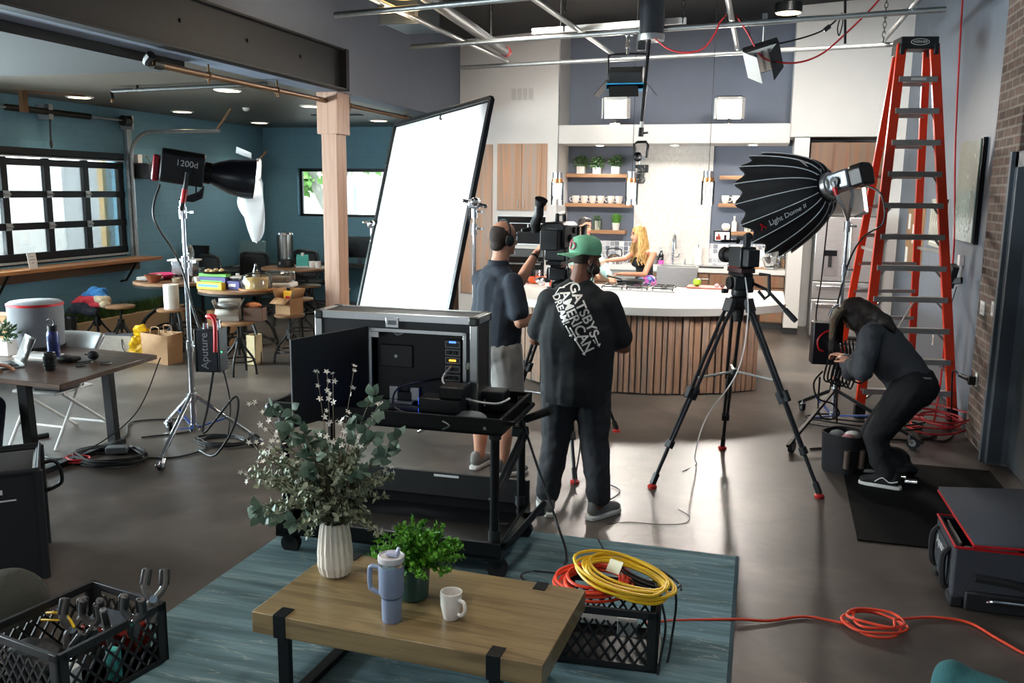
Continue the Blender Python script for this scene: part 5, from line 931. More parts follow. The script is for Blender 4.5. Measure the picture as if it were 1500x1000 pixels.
t = thing('paper_bag', 'open brown paper bag standing on the floor', 'bag', (-6.85, 8.85, 0), R(-12)); w, d, h = .21, .11, .36
MB().add([(-w, -d, 0), (w, -d, 0), (w, d, 0), (-w, d, 0), (-w-.01, -d-.01, h), (w+.01, -d, h-.01), (w+.01, d+.01, h+.01), (-w, d+.01, h)], [(0, 1, 2, 3), (0, 1, 5, 4), (1, 2, 6, 5), (2, 3, 7, 6), (3, 0, 4, 7)]).build('bag', m_kraft, t, solid=.004)
for s in (-1, 1): MB().tube(curve([(-.07, s*d, h-.02), (-.06, s*d*.8, h+.07), (.06, s*d*.8, h+.07), (.07, s*d, h-.02)]), .006, 6).build('handle', m_kraft, t)
t = thing('waste_bin', 'black tapered waste bin beside the grey drum bag', 'bin', (-8.5, 9.1, 0)); MB().lathe([(.12, 0), (.16, .42), (.15, .42), (.11, .01), (0, .01)], n=28).build('bin', m_plast, t)
# ------------------------------------------------------------------ desk at left
t = thing('work_desk', 'dark wooden work desk with black steel legs at the left edge', 'desk', (-5.6, 5.4, 0)); MB().add([(-7.4, 4.95, .715), (-4.52, 4.76, .715), (-4.62, 5.9, .715), (-7.4, 6.15, .715), (-7.4, 4.95, .75), (-4.52, 4.76, .75), (-4.62, 5.9, .75), (-7.4, 6.15, .75)], [(3, 2, 1, 0), (4, 5, 6, 7), (0, 1, 5, 4), (1, 2, 6, 5), (2, 3, 7, 6), (3, 0, 4, 7)]).build('desk_top', m_deskw, t, .003, W=True)
for a, b in (((-4.98, 4.92, .715), (-4.95, 4.92, 0)), ((-5.03, 5.8, .715), (-5.0, 5.8, 0)), ((-7.0, 5.1, .715), (-7.0, 5.1, 0)), ((-7.0, 5.95, .715), (-7.0, 5.95, 0))): MB().bar(a, b, .08, .06).build('leg', m_bmetal, t, .003, W=True)
MB().bb((-4.99, 4.7, 0), (-4.93, 5.85, .04)).build('floor_bar', m_bmetal, t, W=True); MB().bar((-5.03, 4.92, .7), (-5.05, 5.8, .7), .06, .03).build('cross_bar', m_bmetal, t, W=True)
dz = .751
t = thing('laptop', 'open silver laptop on the desk with dark screen', 'laptop', (-5.3, 5.2, dz)); a, b = V((-5.45, 5.32, dz+.012)), V((-5.2, 5.16, dz+.012)); ux = (b-a).normalized(); un = V((ux.y, -ux.x, 0)); un = -un if un.x > 0 else un
MB().add([a, b, b+un*.22, a+un*.22, a-V((0, 0, .011)), b-V((0, 0, .011)), b+un*.22-V((0, 0, .011)), a+un*.22-V((0, 0, .011))], [(0, 1, 2, 3), (7, 6, 5, 4), (0, 4, 5, 1), (1, 5, 6, 2), (2, 6, 7, 3), (3, 7, 4, 0)]).build('base', m_alu, t, .002, W=True); e = (V((0, 0, 1))-un*.45).normalized()*.21
MB().add([a, b, b+e, a+e], [(0, 1, 2, 3)]).build('lid', m_alu, t, W=True, solid=.006); k = un*.006; i = ux*.008
MB().add([a+k+i+e*.06, b+k-i+e*.06, b+k-i+e*.96, a+k+i+e*.96], [(0, 1, 2, 3)]).build('screen', mt('laptop_screen', '#4b4541', .3), t, W=True, solid=.001)
MB().add([a+i*2+un*.03+V((0, 0, .001)), b-i*2+un*.03+V((0, 0, .001)), b-i*2+un*.12+V((0, 0, .001)), a+i*2+un*.12+V((0, 0, .001))], [(0, 1, 2, 3)]).build('keyboard', m_black, t, W=True, solid=.001)
t = thing('water_bottle', 'blue insulated water bottle with black loop cap on the desk', 'bottle', (-5.25, 5.5, dz)); MB().lathe([(.043, 0), (.046, .006), (.046, .19), (.038, .215), (.034, .22), (0, .22)], n=28).build('body', mt('navy_enamel', '#28336f', .3, coat=.3), t); MB().lathe([(.036, .22), (.037, .262), (0, .264)]).build('cap', m_plast, t); MB().tube([(-.012+.034*cos(q), 0, .285+.028*sin(q)) for q in [j*2*pi/14 for j in range(14)]], .005, 6, True).build('loop', m_plast, t)
t = thing('camera_lens', 'black camera lens standing on the desk before the blue bottle', 'lens', (-4.95, 5.14, dz)); MB().lathe([(.037, 0), (.04, .01), (.04, .06), (.045, .065), (.045, .11), (.041, .115), (.041, .13), (.033, .13), (.03, .12), (0, .115)], n=28).build('barrel', m_plast, t)
for z in (.03, .08): MB().lathe([(.0455, z), (.047, z+.003), (.047, z+.02), (.0455, z+.023)], n=28, closed=True).build('grip_ring', m_rub, t)
tag(MB().box((-5.07, 5.45, dz+.02), (.16, .1, .036)).build('lens_pouch', m_black, None, .015), 'flat black pouch behind the camera lens on the desk', 'pouch'); 
t = thing('air_blower', 'black rubber air blower lying on the desk', 'blower', (-4.93, 5.55, dz), R(-20)); MB().ball((0, 0, .037), (.055, .036, .036), 18).build('bulb', m_rub, t); MB().cyl((-.05, 0, .035), (-.12, 0, .03), .009, .005).build('nozzle', m_rub, t); MB().cyl((.05, 0, .035), (.065, 0, .035), .01).build('valve', m_rub, t)
for x, y, l in ((-4.86, 5.34, 'black round lens cap nearest the desk edge by the table front'), (-4.74, 5.46, 'black round lens cap at the right corner of the desk'), (-4.9, 5.45, 'round lens cap with pale rim just before the air blower')): t = thing('lens_cap', l, 'lens cap', (x, y, dz), 0, 'lens caps on the desk'); MB().lathe([(.04, 0), (.042, .003), (.042, .01), (.036, .013), (0, .012)], n=28).build('glass', m_plast, t); MB().lathe([(.0425, .003), (.0435, .006), (.0425, .009)], n=28).build('rim', m_galv, t)  # these flat plastic discs are lens caps
tag(MB().box((-5.45, 5.55, dz+.006), (.3, .21, .01)).build('paper_stack', m_wht, None, .001), 'white papers on the desk behind the laptop', 'paper')
t = thing('flower_box', 'small white box of pale flowers at the far left of the desk', 'plant', (-5.75, 5.5, dz), R(10)); MB().bb((-.09, -.06, 0), (.09, .06, .12)).build('planter', m_cap, t, .003); mb = MB(); leafball(mb, (0, 0, .17), (.12, .08, .08), 160, .05, random.Random(5), .3); mb.build('foliage', m_leaf, t); mb = MB(); leafball(mb, (0, -.02, .21), (.1, .07, .06), 60, .03, random.Random(6), .5); mb.build('flowers', mt('pale_flower', '#d8cdbf', .8), t)
t = thing('drum_bag', 'round grey zip bag with red rim standing at the back of the desk', 'bag', (-5.74, 5.85, dz)); t.scale = (.86, .86, .95); MB().lathe([(0, 0), (.235, 0), (.24, .012), (.245, .36), (.24, .395)], n=40).build('body', m_fab, t, W=False); MB().lathe([(.243, .375), (.25, .378), (.25, .395), (.243, .398)], n=40, closed=True).build('red_rim', m_redw, t); MB().lathe([(.244, .397), (.22, .412), (0, .417)], n=40).build('lid', mt('silver_fabric', '#9fa2a4', .6), t); MB().lathe([(.242, .0), (.246, .03), (.24, .03)], n=40).build('base_band', m_rub, t); MB().tube([(-.24, -.05, .385), (-.26, -.06, .36), (-.262, -.06, .33)], .008, 6).build('zip_pull', m_redw, t)
for i, (dx, dy, c, l) in enumerate(((-.42, .1, '#8a5c34', 'brown cardboard carton left of the grey drum bag'),)): tag(MB().box((-5.83+dx, 5.9+dy, dz+.12), (.3, .2, .238)).build('carton', m_card, None, .003), l, 'box')
# white folding chair
t = thing('folding_chair', 'white folding chair under the work desk', 'chair', (-5.55, 5.75, 0)); m_wm = mt('white_enamel', '#d6d4d0', .4)
MB().bb((-5.75, 5.55, .43), (-5.32, 5.97, .455)).build('seat', m_wm, t, .02, W=True)
for x in (-5.76, -5.31):
    MB().tube([(x, 5.5, 0), (x, 5.78, .44), (x, 6.12, .82)], .014).build('leg', m_wm, t, W=True); MB().tube([(x+.02, 6.2, 0), (x+.02, 5.6, .44)], .014).build('leg', m_wm, t, W=True)
[MB().cyl((-5.76, y, z), (-5.31, y, z), .01).build('stretcher', m_wm, t, W=True) for y, z in ((5.62, .16), (6.08, .09))]; MB().grid(lambda u, v: V((-5.76+u*.45, 6.0+v*.12+.05*sin(pi*u), .7+v*.15)), 12, 4).build('backrest', m_wm, t, solid=.015, W=True)
tag(MB().box((-5.45, 5.72, .475), (.3, .26, .035)).build('cushion', m_black, None, .012), 'flat black bag lying on the white folding chair', 'bag')
# cables on the floor at left
def coil(lab, c, rx, ry, n, seed, r=.007, m=m_cable, ext=(), rise=.004):
    rg = random.Random(seed); pts = []
    for k in range(n*8):
        a = k*2*pi/8+rg.uniform(-.1, .1); f = rg.uniform(.75, 1.1) if k % 3 == 0 else 1; q = .12*sin(k*.37); pts.append(V((c[0]+rx*f*cos(a)+q*rx, c[1]+ry*f*sin(a)-q*ry, r+rise*k/8+rg.uniform(0, .006))))
    mb = MB().tube(curve(pts, 3), r, 5)
    for e in ext: mb.tube(curve(e, 6), r, 5)
    return tag(mb.build('cable_coil', m), lab, 'cable')
coil('tangled heap of black cables beside the desk leg', (-4.75, 5.45), .3, .2, 9, 1, .008, ext=[[(-4.9, 5.6, .01), (-5.05, 6.0, .01), (-5.3, 6.4, .01), (-4.9, 6.6, .01), (-4.6, 6.35, .01), (-4.9, 6.0, .01)], [(-4.6, 5.5, .01), (-4.3, 5.6, .01), (-4.2, 5.85, .01), (-4.3, 6.0, .01)], [(-4.9, 5.35, .01), (-5.2, 5.3, .01), (-5.65, 5.6, .01), (-5.7, 5.75, .01)]])
coil('small loop of red cable in the black cable heap', (-4.92, 5.3), .1, .07, 3, 4, .006, m_redc, rise=.014); coil('black cable coil at the foot of the light stand', (-4.2, 6.1), .22, .14, 6, 2, .007, ext=[[(-4.2, 6.2, .03), (-4.2, 6.25, .3), (-4.15, 6.1, .62)]])
tag(MB().cyl((-5.7, 5.72, .02), (-5.66, 5.8, .02), .02).build('power_plug', m_plast), 'black plug end lying on the floor under the desk', 'plug')
tag(MB().tube(curve([(-4.55, 5.85, .74), (-4.7, 5.7, .3), (-4.95, 5.4, .05), (-5.2, 5.3, .012), (-5.6, 5.6, .012)]), .005, 5).build('cable', m_cable), 'thin cable dropping from the desk corner to the floor', 'cable')
tag(MB().box((-4.78, 5.57, .04), (.16, .09, .05), Matrix.Rotation(.4, 4, 'Z')).build('power_supply', mt('grey_psu', '#55585a', .5), None, .008), 'grey power supply brick on the cable heap', 'power supply')
# ------------------------------------------------------------------ light stands, diffusion frame
m_blue_br = mt('blue_brace', '#2d4f9e', .4)
def stand(lab, base, top, feet, zc_=.42, r=.024, wheels=True, brace=m_blue_br, low=.12, mat=m_chrome, nm='light_stand', splits=(.45, .8), lm=None):
    b = V((base[0], base[1], 0)); t = thing(nm, lab, 'stand', tuple(b)); x, y = base
    MB().cyl((x, y, low), (x, y, splits[0]*top), r).build('column', mat, t, W=True); MB().cyl((x, y, splits[0]*top-.05), (x, y, splits[1]*top), r*.8).cyl((x, y, splits[1]*top-.05), (x, y, top), r*.62).build('riser', mat, t, W=True)
    for f in (*splits, 1): MB().cyl((x, y, f*top-.09), (x, y, f*top), r*1.25).cyl((x+r, y, f*top-.04), (x+r+.05, y-.01, f*top-.04), .008).bar((x+r+.05, y-.03, f*top-.04), (x+r+.05, y+.02, f*top-.04), .012, .02).build('clamp_knob', mat, t, W=True)
    MB().cyl((x, y, zc_-.06), (x, y, zc_+.02), r*1.7).cyl((x, y, low), (x, y, low+.06), r*1.6).build('collar', mat, t, W=True)
    for fx, fy in feet:
        f = V((fx, fy, .11 if wheels else .02)); d = V((fx-x, fy-y, 0)).normalized(); s = V((x, y, zc_))+d*r
        e = f+(f-s).normalized()*.12 if wheels else f
        leg = MB().bar(s, e, .03, .026).build('leg', lm or mat, t, .004, W=True); m_ = s.lerp(f, .58)
        MB().bar(V((x, y, low+.03))+d*r, m_, .024, .012).build('brace', brace, t, W=True)
        if wheels:
            MB().cyl(f+V((0, 0, .01)), f+V((0, 0, -.03)), .018).bar(f+V((0, 0, -.03)), f+d*.03+V((0, 0, -.06)), .05, .02).build('caster_fork', m_chrome, leg, W=True); p = d.orthogonal(); p.z = 0; p = V((-d.y, d.x, 0)); q = V((fx, fy, .053))+d*.03
            MB().cyl(q-p*.014, q+p*.014, .052, n=20).build('caster_wheel', m_rub, leg, W=True); MB().cyl(q-p*.016, q+p*.016, .03, n=16).build('caster_hub', m_galv, leg, W=True)
    return t
st = (-4.36, 5.97); stand('chrome rolling stand holding the red and black spotlight at left', st, 1.93, ((-4.2, 5.36), (-3.91, 6.08), (-4.82, 6.27)))
A = V((.8, .58, -.14)).normalized(); hc = PY(268, 253, 5.97); hc.x = st[0]; hc.z = 2.2; Zp = V((0, 0, 1)); Lf = Zp.cross(A).normalized(); Up = A.cross(Lf)
Q = Matrix((A, Lf, Up)).transposed().to_4x4(); Q.translation = hc+V((.0, .02, .02))
t = thing('spotlight', 'big black and red spotlight with cone reflector draped in white cloth', 'light', tuple(hc))
MB(Q).prism([(-.1, -.12), (.1, -.12), (.12, -.06), (.12, .1), (.08, .14), (-.08, .14), (-.12, .1), (-.12, -.06)], -.16, .16, 0).build('housing', m_plast, t, .012, W=True)
MB(Q).prism([(-.1, -.12), (.1, -.12), (.11, .08), (-.11, .08)], -.215, -.165, 0).build('rear_panel', mt('red_panel', '#8f1620', .35), t, .014, W=True); MB(Q).prism([(-.24, -.02), (-.24, .1), (-.2, .17), (-.1, .17), (-.155, .13), (-.215, .02)], -.125, .125, 1).build('rear_hood', m_plast, t, .01, W=True)
MB(Q).cyl((.16, 0, .0), (.21, 0, 0), .085, n=24).build('mount', m_bmetal, t, W=True); RA = Q @ Matrix.Rotation(pi/2, 4, 'Y')
MB(RA).lathe([(.07, .2), (.1, .26), (.135, .35), (.155, .46), (.16, .53), (.165, .54), (.152, .54), (.145, .46), (.12, .34), (.06, .21)], n=36, closed=True).build('reflector', mt('reflector_black', '#1b1f27', .3), t, W=True)
MB(RA).cyl((0, 0, .212), (0, 0, .222), .055, n=24).build('led_chip', emitm('led_white', '#ffffff', 60), t, W=True)
for s in (-1, 1): MB(Q).cyl((.04, s*.125, -.02), (.04, s*.15, -.02), .035, n=20).build('tilt_knob', m_plast, t, W=True); 
for s, m in ((-1, m_plast), (1, m_plast)): MB().tube(curve([Q @ V((.04, s*.155, -.02)), Q @ V((.03, s*.16, -.2)), Q @ V((.02, s*.12, -.3)), V((st[0], st[1], 1.93))+Q.to_3x3() @ V((0, s*.03, 0))]), .018, 8).build('yoke', m, t, W=True)
MB().tube(curve([Q @ V((.032, -.16, -.15)), Q @ V((.03, -.161, -.2)), Q @ V((.027, -.15, -.25))]), .022, 10).build('red_yoke_band', m_redw, t, W=True); MB().cyl((st[0], st[1], 1.9), (st[0], st[1], 1.98), .022).build('spigot', m_chrome, t, W=True)
MB(Q).bar((.1, -.14, -.05), (.12, -.15, -.2), .012).build('lever', m_plast, t, W=True)
text('lettering', '1200d', .065, Q @ Matrix.Translation((.03, -.1225, .04)) @ Matrix.Rotation(pi/2, 4, 'X') , m_wht, t)
rm = RA @ V((0, 0, .54)); dn = -Up
def drape(u, v):
    a = (u-.5)*pi*1.05; r = .18+.016*sin(9*u+3*v)
    if v < .35: k = v/.35; return rm+A*(.02+.02*sin(7*u))+Lf*(r*sin(a)*(.35+.65*k))+Up*(r*(cos(a)*(1-.15*k))*(1-k*.9)+.01)
    k = (v-.35)/.65; w = (1-.6*k*k)
    return rm+A*(.03+.035*sin(8*u+2*k))+Lf*(r*sin(a)*w+.05*k)+V((0, 0, -.38*k-.16*k*(1-abs(2*u-.9))-.04*sin(11*u)*k))-A*(.17*sin(pi*min(1, k*.75+.1))*u)
o = MB().grid(drape, 28, 24).build('white_cloth', cloth_glow('glowing_cloth', '#f2f2f2', .6), None, solid=.002); tag(o, 'white cloth hung over the mouth of the spotlight reflector', 'cloth')
t = thing('cloth_tip', 'small white cloth knot and clip on top of the reflector', 'cloth', tuple(rm+Up*.17)); MB().grid(lambda u, v: rm+Up*(.16+.03*u+.05*v)+A*(-.04-.12*u)+Lf*((v-.5)*.09*(1-u)), 6, 4).build('tip', bpy.data.materials['glowing_cloth'], t, solid=.002, W=True); MB().bar(rm+Up*.15+A*.01, rm+Up*.24+A*.07, .015).build('clip', m_card, t, W=True)
lamp('spotlight_light', 'SPOT', tuple(rm+A*.01), 260, (1, 1, 1), tuple(rm+A), .1, spot=R(75), blend=.4)
# power ballast hung on the stand
bx, by, bz = PY(308, 512, 5.86); t = thing('power_ballast', 'black power ballast box with lettering hung low on the spotlight stand', 'ballast', (bx, 5.86, bz-.17), R(12))
MB().bb((-.085, -.06, 0), (.085, .1, .34)).build('box', mt('ballast_black', '#191d24', .4), t, .01); MB().bb((-.1, -.065, .0), (-.085, .1, .34)).bb((.085, -.065, 0), (.1, .1, .34)).build('side_rail', m_plast, t, .005); mt_ = MAT[t.name] @ Matrix.Translation((-.02, -.0605, .17)) @ Matrix.Rotation(pi/2, 4, 'X') @ Matrix.Rotation(pi/2, 4, 'Z')
text('lettering', 'Aputure', .085, mt_, mt('grey_print', '#8c9096', .5), t); MB().tube([(.07, .02, .34), (.07, .02, .4), (.0, .02, .42)], .012).build('hook', m_chrome, t); MB().ball((.102, -.03, .16), .004).build('green_light', emitm('green_led', '#30ff80', 6), t)
MB().cyl((-.03, 0, .34), (-.03, 0, .38), .02).build('connector', m_chrome, t)
tag(MB().tube(curve([(bx+.02, 5.84, bz+.26), (bx+.06, 5.8, bz+.28), (bx+.1, 5.79, bz+.22), (bx+.1, 5.78, bz+.0)], 6), .016, 6).ball((bx+.05, 5.82, bz+.27), (.05, .03, .022)).build('red_strap', m_redw), 'bright red strap hanging beside the power ballast', 'strap')
tag(MB().tube(curve([Q @ V((-.15, -.06, -.14)), Q @ V((-.17, -.08, -.4)), (st[0]-.02, st[1]-.05, 1.5), (st[0]+.1, st[1]-.06, 1.1), (st[0]+.18, st[1]-.08, .95), (bx-.03, 5.86, bz+.21)]), .009, 6).build('head_cable', m_cable), 'black head cable running down the spotlight stand to the ballast', 'cable')
tag(MB().tube(curve([(bx+.02, 5.86, bz-.17), (bx+.0, 5.8, .4), (bx+.02, 5.7, .2), (bx+.28, 5.75, .5), (bx+.3, 5.7, .3), (bx+.15, 5.65, .05), (bx-.1, 5.8, .02)]), .009, 6).build('power_cable', m_cable), 'black power cable looping from the ballast to the floor', 'cable')
# diffusion frame
TR, TL = PY(720.5, 144, 7.1), PY(580, 183, 8.2); wv = (TR-TL).normalized(); nb = V((-wv.y*-1, -wv.x, 0)); nb = V((wv.y, -wv.x, 0)).normalized(); nb = nb if nb.y < 0 else -nb
dv = (nb*.47+V((0, 0, -1.7))); dv = (dv-wv*dv.dot(wv)).normalized(); BR, BL = TR+dv*2.35, TL+dv*2.35
t = thing('diffusion_frame', 'huge tilted white diffusion panel in a black frame', 'diffuser', tuple((BL+BR)/2)); e = .02
for a, b in ((TL, TR), (TR, BR), (BR, BL), (BL, TL)): MB().bar(a, b, .04, .04, tuple(wv.cross(dv))).build('frame_tube', m_bmetal, t, .003, W=True)
m_diff = cloth_glow('diffusion_cloth', '#fdfdfd', .45); nn = wv.cross(dv).normalized(); MB().grid(lambda u, v: TL.lerp(TR, .012+u*.976)+dv*(2.35*(.012+v*.976))-nn*.0+nn*.012*sin(pi*u)*sin(pi*v), 10, 10).build('fabric', m_diff, t, W=True, solid=.002)
for f in (.18, .5, .8): MB().box(tuple(TL.lerp(BL, f)), (.03, .03, .05)).build('fastener', m_chrome, t, .004, W=True)
q = TL.lerp(TR, .52); MB().tube([q, q+dv*.06, q+dv*.07+wv*.03], .01).build('strap', m_black, t, W=True)
hR = TR+dv*((TR.z-1.97)/-dv.z)+wv*.06; hL = TL+dv*((TL.z-1.74)/-dv.z)-wv*.06
for h, l, ft in ((hR, 'chrome stand clamped to the right edge of the diffusion panel', ((.35, -.35), (-.5, 0), (.3, .45))), (hL, 'chrome stand behind the left edge of the diffusion panel', ((.0, -.45), (-.4, .2), (.4, .25)))):
    s_ = stand(l, (h.x, h.y), h.z-.02, [(h.x+a, h.y+b) for a, b in ft], .3, .021, False, m_chrome, .1, splits=(.5, .93)); MB().box(tuple(h), (.09, .07, .07)).cyl(h+V((-.1, -.02, .03)), h+V((.1, .03, -.02)), .016).ball(h+V((.02, -.06, .02)), .035).build('grip_head', m_chrome, s_, .01, W=True)
# ------------------------------------------------------------------ equipment cart with monitor case
Zr = Matrix.Rotation(R(6), 4, 'Z'); zt = .9; fl, fr = PZ(397, 588, zt), PZ(735, 615, zt); U = (fr-fl).normalized(); Wd = V((-U.y, U.x, 0)); L = (fr-fl).length; D = .68
CQ = Matrix((U, Wd, V((0, 0, 1)))).transposed().to_4x4(); CQ.translation = V((fl.x, fl.y, 0)); rzc = math.atan2(U.y, U.x)
t = thing('equipment_cart', 'black two-tier rolling equipment cart', 'cart', (fl.x, fl.y, 0), rzc)
def tray(z, h, nm):
    MB().bb((0, 0, z-h), (L, D, z-h+.02)).build(nm, m_bmetal, t, .003); mb = MB().bb((0, 0, z-h), (L, .02, z)).bb((0, D-.02, z-h), (L, D, z)).bb((0, .02, z-h), (.02, D-.02, z)).bb((L-.02, .02, z-h), (L, D-.02, z)); mb.build(nm+'_rim', m_bmetal, t, .003); return mb
tray(zt, .09, 'upper_tray'); tray(.21, .09, 'lower_tray'); MB().bb((.0, D-.05, .21), (L, D-.02, .36)).build('rear_guard', m_black, t, .003)
for x in (.05, L-.05):
    for y in (.05, D-.05):
        MB().cyl((x, y, .12), (x, y, zt-.02), .025).build('post', m_bmetal, t); [MB().cyl((x, y, q), (x, y, q+.06), .034).build('post_collar', m_plast, t) for q in (zt-.12, .21)]
        cf = MB().bb((x-.05, y-.05, .105), (x+.05, y+.05, .125)).bar((x, y, .11), (x+.02, y, .06), .05, .03).build('caster_fork', m_bmetal, t); MB().cyl((x+.02, y-.022, .055), (x+.02, y+.022, .055), .055, n=24).build('caster_wheel', m_rub, cf)
MB().tube([(L, .12, zt-.05), (L+.03, .12, zt-.05), (L+.03, D-.1, zt-.05), (L, D-.1, zt-.05)], .014).build('side_rail', m_bmetal, t); MB().tube([(L+.0, D-.15, zt-.13), (L+.15, D-.17, zt-.06)], [.022, .026]).build('push_handle', m_rub, t); MB().bar((L-.06, .04, .42), (L-.02, D-.05, .68), .035, .06).build('swing_arm', m_plast, t, .006); MB().box((L-.06, D-.1, .68), (.07, .05, .06)).build('knob', m_plast, t, .008)
MB().tube([(L, .05, .17), (L+.05, .05, .22), (L+.16, D*.5, .34), (L+.12, D*.75, .22), (L, D-.1, .16)], .018).build('lower_handle', m_bmetal, t); MB().bb((-.06, .02, zt-.09), (0, .14, zt-.02)).build('corner_bumper', m_plast, t, .02); MB().bb((L*.55, D-.052, .335), (L*.67, D-.05, .35)).build('label', m_wht, t)
for k in range(2): MB().tube(curve([(.62+k*.4, -.006, zt-.03), (.66+k*.4, -.014, zt-.05), (.62+k*.4, -.006, zt-.075)]), .005, 6).build('latch', m_galv, t)
MB().bb((L-.1, -.004, zt-.06), (L-.085, 0, zt-.045)).build('bolt', m_galv, t)
# flight case
cx0, cy0 = .135, .3; cw, cd, ch = .98, .27, .55; z0 = zt-.069; Tc = CQ @ Matrix.Translation((cx0, cy0, z0))
t = thing('flight_case', 'black flight case with aluminium edges, open at the back, on the cart', 'case', tuple(Tc.translation), rzc)
ox0, ox1, oz0, oz1 = .35, .9, .03, .45
MB().bb((0, 0, 0), (ox0, .012, ch)).bb((ox1, 0, 0), (cw, .012, ch)).bb((ox0, 0, oz1), (ox1, .012, ch)).bb((ox0, 0, 0), (ox1, .012, oz0)).bb((0, cd-.01, 0), (cw, cd, ch)).bb((0, .012, 0), (.01, cd-.01, ch)).bb((cw-.01, .012, 0), (cw, cd-.01, ch)).bb((0, .012, 0), (cw, cd, .01)).bb((0, .012, ch-.01), (cw, cd, ch)).build('shell', mt('case_laminate', '#17181b', .5, bump=.1, scale=200), t)
mb = MB(); w = .035
for x in (0, cw-w):
    mb.bb((x-.004, -.006, 0), (x+w+.004, .02, ch)); mb.bb((x-.004, cd-.03, 0), (x+w+.004, cd+.004, ch)); mb.bb((x if x else -.006, 0, ch-w), (x+w if not x else cw+.006, cd, ch+.006))
for y in (-.006, cd-.026): mb.bb((0, y, ch-w), (cw, y+.032, ch+.006)); mb.bb((0, y, 0), (cw, y+.032, .02))
mb.build('edge_extrusion', m_alu, t, .002)
for x in (-.008, cw-.05):
    for y in (-.01, cd-.04): MB().bb((x, y, ch-.045), (x+.058, y+.05, ch+.01)).build('corner_cap', mt('steel_corner', '#4a4a48', .35, .7), t, .012)
f = .022; MB().bb((ox0-f, -.008, oz0-f), (ox0, .01, oz1+f)).bb((ox1, -.008, oz0-f), (ox1+f, .01, oz1+f)).bb((ox0-f, -.008, oz1), (ox1+f, .01, oz1+f)).bb((ox0-f, -.008, oz0-f), (ox1+f, .01, oz0)).build('opening_frame', m_alu, t, .002)
MB().bb((.44, -.012, oz1+.028), (.52, -.0, oz1+.085)).build('latch', m_alu, t, .003); MB().bb((.455, -.0145, oz1+.045), (.505, -.012, oz1+.07)).build('latch_plate', m_fab, t)
mon = MB().bb((ox0+.005, .06, .02), (ox1-.005, .16, oz1-.01)).build('monitor_back', mt('monitor_black', '#141518', .5), t, .004); MB().bb((.38, .045, .24), (.58, .06, .37)).build('vesa_plate', m_plast, mon, .004); MB().cyl((.48, .04, .305), (.48, .046, .305), .01).build('screw', m_galv, mon)
for x in (.44, .57): MB().bb((x, .03, .05), (x+.055, .06, .13)).build('bracket', m_alu, mon, .003)
MB().bb((.49, .028, .04), (.58, .058, .1)).build('hinge_block', m_plast, mon, .004); MB().tube(curve([(.47, .04, oz1-.005), (.5, .02, oz1-.015), (.53, .04, oz1-.005)]), .006, 6).build('pull_tab', m_wht, mon)
pn = MB().bb((.775, .04, .1), (.875, .06, .42)).build('connector_panel', mt('panel_grey', '#25272b', .4), t, .003)
mb = MB()
for k, z in enumerate((.39, .345, .3, .25, .2, .145)): mb.bb((.782, .037, z-.016), (.868, .04, z-.0135)).bb((.782, .037, z+.0135), (.868, .04, z+.016)).bb((.782, .037, z-.016), (.7845, .04, z+.016)).bb((.8655, .037, z-.016), (.868, .04, z+.016))
mb.build('printed_frames', m_wht, pn)
for z, c in ((.405, '#3a62c0'), (.3, '#d0902a')): MB().bb((.805, .036, z-.005), (.845, .04, z+.005)).build('indicator', emitm('indicator_'+c[1:], c, 3), pn)
for z in (.345, .2, .145):
    for x in (.805, .84): MB().cyl((x, .03, z), (x, .04, z), .01).build('socket', m_plast, pn)
for z in (.26, .15, .06): MB().bb((.918, -.014, z), (.942, -.002, z+.045)).build('catch', m_chrome, t, .004)
MB().bb((.28, .0, -.0), (.6, .03, .03)).bb((.28, -.02, .035), (.6, .01, .055)).build('lower_rail', m_alu, t, .003)
hp = V((ox0-.022, -.012, oz0-.02)); da = R(-108); dd = V((cos(da), sin(da), 0)); dw = .58; n_ = V((-dd.y, dd.x, 0))
MB().add([hp, hp+dd*dw, hp+dd*dw+V((0, 0, .47)), hp+V((0, 0, .47))], [(0, 1, 2, 3)]).build('door', mt('door_black', '#0f1012', .55), t, .002, solid=.014)
MB().bar(hp+dd*dw, hp+dd*dw+V((0, 0, .47)), .006, .02).build('door_edge', m_alu, t); MB().bb((ox0-.0, -.02, oz1-.03), (ox0+.05, -.005, oz1)).build('hinge', m_alu, t)
def oncart(x, y, z): return CQ @ V((x, y, z))
t = thing('battery_box', 'black box with blue lit strip on the cart before the open case', 'battery', tuple(oncart(.86, .1, zt-.069)), rzc); MB().bb((-.02, 0, 0), (.22, .14, .13)).build('box', m_plast, t, .01); MB().bb((.1, .0, .131), (.24, .14, .2)).build('module', m_black, t, .01)
for z in (.03, .085): MB().bb((-.024, .02, z), (-.0195, .035, z+.035)).build('blue_light', emitm('blue_led', '#3060ff', 12), t)
t = thing('power_brick', 'square black power brick with switches behind the front rail of the cart', 'power supply', tuple(oncart(L-.2, .45, zt-.069)), rzc); MB().bb((-.1, -.06, 0), (.1, .08, .12)).build('box', m_plast, t, .008); mb = MB()
for i in range(3):
    for j in range(2): mb.cyl((-.07+i*.03, -.062, .04+j*.03), (-.07+i*.03, -.06, .04+j*.03), .005, n=8)
mb.build('screws', m_wht, t)
o = Blob().ball((0, 0, .03), (.1, .08, .035)).ball((.07, -.05, .02), (.07, .03, .015)).fuse('cap', m_fab, None, .008, 3); o.matrix_world = Matrix.Translation(oncart(L-.22, .14, zt-.069)) @ Matrix.Rotation(rzc, 4, 'Z'); tag(o, 'grey cloth cap lying at the right end of the cart', 'cap')
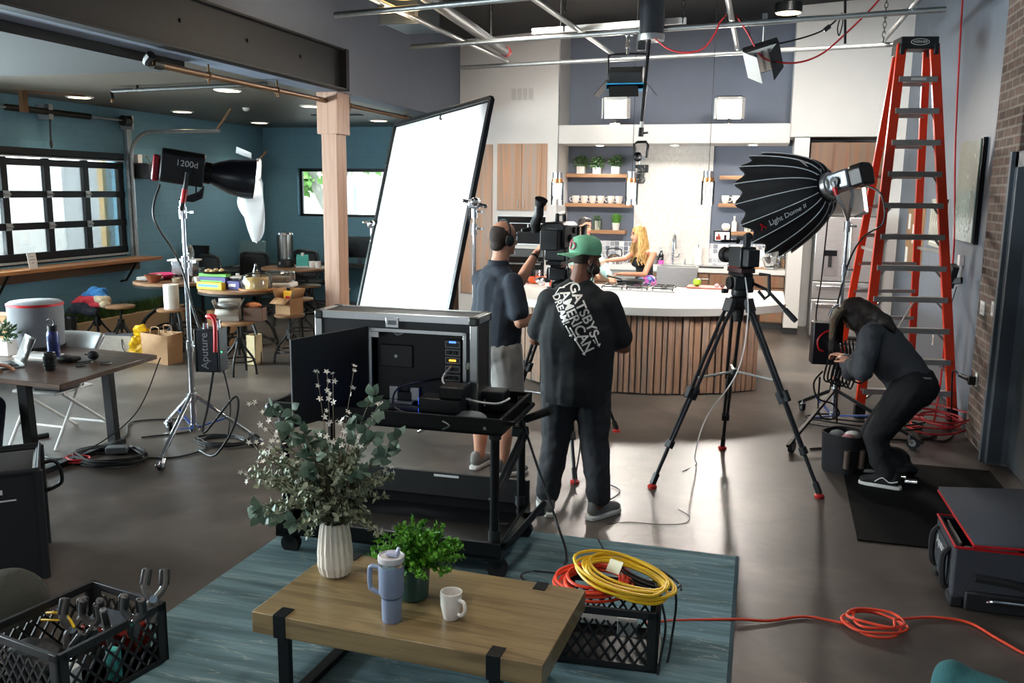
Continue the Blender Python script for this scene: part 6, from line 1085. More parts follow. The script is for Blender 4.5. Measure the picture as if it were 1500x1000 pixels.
o = MB().tube(curve([Tc @ V((.82, .03, .27)), Tc @ V((.8, -.06, .2)), Tc @ V((.92, -.08, .12)), Tc @ V((1.1, -.05, .09)), Tc @ V((1.16, .05, .1))]), .006, 6).build('signal_cable', m_wht); tag(o, 'white signal cable plugged into the open flight case', 'cable')
tag(MB().tube(curve([Tc @ V((.8, .03, .2)), Tc @ V((.55, -.06, .15)), Tc @ V((.52, -.1, .05)), Tc @ V((.6, -.12, .015))]), .006, 6).build('signal_cable', m_cable), 'black cable drooping from the case panel to the cart', 'cable')
tag(MB().tube(curve([oncart(L-.05, D-.1, .8), oncart(L+.06, D-.12, .5), oncart(L+.2, D-.2, .2), oncart(L+.3, .3, .012), oncart(L+.1, .1, .012), oncart(L+.2, -.05, .012)]), .008, 6).tube(curve([oncart(L+.15, .15, .015), oncart(L+.45, .2, .012), oncart(L+.5, .45, .012), oncart(L+.42, .7, .012)]), .006, 6).build('power_cable', m_cable), 'black cables falling from the cart post onto the rug', 'cable')
o = Blob().ball((0, 0, 0), (.2, .1, .02)).ball((.05, .0, -.08), (.05, .03, .08)).fuse('hanging_cloth', m_black, None, .012, 3); o.matrix_world = Matrix.Translation(oncart(L*.72, D+.06, zt-.12)); tag(o, 'black cloth corner hanging below the back of the cart', 'cloth')
# ------------------------------------------------------------------ tripods and cameras
m_carb = mt('carbon_tube', '#26262a', .3, .3); m_foot = mt('red_foot', '#b0231f', .5)
def tripod(lab, apex, feet, zsp=.78):
    ap = V(apex); t = thing('tripod', lab, 'tripod', (ap.x, ap.y, 0)); MB().lathe([(.05, -.07), (.075, -.05), (.08, .0), (.06, .02), (0, .02)], tuple(ap)).build('crown', m_bmetal, t, W=True); MB().lathe([(.03, -.16), (.04, -.1), (.04, -.06)], tuple(ap)).build('bowl_clamp', m_plast, t, W=True); hub = V((ap.x, ap.y, zsp+.02))
    for fx, fy in feet:
        f = V((fx, fy, .03)); d = V((fx-ap.x, fy-ap.y, 0)).normalized(); s = ap+d*.07+V((0, 0, -.02)); p = V((-d.y, d.x, 0)); k = s.lerp(f, .5); k2 = s.lerp(f, .78)
        leg = MB().cyl(s-p*.03, k-p*.025, .013).cyl(s+p*.03, k+p*.025, .013).cyl(k-p*.014, k2-p*.014, .012).cyl(k+p*.014, k2+p*.014, .012).cyl(k2, f, .014).build('leg', m_carb, t, W=True)
        [q_.build('leg_clamp', m_plast, leg, .006, W=True) for q_ in (MB().bar(s+V((0, 0, .03)), s.lerp(f, .05), .09, .04), MB().bar(k-(f-s)*.03, k+(f-s)*.03, .085, .045, tuple(d.cross(V((0, 0, 1))))), MB().bar(k2-(f-s)*.02, k2+(f-s)*.02, .06, .04))]
        MB().lathe([(.0, -.03), (.032, -.028), (.035, -.01), (.012, .005)], tuple(f)).build('foot', m_foot, leg, W=True); MB().bar(f, f+(s-f)*.06, .035).build('foot_joint', m_plast, leg, .005, W=True)
        q = s.lerp(f, (s.z-zsp)/(s.z-f.z)); MB().cyl(hub, q, .009).build('spreader_arm', m_galv, t, W=True)
    MB().cyl(hub+V((0, 0, -.02)), hub+V((0, 0, .02)), .03).build('spreader_hub', m_plast, t, W=True); return t
def fluid_head(t, ap, yaw, hnd):
    Q = Matrix.Translation(ap) @ Matrix.Rotation(yaw, 4, 'Z'); h = MB(Q).lathe([(.055, .02), (.06, .05), (.055, .08)]).bb((-.06, -.07, .07), (.06, .07, .17)).build('head', m_plast, t, .01, W=True)
    MB(Q).cyl((0, -.09, .12), (0, .09, .12), .045).build('tilt_drum', m_bmetal, h, W=True); MB(Q).bb((-.11, -.04, .17), (.11, .04, .195)).build('plate', m_bmetal, h, .004, W=True); MB(Q).bb((-.1, -.045, .18), (.1, -.035, .19)).build('red_stripe', m_redw, h, W=True)
    MB(Q).tube([(0, -.09, .12), *hnd], [.012]*len(hnd)+[.012], 8).build('pan_handle', m_carb, h, W=True); a, b = V(hnd[-1]), V(hnd[-2]); MB(Q).tube([a.lerp(b, .3), a, a+(a-b).normalized()*.03], [.018, .02, .018], 10).build('handle_grip', m_rub, h, W=True)
    for y in (-.1, .1): MB(Q).cyl((.03, y-.02, .06), (.03, y+.02, .06), .018).build('knob', m_plast, h, W=True)
ap = V((-.12, 6.5, 1.33)); tr = tripod('tall black tripod with red feet standing alone right of the cooks', ap, ((-.64, 6.05), (.5, 6.2), (-.2, 7.2))); yaw = math.atan2(.87, -.5)
fluid_head(tr, ap, yaw, [(-.12, -.15, .08), (-.3, -.26, -.1)]); Q = Matrix.Translation(ap+V((0, 0, .197))) @ Matrix.Rotation(yaw, 4, 'Z')
t = thing('video_camera', 'compact cinema camera with side screen on the lone tripod', 'camera', tuple(ap+V((0, 0, .197))))
MB(Q).bb((-.11, -.055, .0), (.1, .055, .035)).build('baseplate', mt('red_black_plate', '#3a1a1a', .4), t, .004, W=True); MB(Q).bb((-.1, -.06, .036), (.08, .06, .185)).build('body', m_plast, t, .008, W=True); MB(Q).bb((-.18, -.045, .05), (-.1, .045, .17)).build('battery', m_black, t, .006, W=True)
MB(Q @ Matrix.Translation((.08, 0, .11)) @ Matrix.Rotation(pi/2, 4, 'Y')).lathe([(.045, 0), (.05, .02), (.05, .06), (.043, .065), (.043, .1), (.055, .105), (.06, .16), (.054, .16), (.04, .12), (0, .11)], n=28).build('lens', m_black, t, W=True)
MB(Q).tube([(-.06, 0, .185), (-.06, 0, .235), (.06, 0, .245), (.07, 0, .2)], .013, 8).bb((-.09, -.02, .19), (-.05, .02, .27)).build('top_handle', m_plast, t, .004, W=True); MB(Q).ball((-.03, -.03, .255), .03).build('microphone', m_rub, t, W=True)
vf = Q @ V((.06, .1, .23)); MB(Q).bar((.04, .0, .22), (.05, .14, .22), .02).build('monitor_arm', m_bmetal, t, W=True); sq = frame(PY(1058, 346, vf.y), (1, .12, 0), (0, 0, 1)); mo = MB(sq).bb((-.062, -.04, -.028), (.062, .04, -.002)).build('side_monitor', m_plast, t, .008, W=True)
MB(sq).bb((-.05, -.03, -.002), (.05, .03, 0)).build('screen', emitm('screen_pale', '#e8ddd6', 1.2), mo, W=True); MB(sq).bb((-.045, -.026, 0), (-.01, -.0, .001)).bb((-.03, -.0, 0), (-.018, .018, .001)).build('screen_figure', emitm('screen_red', '#a04038', .7), mo, W=True); MB(sq).bb((.012, -.026, 0), (.03, .01, .001)).build('screen_figure', emitm('screen_dark', '#403434', .4), mo, W=True)
MB(Q).tube([(-.16, -.06, .0), (-.22, -.1, .0), (-.24, -.1, -.14), (-.2, -.09, -.17), (-.16, -.06, -.12)], .012, 8).build('rear_grip', m_plast, t, W=True); text('lettering', 'RED', .02, Q @ Matrix.Translation((-.02, -.0605, .12)) @ Matrix.Rotation(pi/2, 4, 'X'), m_fab, t)
MB(Q).bb((-.07, -.058, .036), (.07, .058, .045)).build('red_line', m_redw, t, W=True)
tag(MB().tube(curve([ap+V((.03, -.05, .2)), ap+V((.07, -.12, -.1)), ap+V((.02, -.16, -.5)), ap+V((-.18, -.2, -.85)), ap+V((-.24, -.3, -1.1)), PZ(1020, 680, .012), PZ(1000, 690, .01)]), .005, 6).build('signal_cable', m_wht), 'thin pale cable hanging from the tripod camera to the floor', 'cable')
ap2 = V((-1.5, 6.7, 1.33)); tr = tripod('black tripod half hidden behind the man in the green cap', ap2, ((-1.19, 5.98), (-1.12, 7.45), (-2.0, 6.95)), .45); yaw2 = math.atan2(.997, .06)
fluid_head(tr, ap2, yaw2, [(-.1, .02, .05), (-.42, -.05, -.08)]); Q = Matrix.Translation(ap2+V((0, 0, .197))) @ Matrix.Rotation(yaw2, 4, 'Z')
t = thing('video_camera', 'bulky black studio camera worked by the man with headphones', 'camera', tuple(ap2+V((0, 0, .197)))); MB(Q).bb((-.17, -.06, 0), (.2, .06, .03)).cyl((-.1, -.05, -.0), (.42, -.05, .015), .009).cyl((-.1, .05, 0), (.42, .05, .015), .009).build('baseplate', m_bmetal, t, .003, W=True); MB(Q).bb((-.1, -.061, .03), (.1, -.06, .045)).build('pink_stripe', mt('pink_stripe', '#d84a76', .4), t, W=True)
MB(Q).bb((-.13, -.085, .03), (.15, .085, .13)).build('lower_block', m_plast, t, .01, W=True); MB(Q).prism([(-.095, .13), (.095, .13), (.095, .3), (.07, .325), (-.07, .325), (-.095, .3)], -.2, .17, 0).build('body', m_plast, t, .01, W=True); MB(Q).bb((-.3, -.07, .12), (-.2, .07, .27)).build('battery', m_black, t, .008, W=True)
MB(Q @ Matrix.Translation((.17, 0, .21)) @ Matrix.Rotation(pi/2, 4, 'Y')).lathe([(.065, 0), (.07, .02), (.07, .08), (.06, .09), (.0, .09)], n=28).build('lens', m_black, t, W=True); mbx = MB(Q).bb((.26, -.085, .135), (.31, .085, .28)).build('matte_box', m_black, t, .008, W=True); MB(Q).add([(.31, -.09, .28), (.31, .09, .28), (.36, .1, .275), (.36, -.1, .275)], [(0, 1, 2, 3)]).build('top_flag', m_black, mbx, solid=.006, W=True); MB(Q).add([(.31, -.09, .13), (.31, -.09, .28), (.37, -.12, .3), (.37, -.12, .12)], [(0, 1, 2, 3)]).build('side_flag', m_black, mbx, solid=.006, W=True)
MB(Q).tube([(-.08, 0, .32), (-.08, 0, .38), (.1, 0, .39), (.12, 0, .32)], .016, 8).build('top_handle', m_plast, t, W=True); c = PY(773, 318, 6.55); e0 = PY(764, 338, 6.55); MB().bar(Q @ V((-.02, .09, .3)), e0, .03).bar(e0-V((.03, 0, .05)), e0+V((.16, 0, -.05)), .08, .09).build('viewfinder_arm', m_plast, t, .006, W=True)
e1 = PY(784, 326, 6.5); e2 = PY(790, 302, 6.42); MB().tube([e1+V((-.0, .05, -.07)), e1, e2-V((.0, 0, .06)), e2], [.036, .04, .034, .036], 18).build('viewfinder', m_plast, t, W=True); MB().tube([e2, e2+V((.02, -.02, .05))], [.034, .05], 18).build('eyecup', m_rub, t, W=True)
for p_, r_ in (((-.05, -.1, .2), .03), ((.06, -.1, .26), .025), ((.02, -.1, .16), .02)): MB(Q).cyl((p_[0], -.085, p_[2]), (p_[0], -.11, p_[2]), r_).build('dial', m_rub, t, W=True)
text('lettering', 'SONY', .03, Q @ Matrix.Translation((-.201, 0, .27)) @ Matrix.Rotation(-pi/2, 4, 'Z') @ Matrix.Rotation(pi/2, 4, 'X'), m_fab, t)
tag(MB().tube(curve([ap2+V((.1, -.2, .3)), ap2+V((.18, -.25, -.4)), (-1.2, 6.2, .3), (-1.15, 5.8, .012), (-.95, 5.6, .012), (-.85, 5.9, .012), (-1.1, 6.1, .012)]), .006, 6).build('signal_cable', m_cable), 'thin dark cables around the foot of the hidden tripod', 'cable')
tag(MB().tube(curve([(-.83, 5.25, .006), (-.7, 5.33, .006), (-.5, 5.35, .006), (-.36, 5.42, .006), (-.34, 5.55, .006), (-.42, 5.66, .006)]), .0028, 5).build('thin_cable', m_cable), 'thin cable on the floor right of the green cap man', 'cable')
# ------------------------------------------------------------------ softbox on its stand
sb = (.715, 8.07); stand('chrome and black rolling stand carrying the softbox, beside the crouching woman', sb, 1.86, ((.36, 7.3), (1.3, 7.72), (.5, 8.75)), .38, .02, True, m_blue_br, lm=m_bmetal)
AX = V((-.55, .45, -.2)).normalized(); rc = PY(1215, 272, 8.0); Lx = V((0, 0, 1)).cross(AX).normalized(); Ux = AX.cross(Lx); NR = 16; DEP = .61; RAD = .475
def dome(u, th, off=0):
    k = .5+.5*cos(NR*(th))   # 1 on a rib, 0 half way between ribs
    r = .1+(RAD-.1)*(u**.62)+.012*(k-.5)*u+off; d = DEP*u**1.25*(1-.12*(1-k)*max(0, u-.75)/.25)
    return rc+AX*(.02+d)+(Lx*cos(th)+Ux*sin(th))*r*(1-.04*(1-k)*u)
t = thing('softbox', 'large black umbrella shaped softbox with white piping', 'softbox', tuple(rc)); m_sb = mt('softbox_fabric', '#17181b', .75, bump=.35, scale=60, stretch=(1, 1, .3))
MB().grid(lambda u, v: dome(v, u*2*pi), NR*6, 18, True).build('fabric', m_sb, t, sharp=50, W=True, solid=.004)
pw = mt('white_piping', '#c9ced2', .5)
for k in range(NR): th = 2*pi*k/NR; MB().tube([dome(.02+.98*i/16, th, .006) for i in range(17)], .005, 6).build('rib_piping', pw, t, W=True)
MB().grid(lambda u, v: rc+AX*(.02+DEP*.8)+(Lx*cos(u*2*pi)+Ux*sin(u*2*pi))*RAD*.87*(.001+v), NR*3, 3, True).build('front_diffuser', cloth_glow('softbox_diffuser', '#ffffff', .6), t, W=True)
Qs = Matrix((Lx, Ux, AX)).transposed().to_4x4(); Qs.translation = rc; MB(Qs).lathe([(.1, -.03), (.115, -.02), (.115, .03), (.1, .04), (.085, .04), (.085, -.03)], n=32, closed=True).build('speed_ring', m_alu, t, W=True)
for th in (R(62), R(250)):  # light leaking at the open zips, put in as white wedges
    MB().add([dome(.0, th-.1, .004), dome(.03, th-.28, .012), dome(.3, th, .03), dome(.03, th+.28, .012)], [(0, 1, 2, 3)]).build('light_leak', m_wht, t, W=True, solid=.004)
th0 = 2*pi*(round((R(222))/(2*pi)*NR-.5)+.5)/NR
def place_text(th0):
    def fn(x, y, z): return dome(.72-x/.72, th0+y/.42, .012+z)
    return fn
best = min((2*pi*(k+.5)/NR for k in range(NR)), key=lambda a: ((lambda p: (p-PY(1162, 318, dome(.6, a).y)).length)(dome(.6, a))))
best += 2*pi/NR
text('lettering', 'Light Dome II', .075, None, pw, t, ext=.0005, fit=.36, bold=.001, fn=lambda x, y, z: dome(.46-x/.72, best+y/.42, .014+z), shear=.2)
text('red_mark', 'A', .1, None, m_redw, t, ext=.0005, fn=lambda x, y, z: dome(.8-x/.72, best+y/.42, .014+z))
fx = -AX; fc = rc+fx*.03; Qf = Matrix((fx, Lx, Ux)).transposed().to_4x4(); Qf.translation = fc
t = thing('studio_light', 'silver and black studio light behind the softbox', 'light', tuple(fc)); MB(Qf).bb((.0, -.085, -.075), (.21, .085, .085)).build('housing', mt('silver_grey', '#7c8086', .35, .5), t, .02, W=True); MB(Qf).prism([(-.085, -.085), (.085, -.085), (.095, .06), (.05, .1), (-.05, .1), (-.095, .06)], .215, .34, 0).build('rear_block', m_plast, t, .015, W=True); MB(Qf @ Matrix.Rotation(pi/2, 4, 'Y')).lathe([(.098, -.01), (.1, .015), (.09, .03)], n=28).build('mount', m_galv, t, W=True)
for s in (-1, 1): MB(Qf).cyl((.09, s*.086, .0), (.09, s*.11, .0), .04, n=20).build('tilt_knob', m_plast, t, W=True); MB().tube([Qf @ V((.09, s*.115, 0)), Qf @ V((.1, s*.11, -.12)), Qf @ V((.1, s*.05, -.22)), V((sb[0], sb[1], 1.87))], .014, 8).build('yoke', m_alu, t, W=True)
MB().tube([Qf @ V((.093, .115, -.05)), Qf @ V((.1, .113, -.12))], .02, 10).build('red_yoke_band', m_redw, t, W=True); MB(Qf).bar((.1, -.1, -.3), (.26, -.02, -.3), .03, .02).bar((.26, -.02, -.3), (.27, -.02, -.1), .03, .012).build('bracket', m_alu, t, W=True)
text('lettering', '600d', .045, Qf @ Matrix.Translation((.1, .086, .03)) @ Matrix.Rotation(pi, 4, 'Z') @ Matrix.Rotation(pi/2, 4, 'X'), m_wht, t)
lamp('softbox_light', 'AREA', tuple(rc+AX*(DEP*.78)), 170, (1, .96, .9), tuple(rc+AX*3), .76)
lamp('softbox_core_light', 'POINT', tuple(rc+AX*.12), 12, (1, .96, .9), size=.05)
tag(MB().tube(curve([Qf @ V((.3, .0, -.09)), Qf @ V((.42, 0, -.2)), Qf @ V((.4, 0, -.42)), Qf @ V((.2, .0, -.5)), V((sb[0]+.03, sb[1]-.02, 1.5)), V((sb[0]-.06, sb[1]-.06, 1.0)), V((sb[0]-.1, sb[1]-.15, .8))]), .008, 6).build('head_cable', m_cable), 'black head cable from the studio light down the softbox stand', 'cable')
tag(MB().tube(curve([rc+V((.0, -.1, -.25)), rc+V((-.02, -.12, -.8)), rc+V((-.04, -.1, -1.1)), rc+V((0, -.05, -1.3))]), .006, 6).build('thin_cable', m_cable), 'thin black cable hanging straight down from the softbox ring', 'cable')
b = PY(1208, 500, 7.85); t = thing('power_ballast', 'black ballast with a red arc hung on the softbox stand', 'ballast', (b.x, 7.85, b.z-.19), R(8)); MB().bb((-.11, -.07, 0), (.1, .07, .36)).build('box', mt('ballast_maroon', '#1a1820', .4), t, .01); MB().prism([(-.09, .36), (.09, .36), (.07, .41), (.0, .42), (-.08, .4)], -.05, .05, 1).build('top_cover', m_plast, t, .008)
MB().tube(curve([(.04, -.075, .3), (-.02, -.075, .28), (-.07, -.075, .22), (-.06, -.075, .14), (-.02, -.075, .12)]), .009, 6).build('red_arc', m_redw, t); MB().tube([(.02, 0, .4), (.04, 0, .47), (.1, .06, .5)], .012).build('hook', m_chrome, t)
mb = MB(); rg = random.Random(6)
for k in range(7): x = .02+.03*k; mb.tube(curve([(x-.02, -.08, .2), (x+.0, -.11, .1), (x-.03, -.12, -.1), (x+.02, -.1, -.13-.01*k), (x+.06, -.09, .0), (x+.04, -.08, .22)]), .008, 5)
mb.tube(curve([(-.02, -.1, -.05), (-.09, -.12, -.15), (-.05, -.13, -.28), (.08, -.12, -.33), (.14, -.1, -.42), (.05, -.1, -.47), (-.03, -.1, -.4), (-.04, -.1, -.1)]), .008, 6).tube(curve([(.1, -.08, .0), (.2, -.1, -.1), (.3, -.1, -.14), (.36, -.08, -.05)]), .008, 6).tube(curve([(.1, -.1, -.1), (.12, -.1, -.4), (.14, -.05, -.5)]), .008, 6)
o = mb.build('cable_bundle', m_cable); o.matrix_world = Matrix.Translation((b.x, 7.85, b.z-.19)) @ Matrix.Rotation(R(8), 4, 'Z'); tag(o, 'bundle of looped black cables hanging on the softbox stand', 'cable')
# bags beside the woman
t = thing('gear_bucket', 'open black fabric gear bucket standing by the softbox stand', 'bag', (.72, 6.93, 0), R(10)); MB().lathe([(0, 0), (.15, 0), (.155, .02), (.17, .3), (.16, .3), (.14, .02)], n=28, fn=lambda a, z: 1+.06*cos(4*a)).build('bucket', mt('nylon_black', '#15151a', .8, bump=.3, scale=50), t)
for a in (-100, -60): MB().cyl((.165*cos(R(a)), .165*sin(R(a)), .06), (.172*cos(R(a)), .172*sin(R(a)), .2), .022).build('side_bottle', mt('tan_bottle', '#6a5a50', .4), t)
for p, r, m in (((.05, 0, .27), (.07, .05, .04), m_white), ((-.06, .02, .27), (.06, .05, .04), m_fab), ((.0, -.06, .27), (.05, .03, .03), mt('pink_cloth', '#c58a90', .8))): MB().ball(p, r).build('content', m, t)
o = Blob().ball((1.02, 6.98, .1), (.18, .14, .11)).ball((1.12, 6.9, .06), (.12, .1, .06)).fuse('camera_bag', m_black, None, .012, 3, disp=.03, dscale=.1); tag(o, 'slumped black camera bag behind the gear bucket', 'bag')
t = thing('cable_connector', 'chrome connectors lying by the woman\'s shoe', 'connector', (1.1, 6.78, 0)); MB().cyl((1.06, 6.76, .03), (1.14, 6.74, .035), .022).cyl((1.12, 6.68, .025), (1.2, 6.66, .03), .022).build('barrel', m_chrome, t, W=True)
tag(MB().tube(curve([(.5, 7.4, .01), (.75, 7.55, .01), (1.0, 7.7, .012), (1.15, 7.9, .012), (1.4, 7.95, .012), (1.6, 8.2, .012)]), .009, 6).build('power_cable', m_cable), 'black cable on the floor running from the softbox stand to the wall', 'cable')
# ------------------------------------------------------------------ people
from mathutils.bvhtree import BVHTree
m_sk1 = mt('skin_fair', '#c68f74', .5, var=.05, scale=25); m_sk2 = mt('skin_brown', '#7d4f3b', .5, var=.06, scale=25); m_sk3 = mt('skin_light', '#c98f72', .5, var=.05, scale=25)
m_hair = mt('dark_hair', '#241b17', .6, var=.3, scale=60); m_lip = mt('lips', '#a5565a', .45); m_eye = mt('eye_dark', '#2a1d18', .3); m_brow = mt('brow', '#3d2c22', .7); m_stub = mt('cropped_hair', '#33271f', .8, var=.2, scale=150, bump=.3)
m_sole = mt('shoe_sole', '#d6d3cc', .6); m_gshoe = mt('grey_shoe', '#7c7a76', .8, var=.1, scale=40, bump=.2)
def basis(F, tilt=0, roll=0):
    F = V(F).normalized(); L = V((0, 0, 1)).cross(F).normalized(); U = F.cross(L)
    m = Matrix((F, L, U)).transposed(); return (m @ Matrix.Rotation(tilt, 3, 'Y') @ Matrix.Rotation(roll, 3, 'X')).to_4x4()      # x forward, y left, z up; tilt>0 looks down
def head(b, c, F, tilt=0, roll=0, s=1.0, ears=True):
    B = basis(F, tilt, roll); B.translation = V(c); P = lambda x, y, z: B @ (V((x, y, z))*s); k = s
    b.ball(P(-.01, 0, .03), (.096*k, .077*k, .09*k), 20, B); b.ball(P(.022, 0, -.03), (.07*k, .064*k, .085*k), 18, B); b.ball(P(.045, 0, -.085), (.038*k, .038*k, .03*k), 14, B); b.ball(P(.01, 0, -.07), (.055*k, .055*k, .04*k), 14, B)
    b.cap(P(.086, 0, .012), P(.108, 0, -.028), .009*k, .013*k, 10); b.ball(P(.1, .011, -.031), .009*k, 8).ball(P(.1, -.011, -.031), .009*k, 8)
    b.ball(P(.082, 0, .03), (.014*k, .05*k, .012*k), 12, B); b.ball(P(.088, 0, -.056), (.012*k, .023*k, .008*k), 10, B).ball(P(.086, 0, -.066), (.012*k, .02*k, .008*k), 10, B); b.ball(P(.08, 0, -.095), (.016*k, .022*k, .016*k), 10, B)
    if ears:
        for q in (-1, 1): b.ball(P(-.008, q*.077, -.01), (.018*k, .008*k, .032*k), 12, B); b.ball(P(-.004, q*.079, -.034), (.01*k, .007*k, .012*k), 10, B)
    return B, P
def face_paint(o, P, T, s=1.0):
    inv = MAT[T.name].inverted(); r = []
    for q in (-1, 1): r += [(1, inv @ P(.083, q*.031, .008), .0115*s), (2, inv @ P(.083, q*.02, .034), .011*s), (2, inv @ P(.08, q*.036, .036), .011*s)]
    for q in (-.016, -.006, .006, .016): r.append((3, inv @ P(.094, q, -.061), .0115*s))
    paint(o, [m_eye, m_brow, m_lip], r)
def hand(b, w, d, n, side=1, curl=.5, s=1.0, spread=.1):
    w, d = V(w), V(d).normalized(); n = V(n); n = (n-d*n.dot(d)).normalized(); x = d.cross(n)*side
    for i in range(4):
        o = (.029-.0195*i)*s; k = w+d*(.088-.004*abs(i-1))*s+x*o; b.cap(w+x*o*.55, k, .0135*s, .0115*s, 10)
        L = (.04, .045, .041, .031)[i]*s; q = d+x*(spread*(1.5-i)*.5); a = 0; p = k
        for j in range(3): a += curl*(.55, .9, .7)[j]; e = p+(q.normalized()*cos(a)+n*sin(a))*L*(1, .68, .5)[j]; b.cap(p, e, (.0102-.0008*j)*s, (.0096-.0009*j)*s, 10); p = e
    t0 = w+d*.022*s+x*.022*s; t1 = t0+(d*.6+x*.75+n*.25).normalized()*.045*s; t2 = t1+(d*.85+x*.25+n*.35).normalized()*.032*s; t3 = t2+(d*.9+n*.45).normalized()*.024*s
    b.cap(w+d*.01*s, t0, .015*s, .015*s, 10).cap(t0, t1, .0145*s, .0115*s, 10).cap(t1, t2, .0112*s, .01*s, 10).cap(t2, t3, .01*s, .0085*s, 10); b.ball(w+d*.045*s, (.03*s, .03*s, .016*s), 12, Matrix((d, x, n)).transposed().to_4x4()); return b
def shoe(T, at_, F, m, sole=m_sole, L=.29, lab=None):
    B = basis(F); B.translation = V(at_); s = MB(B).prism([(-.09, -.036), (-.05, -.042), (.05, -.045), (.13, -.048), (.185, -.035), (.2, 0), (.185, .035), (.13, .048), (.05, .042), (-.05, .038), (-.09, .032), (-.1, 0)], .0, .032, 2).build('sole', sole, T, .008, W=True)
    o = Blob(B).cap((-.05, 0, .065), (.13, 0, .05), .04, .034).cap((-.05, 0, .07), (-.045, 0, .1), .038, .04).ball((.15, 0, .045), (.045, .042, .03)).ball((.05, 0, .07), (.08, .036, .035)).fuse('shoe', m, T, .008, 4)
    return o
def laces(T, at_, F, m):
    B = basis(F); B.translation = V(at_); mb = MB(B)
    for k in range(4): x = .03+.022*k; z = .108-.012*k; mb.tube(curve([(x, -.026, z-.014), (x+.004, 0, z), (x, .026, z-.014)], 4), .0035, 5)
    mb.build('laces', sole_m, T, W=True)
sole_m = m_sole
# --- man in the green cap
F = V((-.06, 1, 0)).normalized(); Rr = V((F.y, -F.x, 0)); c0 = V((-1.075, 5.36, 0))
def J(r, f, z): return c0+Rr*r+F*f+V((0, 0, z))
t = thing('person', 'person seen from behind in green cap, black lettered t-shirt and dark jeans', 'person', tuple(c0))
hd = PY(858, 378, 5.42); hd.z += .0; HF = V((.72, .68, 0)); b = Blob(); B, P = head(b, hd, HF, R(12), 0, 1.02)
sh = [J(-.185, .01, 1.4), J(.185, .01, 1.4)]; nk = J(.0, .02, 1.5)
b.chain([J(0, -.01, 1.42), nk, hd+V((0, 0, -.06))-HF*.02], [.075, .066, .062]); b.chain([J(0, .02, .98), J(0, .02, 1.2), J(0, .02, 1.34)], [.14, .14, .1]); b.cap(sh[0], sh[1], .05)
for k, el, wr in ((0, J(-.275, .05, 1.15), J(-.13, .29, 1.1)), (1, J(.29, .06, 1.12), J(.14, .3, 1.1))):
    b.chain([sh[k], el], [.062, .046]); b.chain([el, el.lerp(wr, .4), wr], [.045, .043, .029]); hand(b, wr, (wr-el)+V((0, 0, .05)), V((0, 0, 1)) if k else V((0, 0, 1)), 1 if k == 0 else -1, .6)
for q in (-1, 1): b.chain([J(q*.1, 0, .9), J(q*.13, .03, .5), J(q*.165, -.03, .1)], [.09, .06, .042])
o = b.fuse('body', m_sk2, t, .0075, 3); face_paint(o, P, t)
# hair under the cap
hb = Blob(); hb.ball(P(-.028, 0, .018), (.083, .08, .075), 20, B); hb.fuse('hair', m_stub, t, .008, 3); MB().ball(P(.03, -.06, -.06), (.05, .03, .035), 14, B).build('beard', m_stub, t, W=True)
b = Blob(); b.chain([J(0, .02, .82), J(0, .02, 1.0), J(0, .02, 1.2), J(0, .0, 1.34)], [.2, .185, .19, .16]); 
for q in (-1, 1): b.chain([J(q*.055, .02, .8), J(q*.07, .02, 1.0), J(q*.08, .01, 1.2), J(q*.085, .0, 1.34)], [.17, .165, .165, .125])
b.cap(J(-.16, .0, 1.4), J(.16, .0, 1.4), .082); b.cap(J(-.08, .0, 1.45), J(.08, .0, 1.45), .078); b.cap(J(-.04, .015, 1.475), J(.04, .015, 1.475), .076)
for k, el in ((0, J(-.275, .05, 1.15)), (1, J(.29, .06, 1.12))): b.chain([sh[k], sh[k].lerp(el, .5), sh[k].lerp(el, .78)], [.082, .078, .08])
shirt = b.fuse('t_shirt', mt('black_cotton', '#16171a', .85, bump=.1, scale=60), t, .011, 3, disp=.022, dscale=.16)
bm = bmesh.new(); bm.from_mesh(shirt.data); bmesh.ops.bisect_plane(bm, geom=bm.verts[:]+bm.edges[:]+bm.faces[:], plane_co=MAT[t.name].inverted() @ J(0, 0, .765), plane_no=(0, 0, -1), clear_outer=True); bm.to_mesh(shirt.data)
bvh = BVHTree.FromBMesh(bm); bm.free(); inv = MAT[t.name].inverted(); bo = PY(836, 470, 5.0); ang = R(-63)
def onback(x, y, z):
    q = bo+Rr*x+V((0, 0, y)); h = bvh.ray_cast(inv @ q, inv.to_3x3() @ F)[0]; h = h if h else inv @ (q+F*.3); return MAT[t.name] @ h-F*(.003+z)
def back(s_, size, x, y, ln):
    text('lettering', s_, size, None, m_cap, t, ext=.001, bold=.0016, fit=ln, fn=lambda u, v, z: onback(x+u*cos(ang)-v*sin(ang), y+u*sin(ang)+v*cos(ang), z))
back('GATSBYS', .08, .04, .035, .35); back('AMERICAN', .086, -.0, -.036, .4); back('DREAM!', .062, -.1, .035, .19)
def stroke(x0, y0, x1, y1, w=.009, head_=True):
    d = V((x1-x0, y1-y0)); L = d.length; d /= L; p = V((-d.y, d.x)); n = max(3, int(L/.012)); vs = []; fs = []
    for i in range(n+1):
        q = V((x0, y0))+d*L*i/n
        for s_ in (-1, 1): vs.append(onback(*(q+p*w/2*s_), .001))
    for i in range(n): fs.append((2*i, 2*i+1, 2*i+3, 2*i+2))
    if head_: k = len(vs); q = V((x1, y1)); vs += [onback(*(q+p*w*1.4), .001), onback(*(q-p*w*1.4), .001), onback(*(q+d*w*2.2), .001)]; fs.append((k, k+1, k+2))
    MB().add(vs, fs).build('arrow', m_cap, t, W=True, solid=.001)
for a_ in ((-.06, -.06, -.028, -.115), (-.034, -.07, .004, -.13), (.0, -.14, .055, -.225), (.118, -.115, .142, -.17)): stroke(*a_)
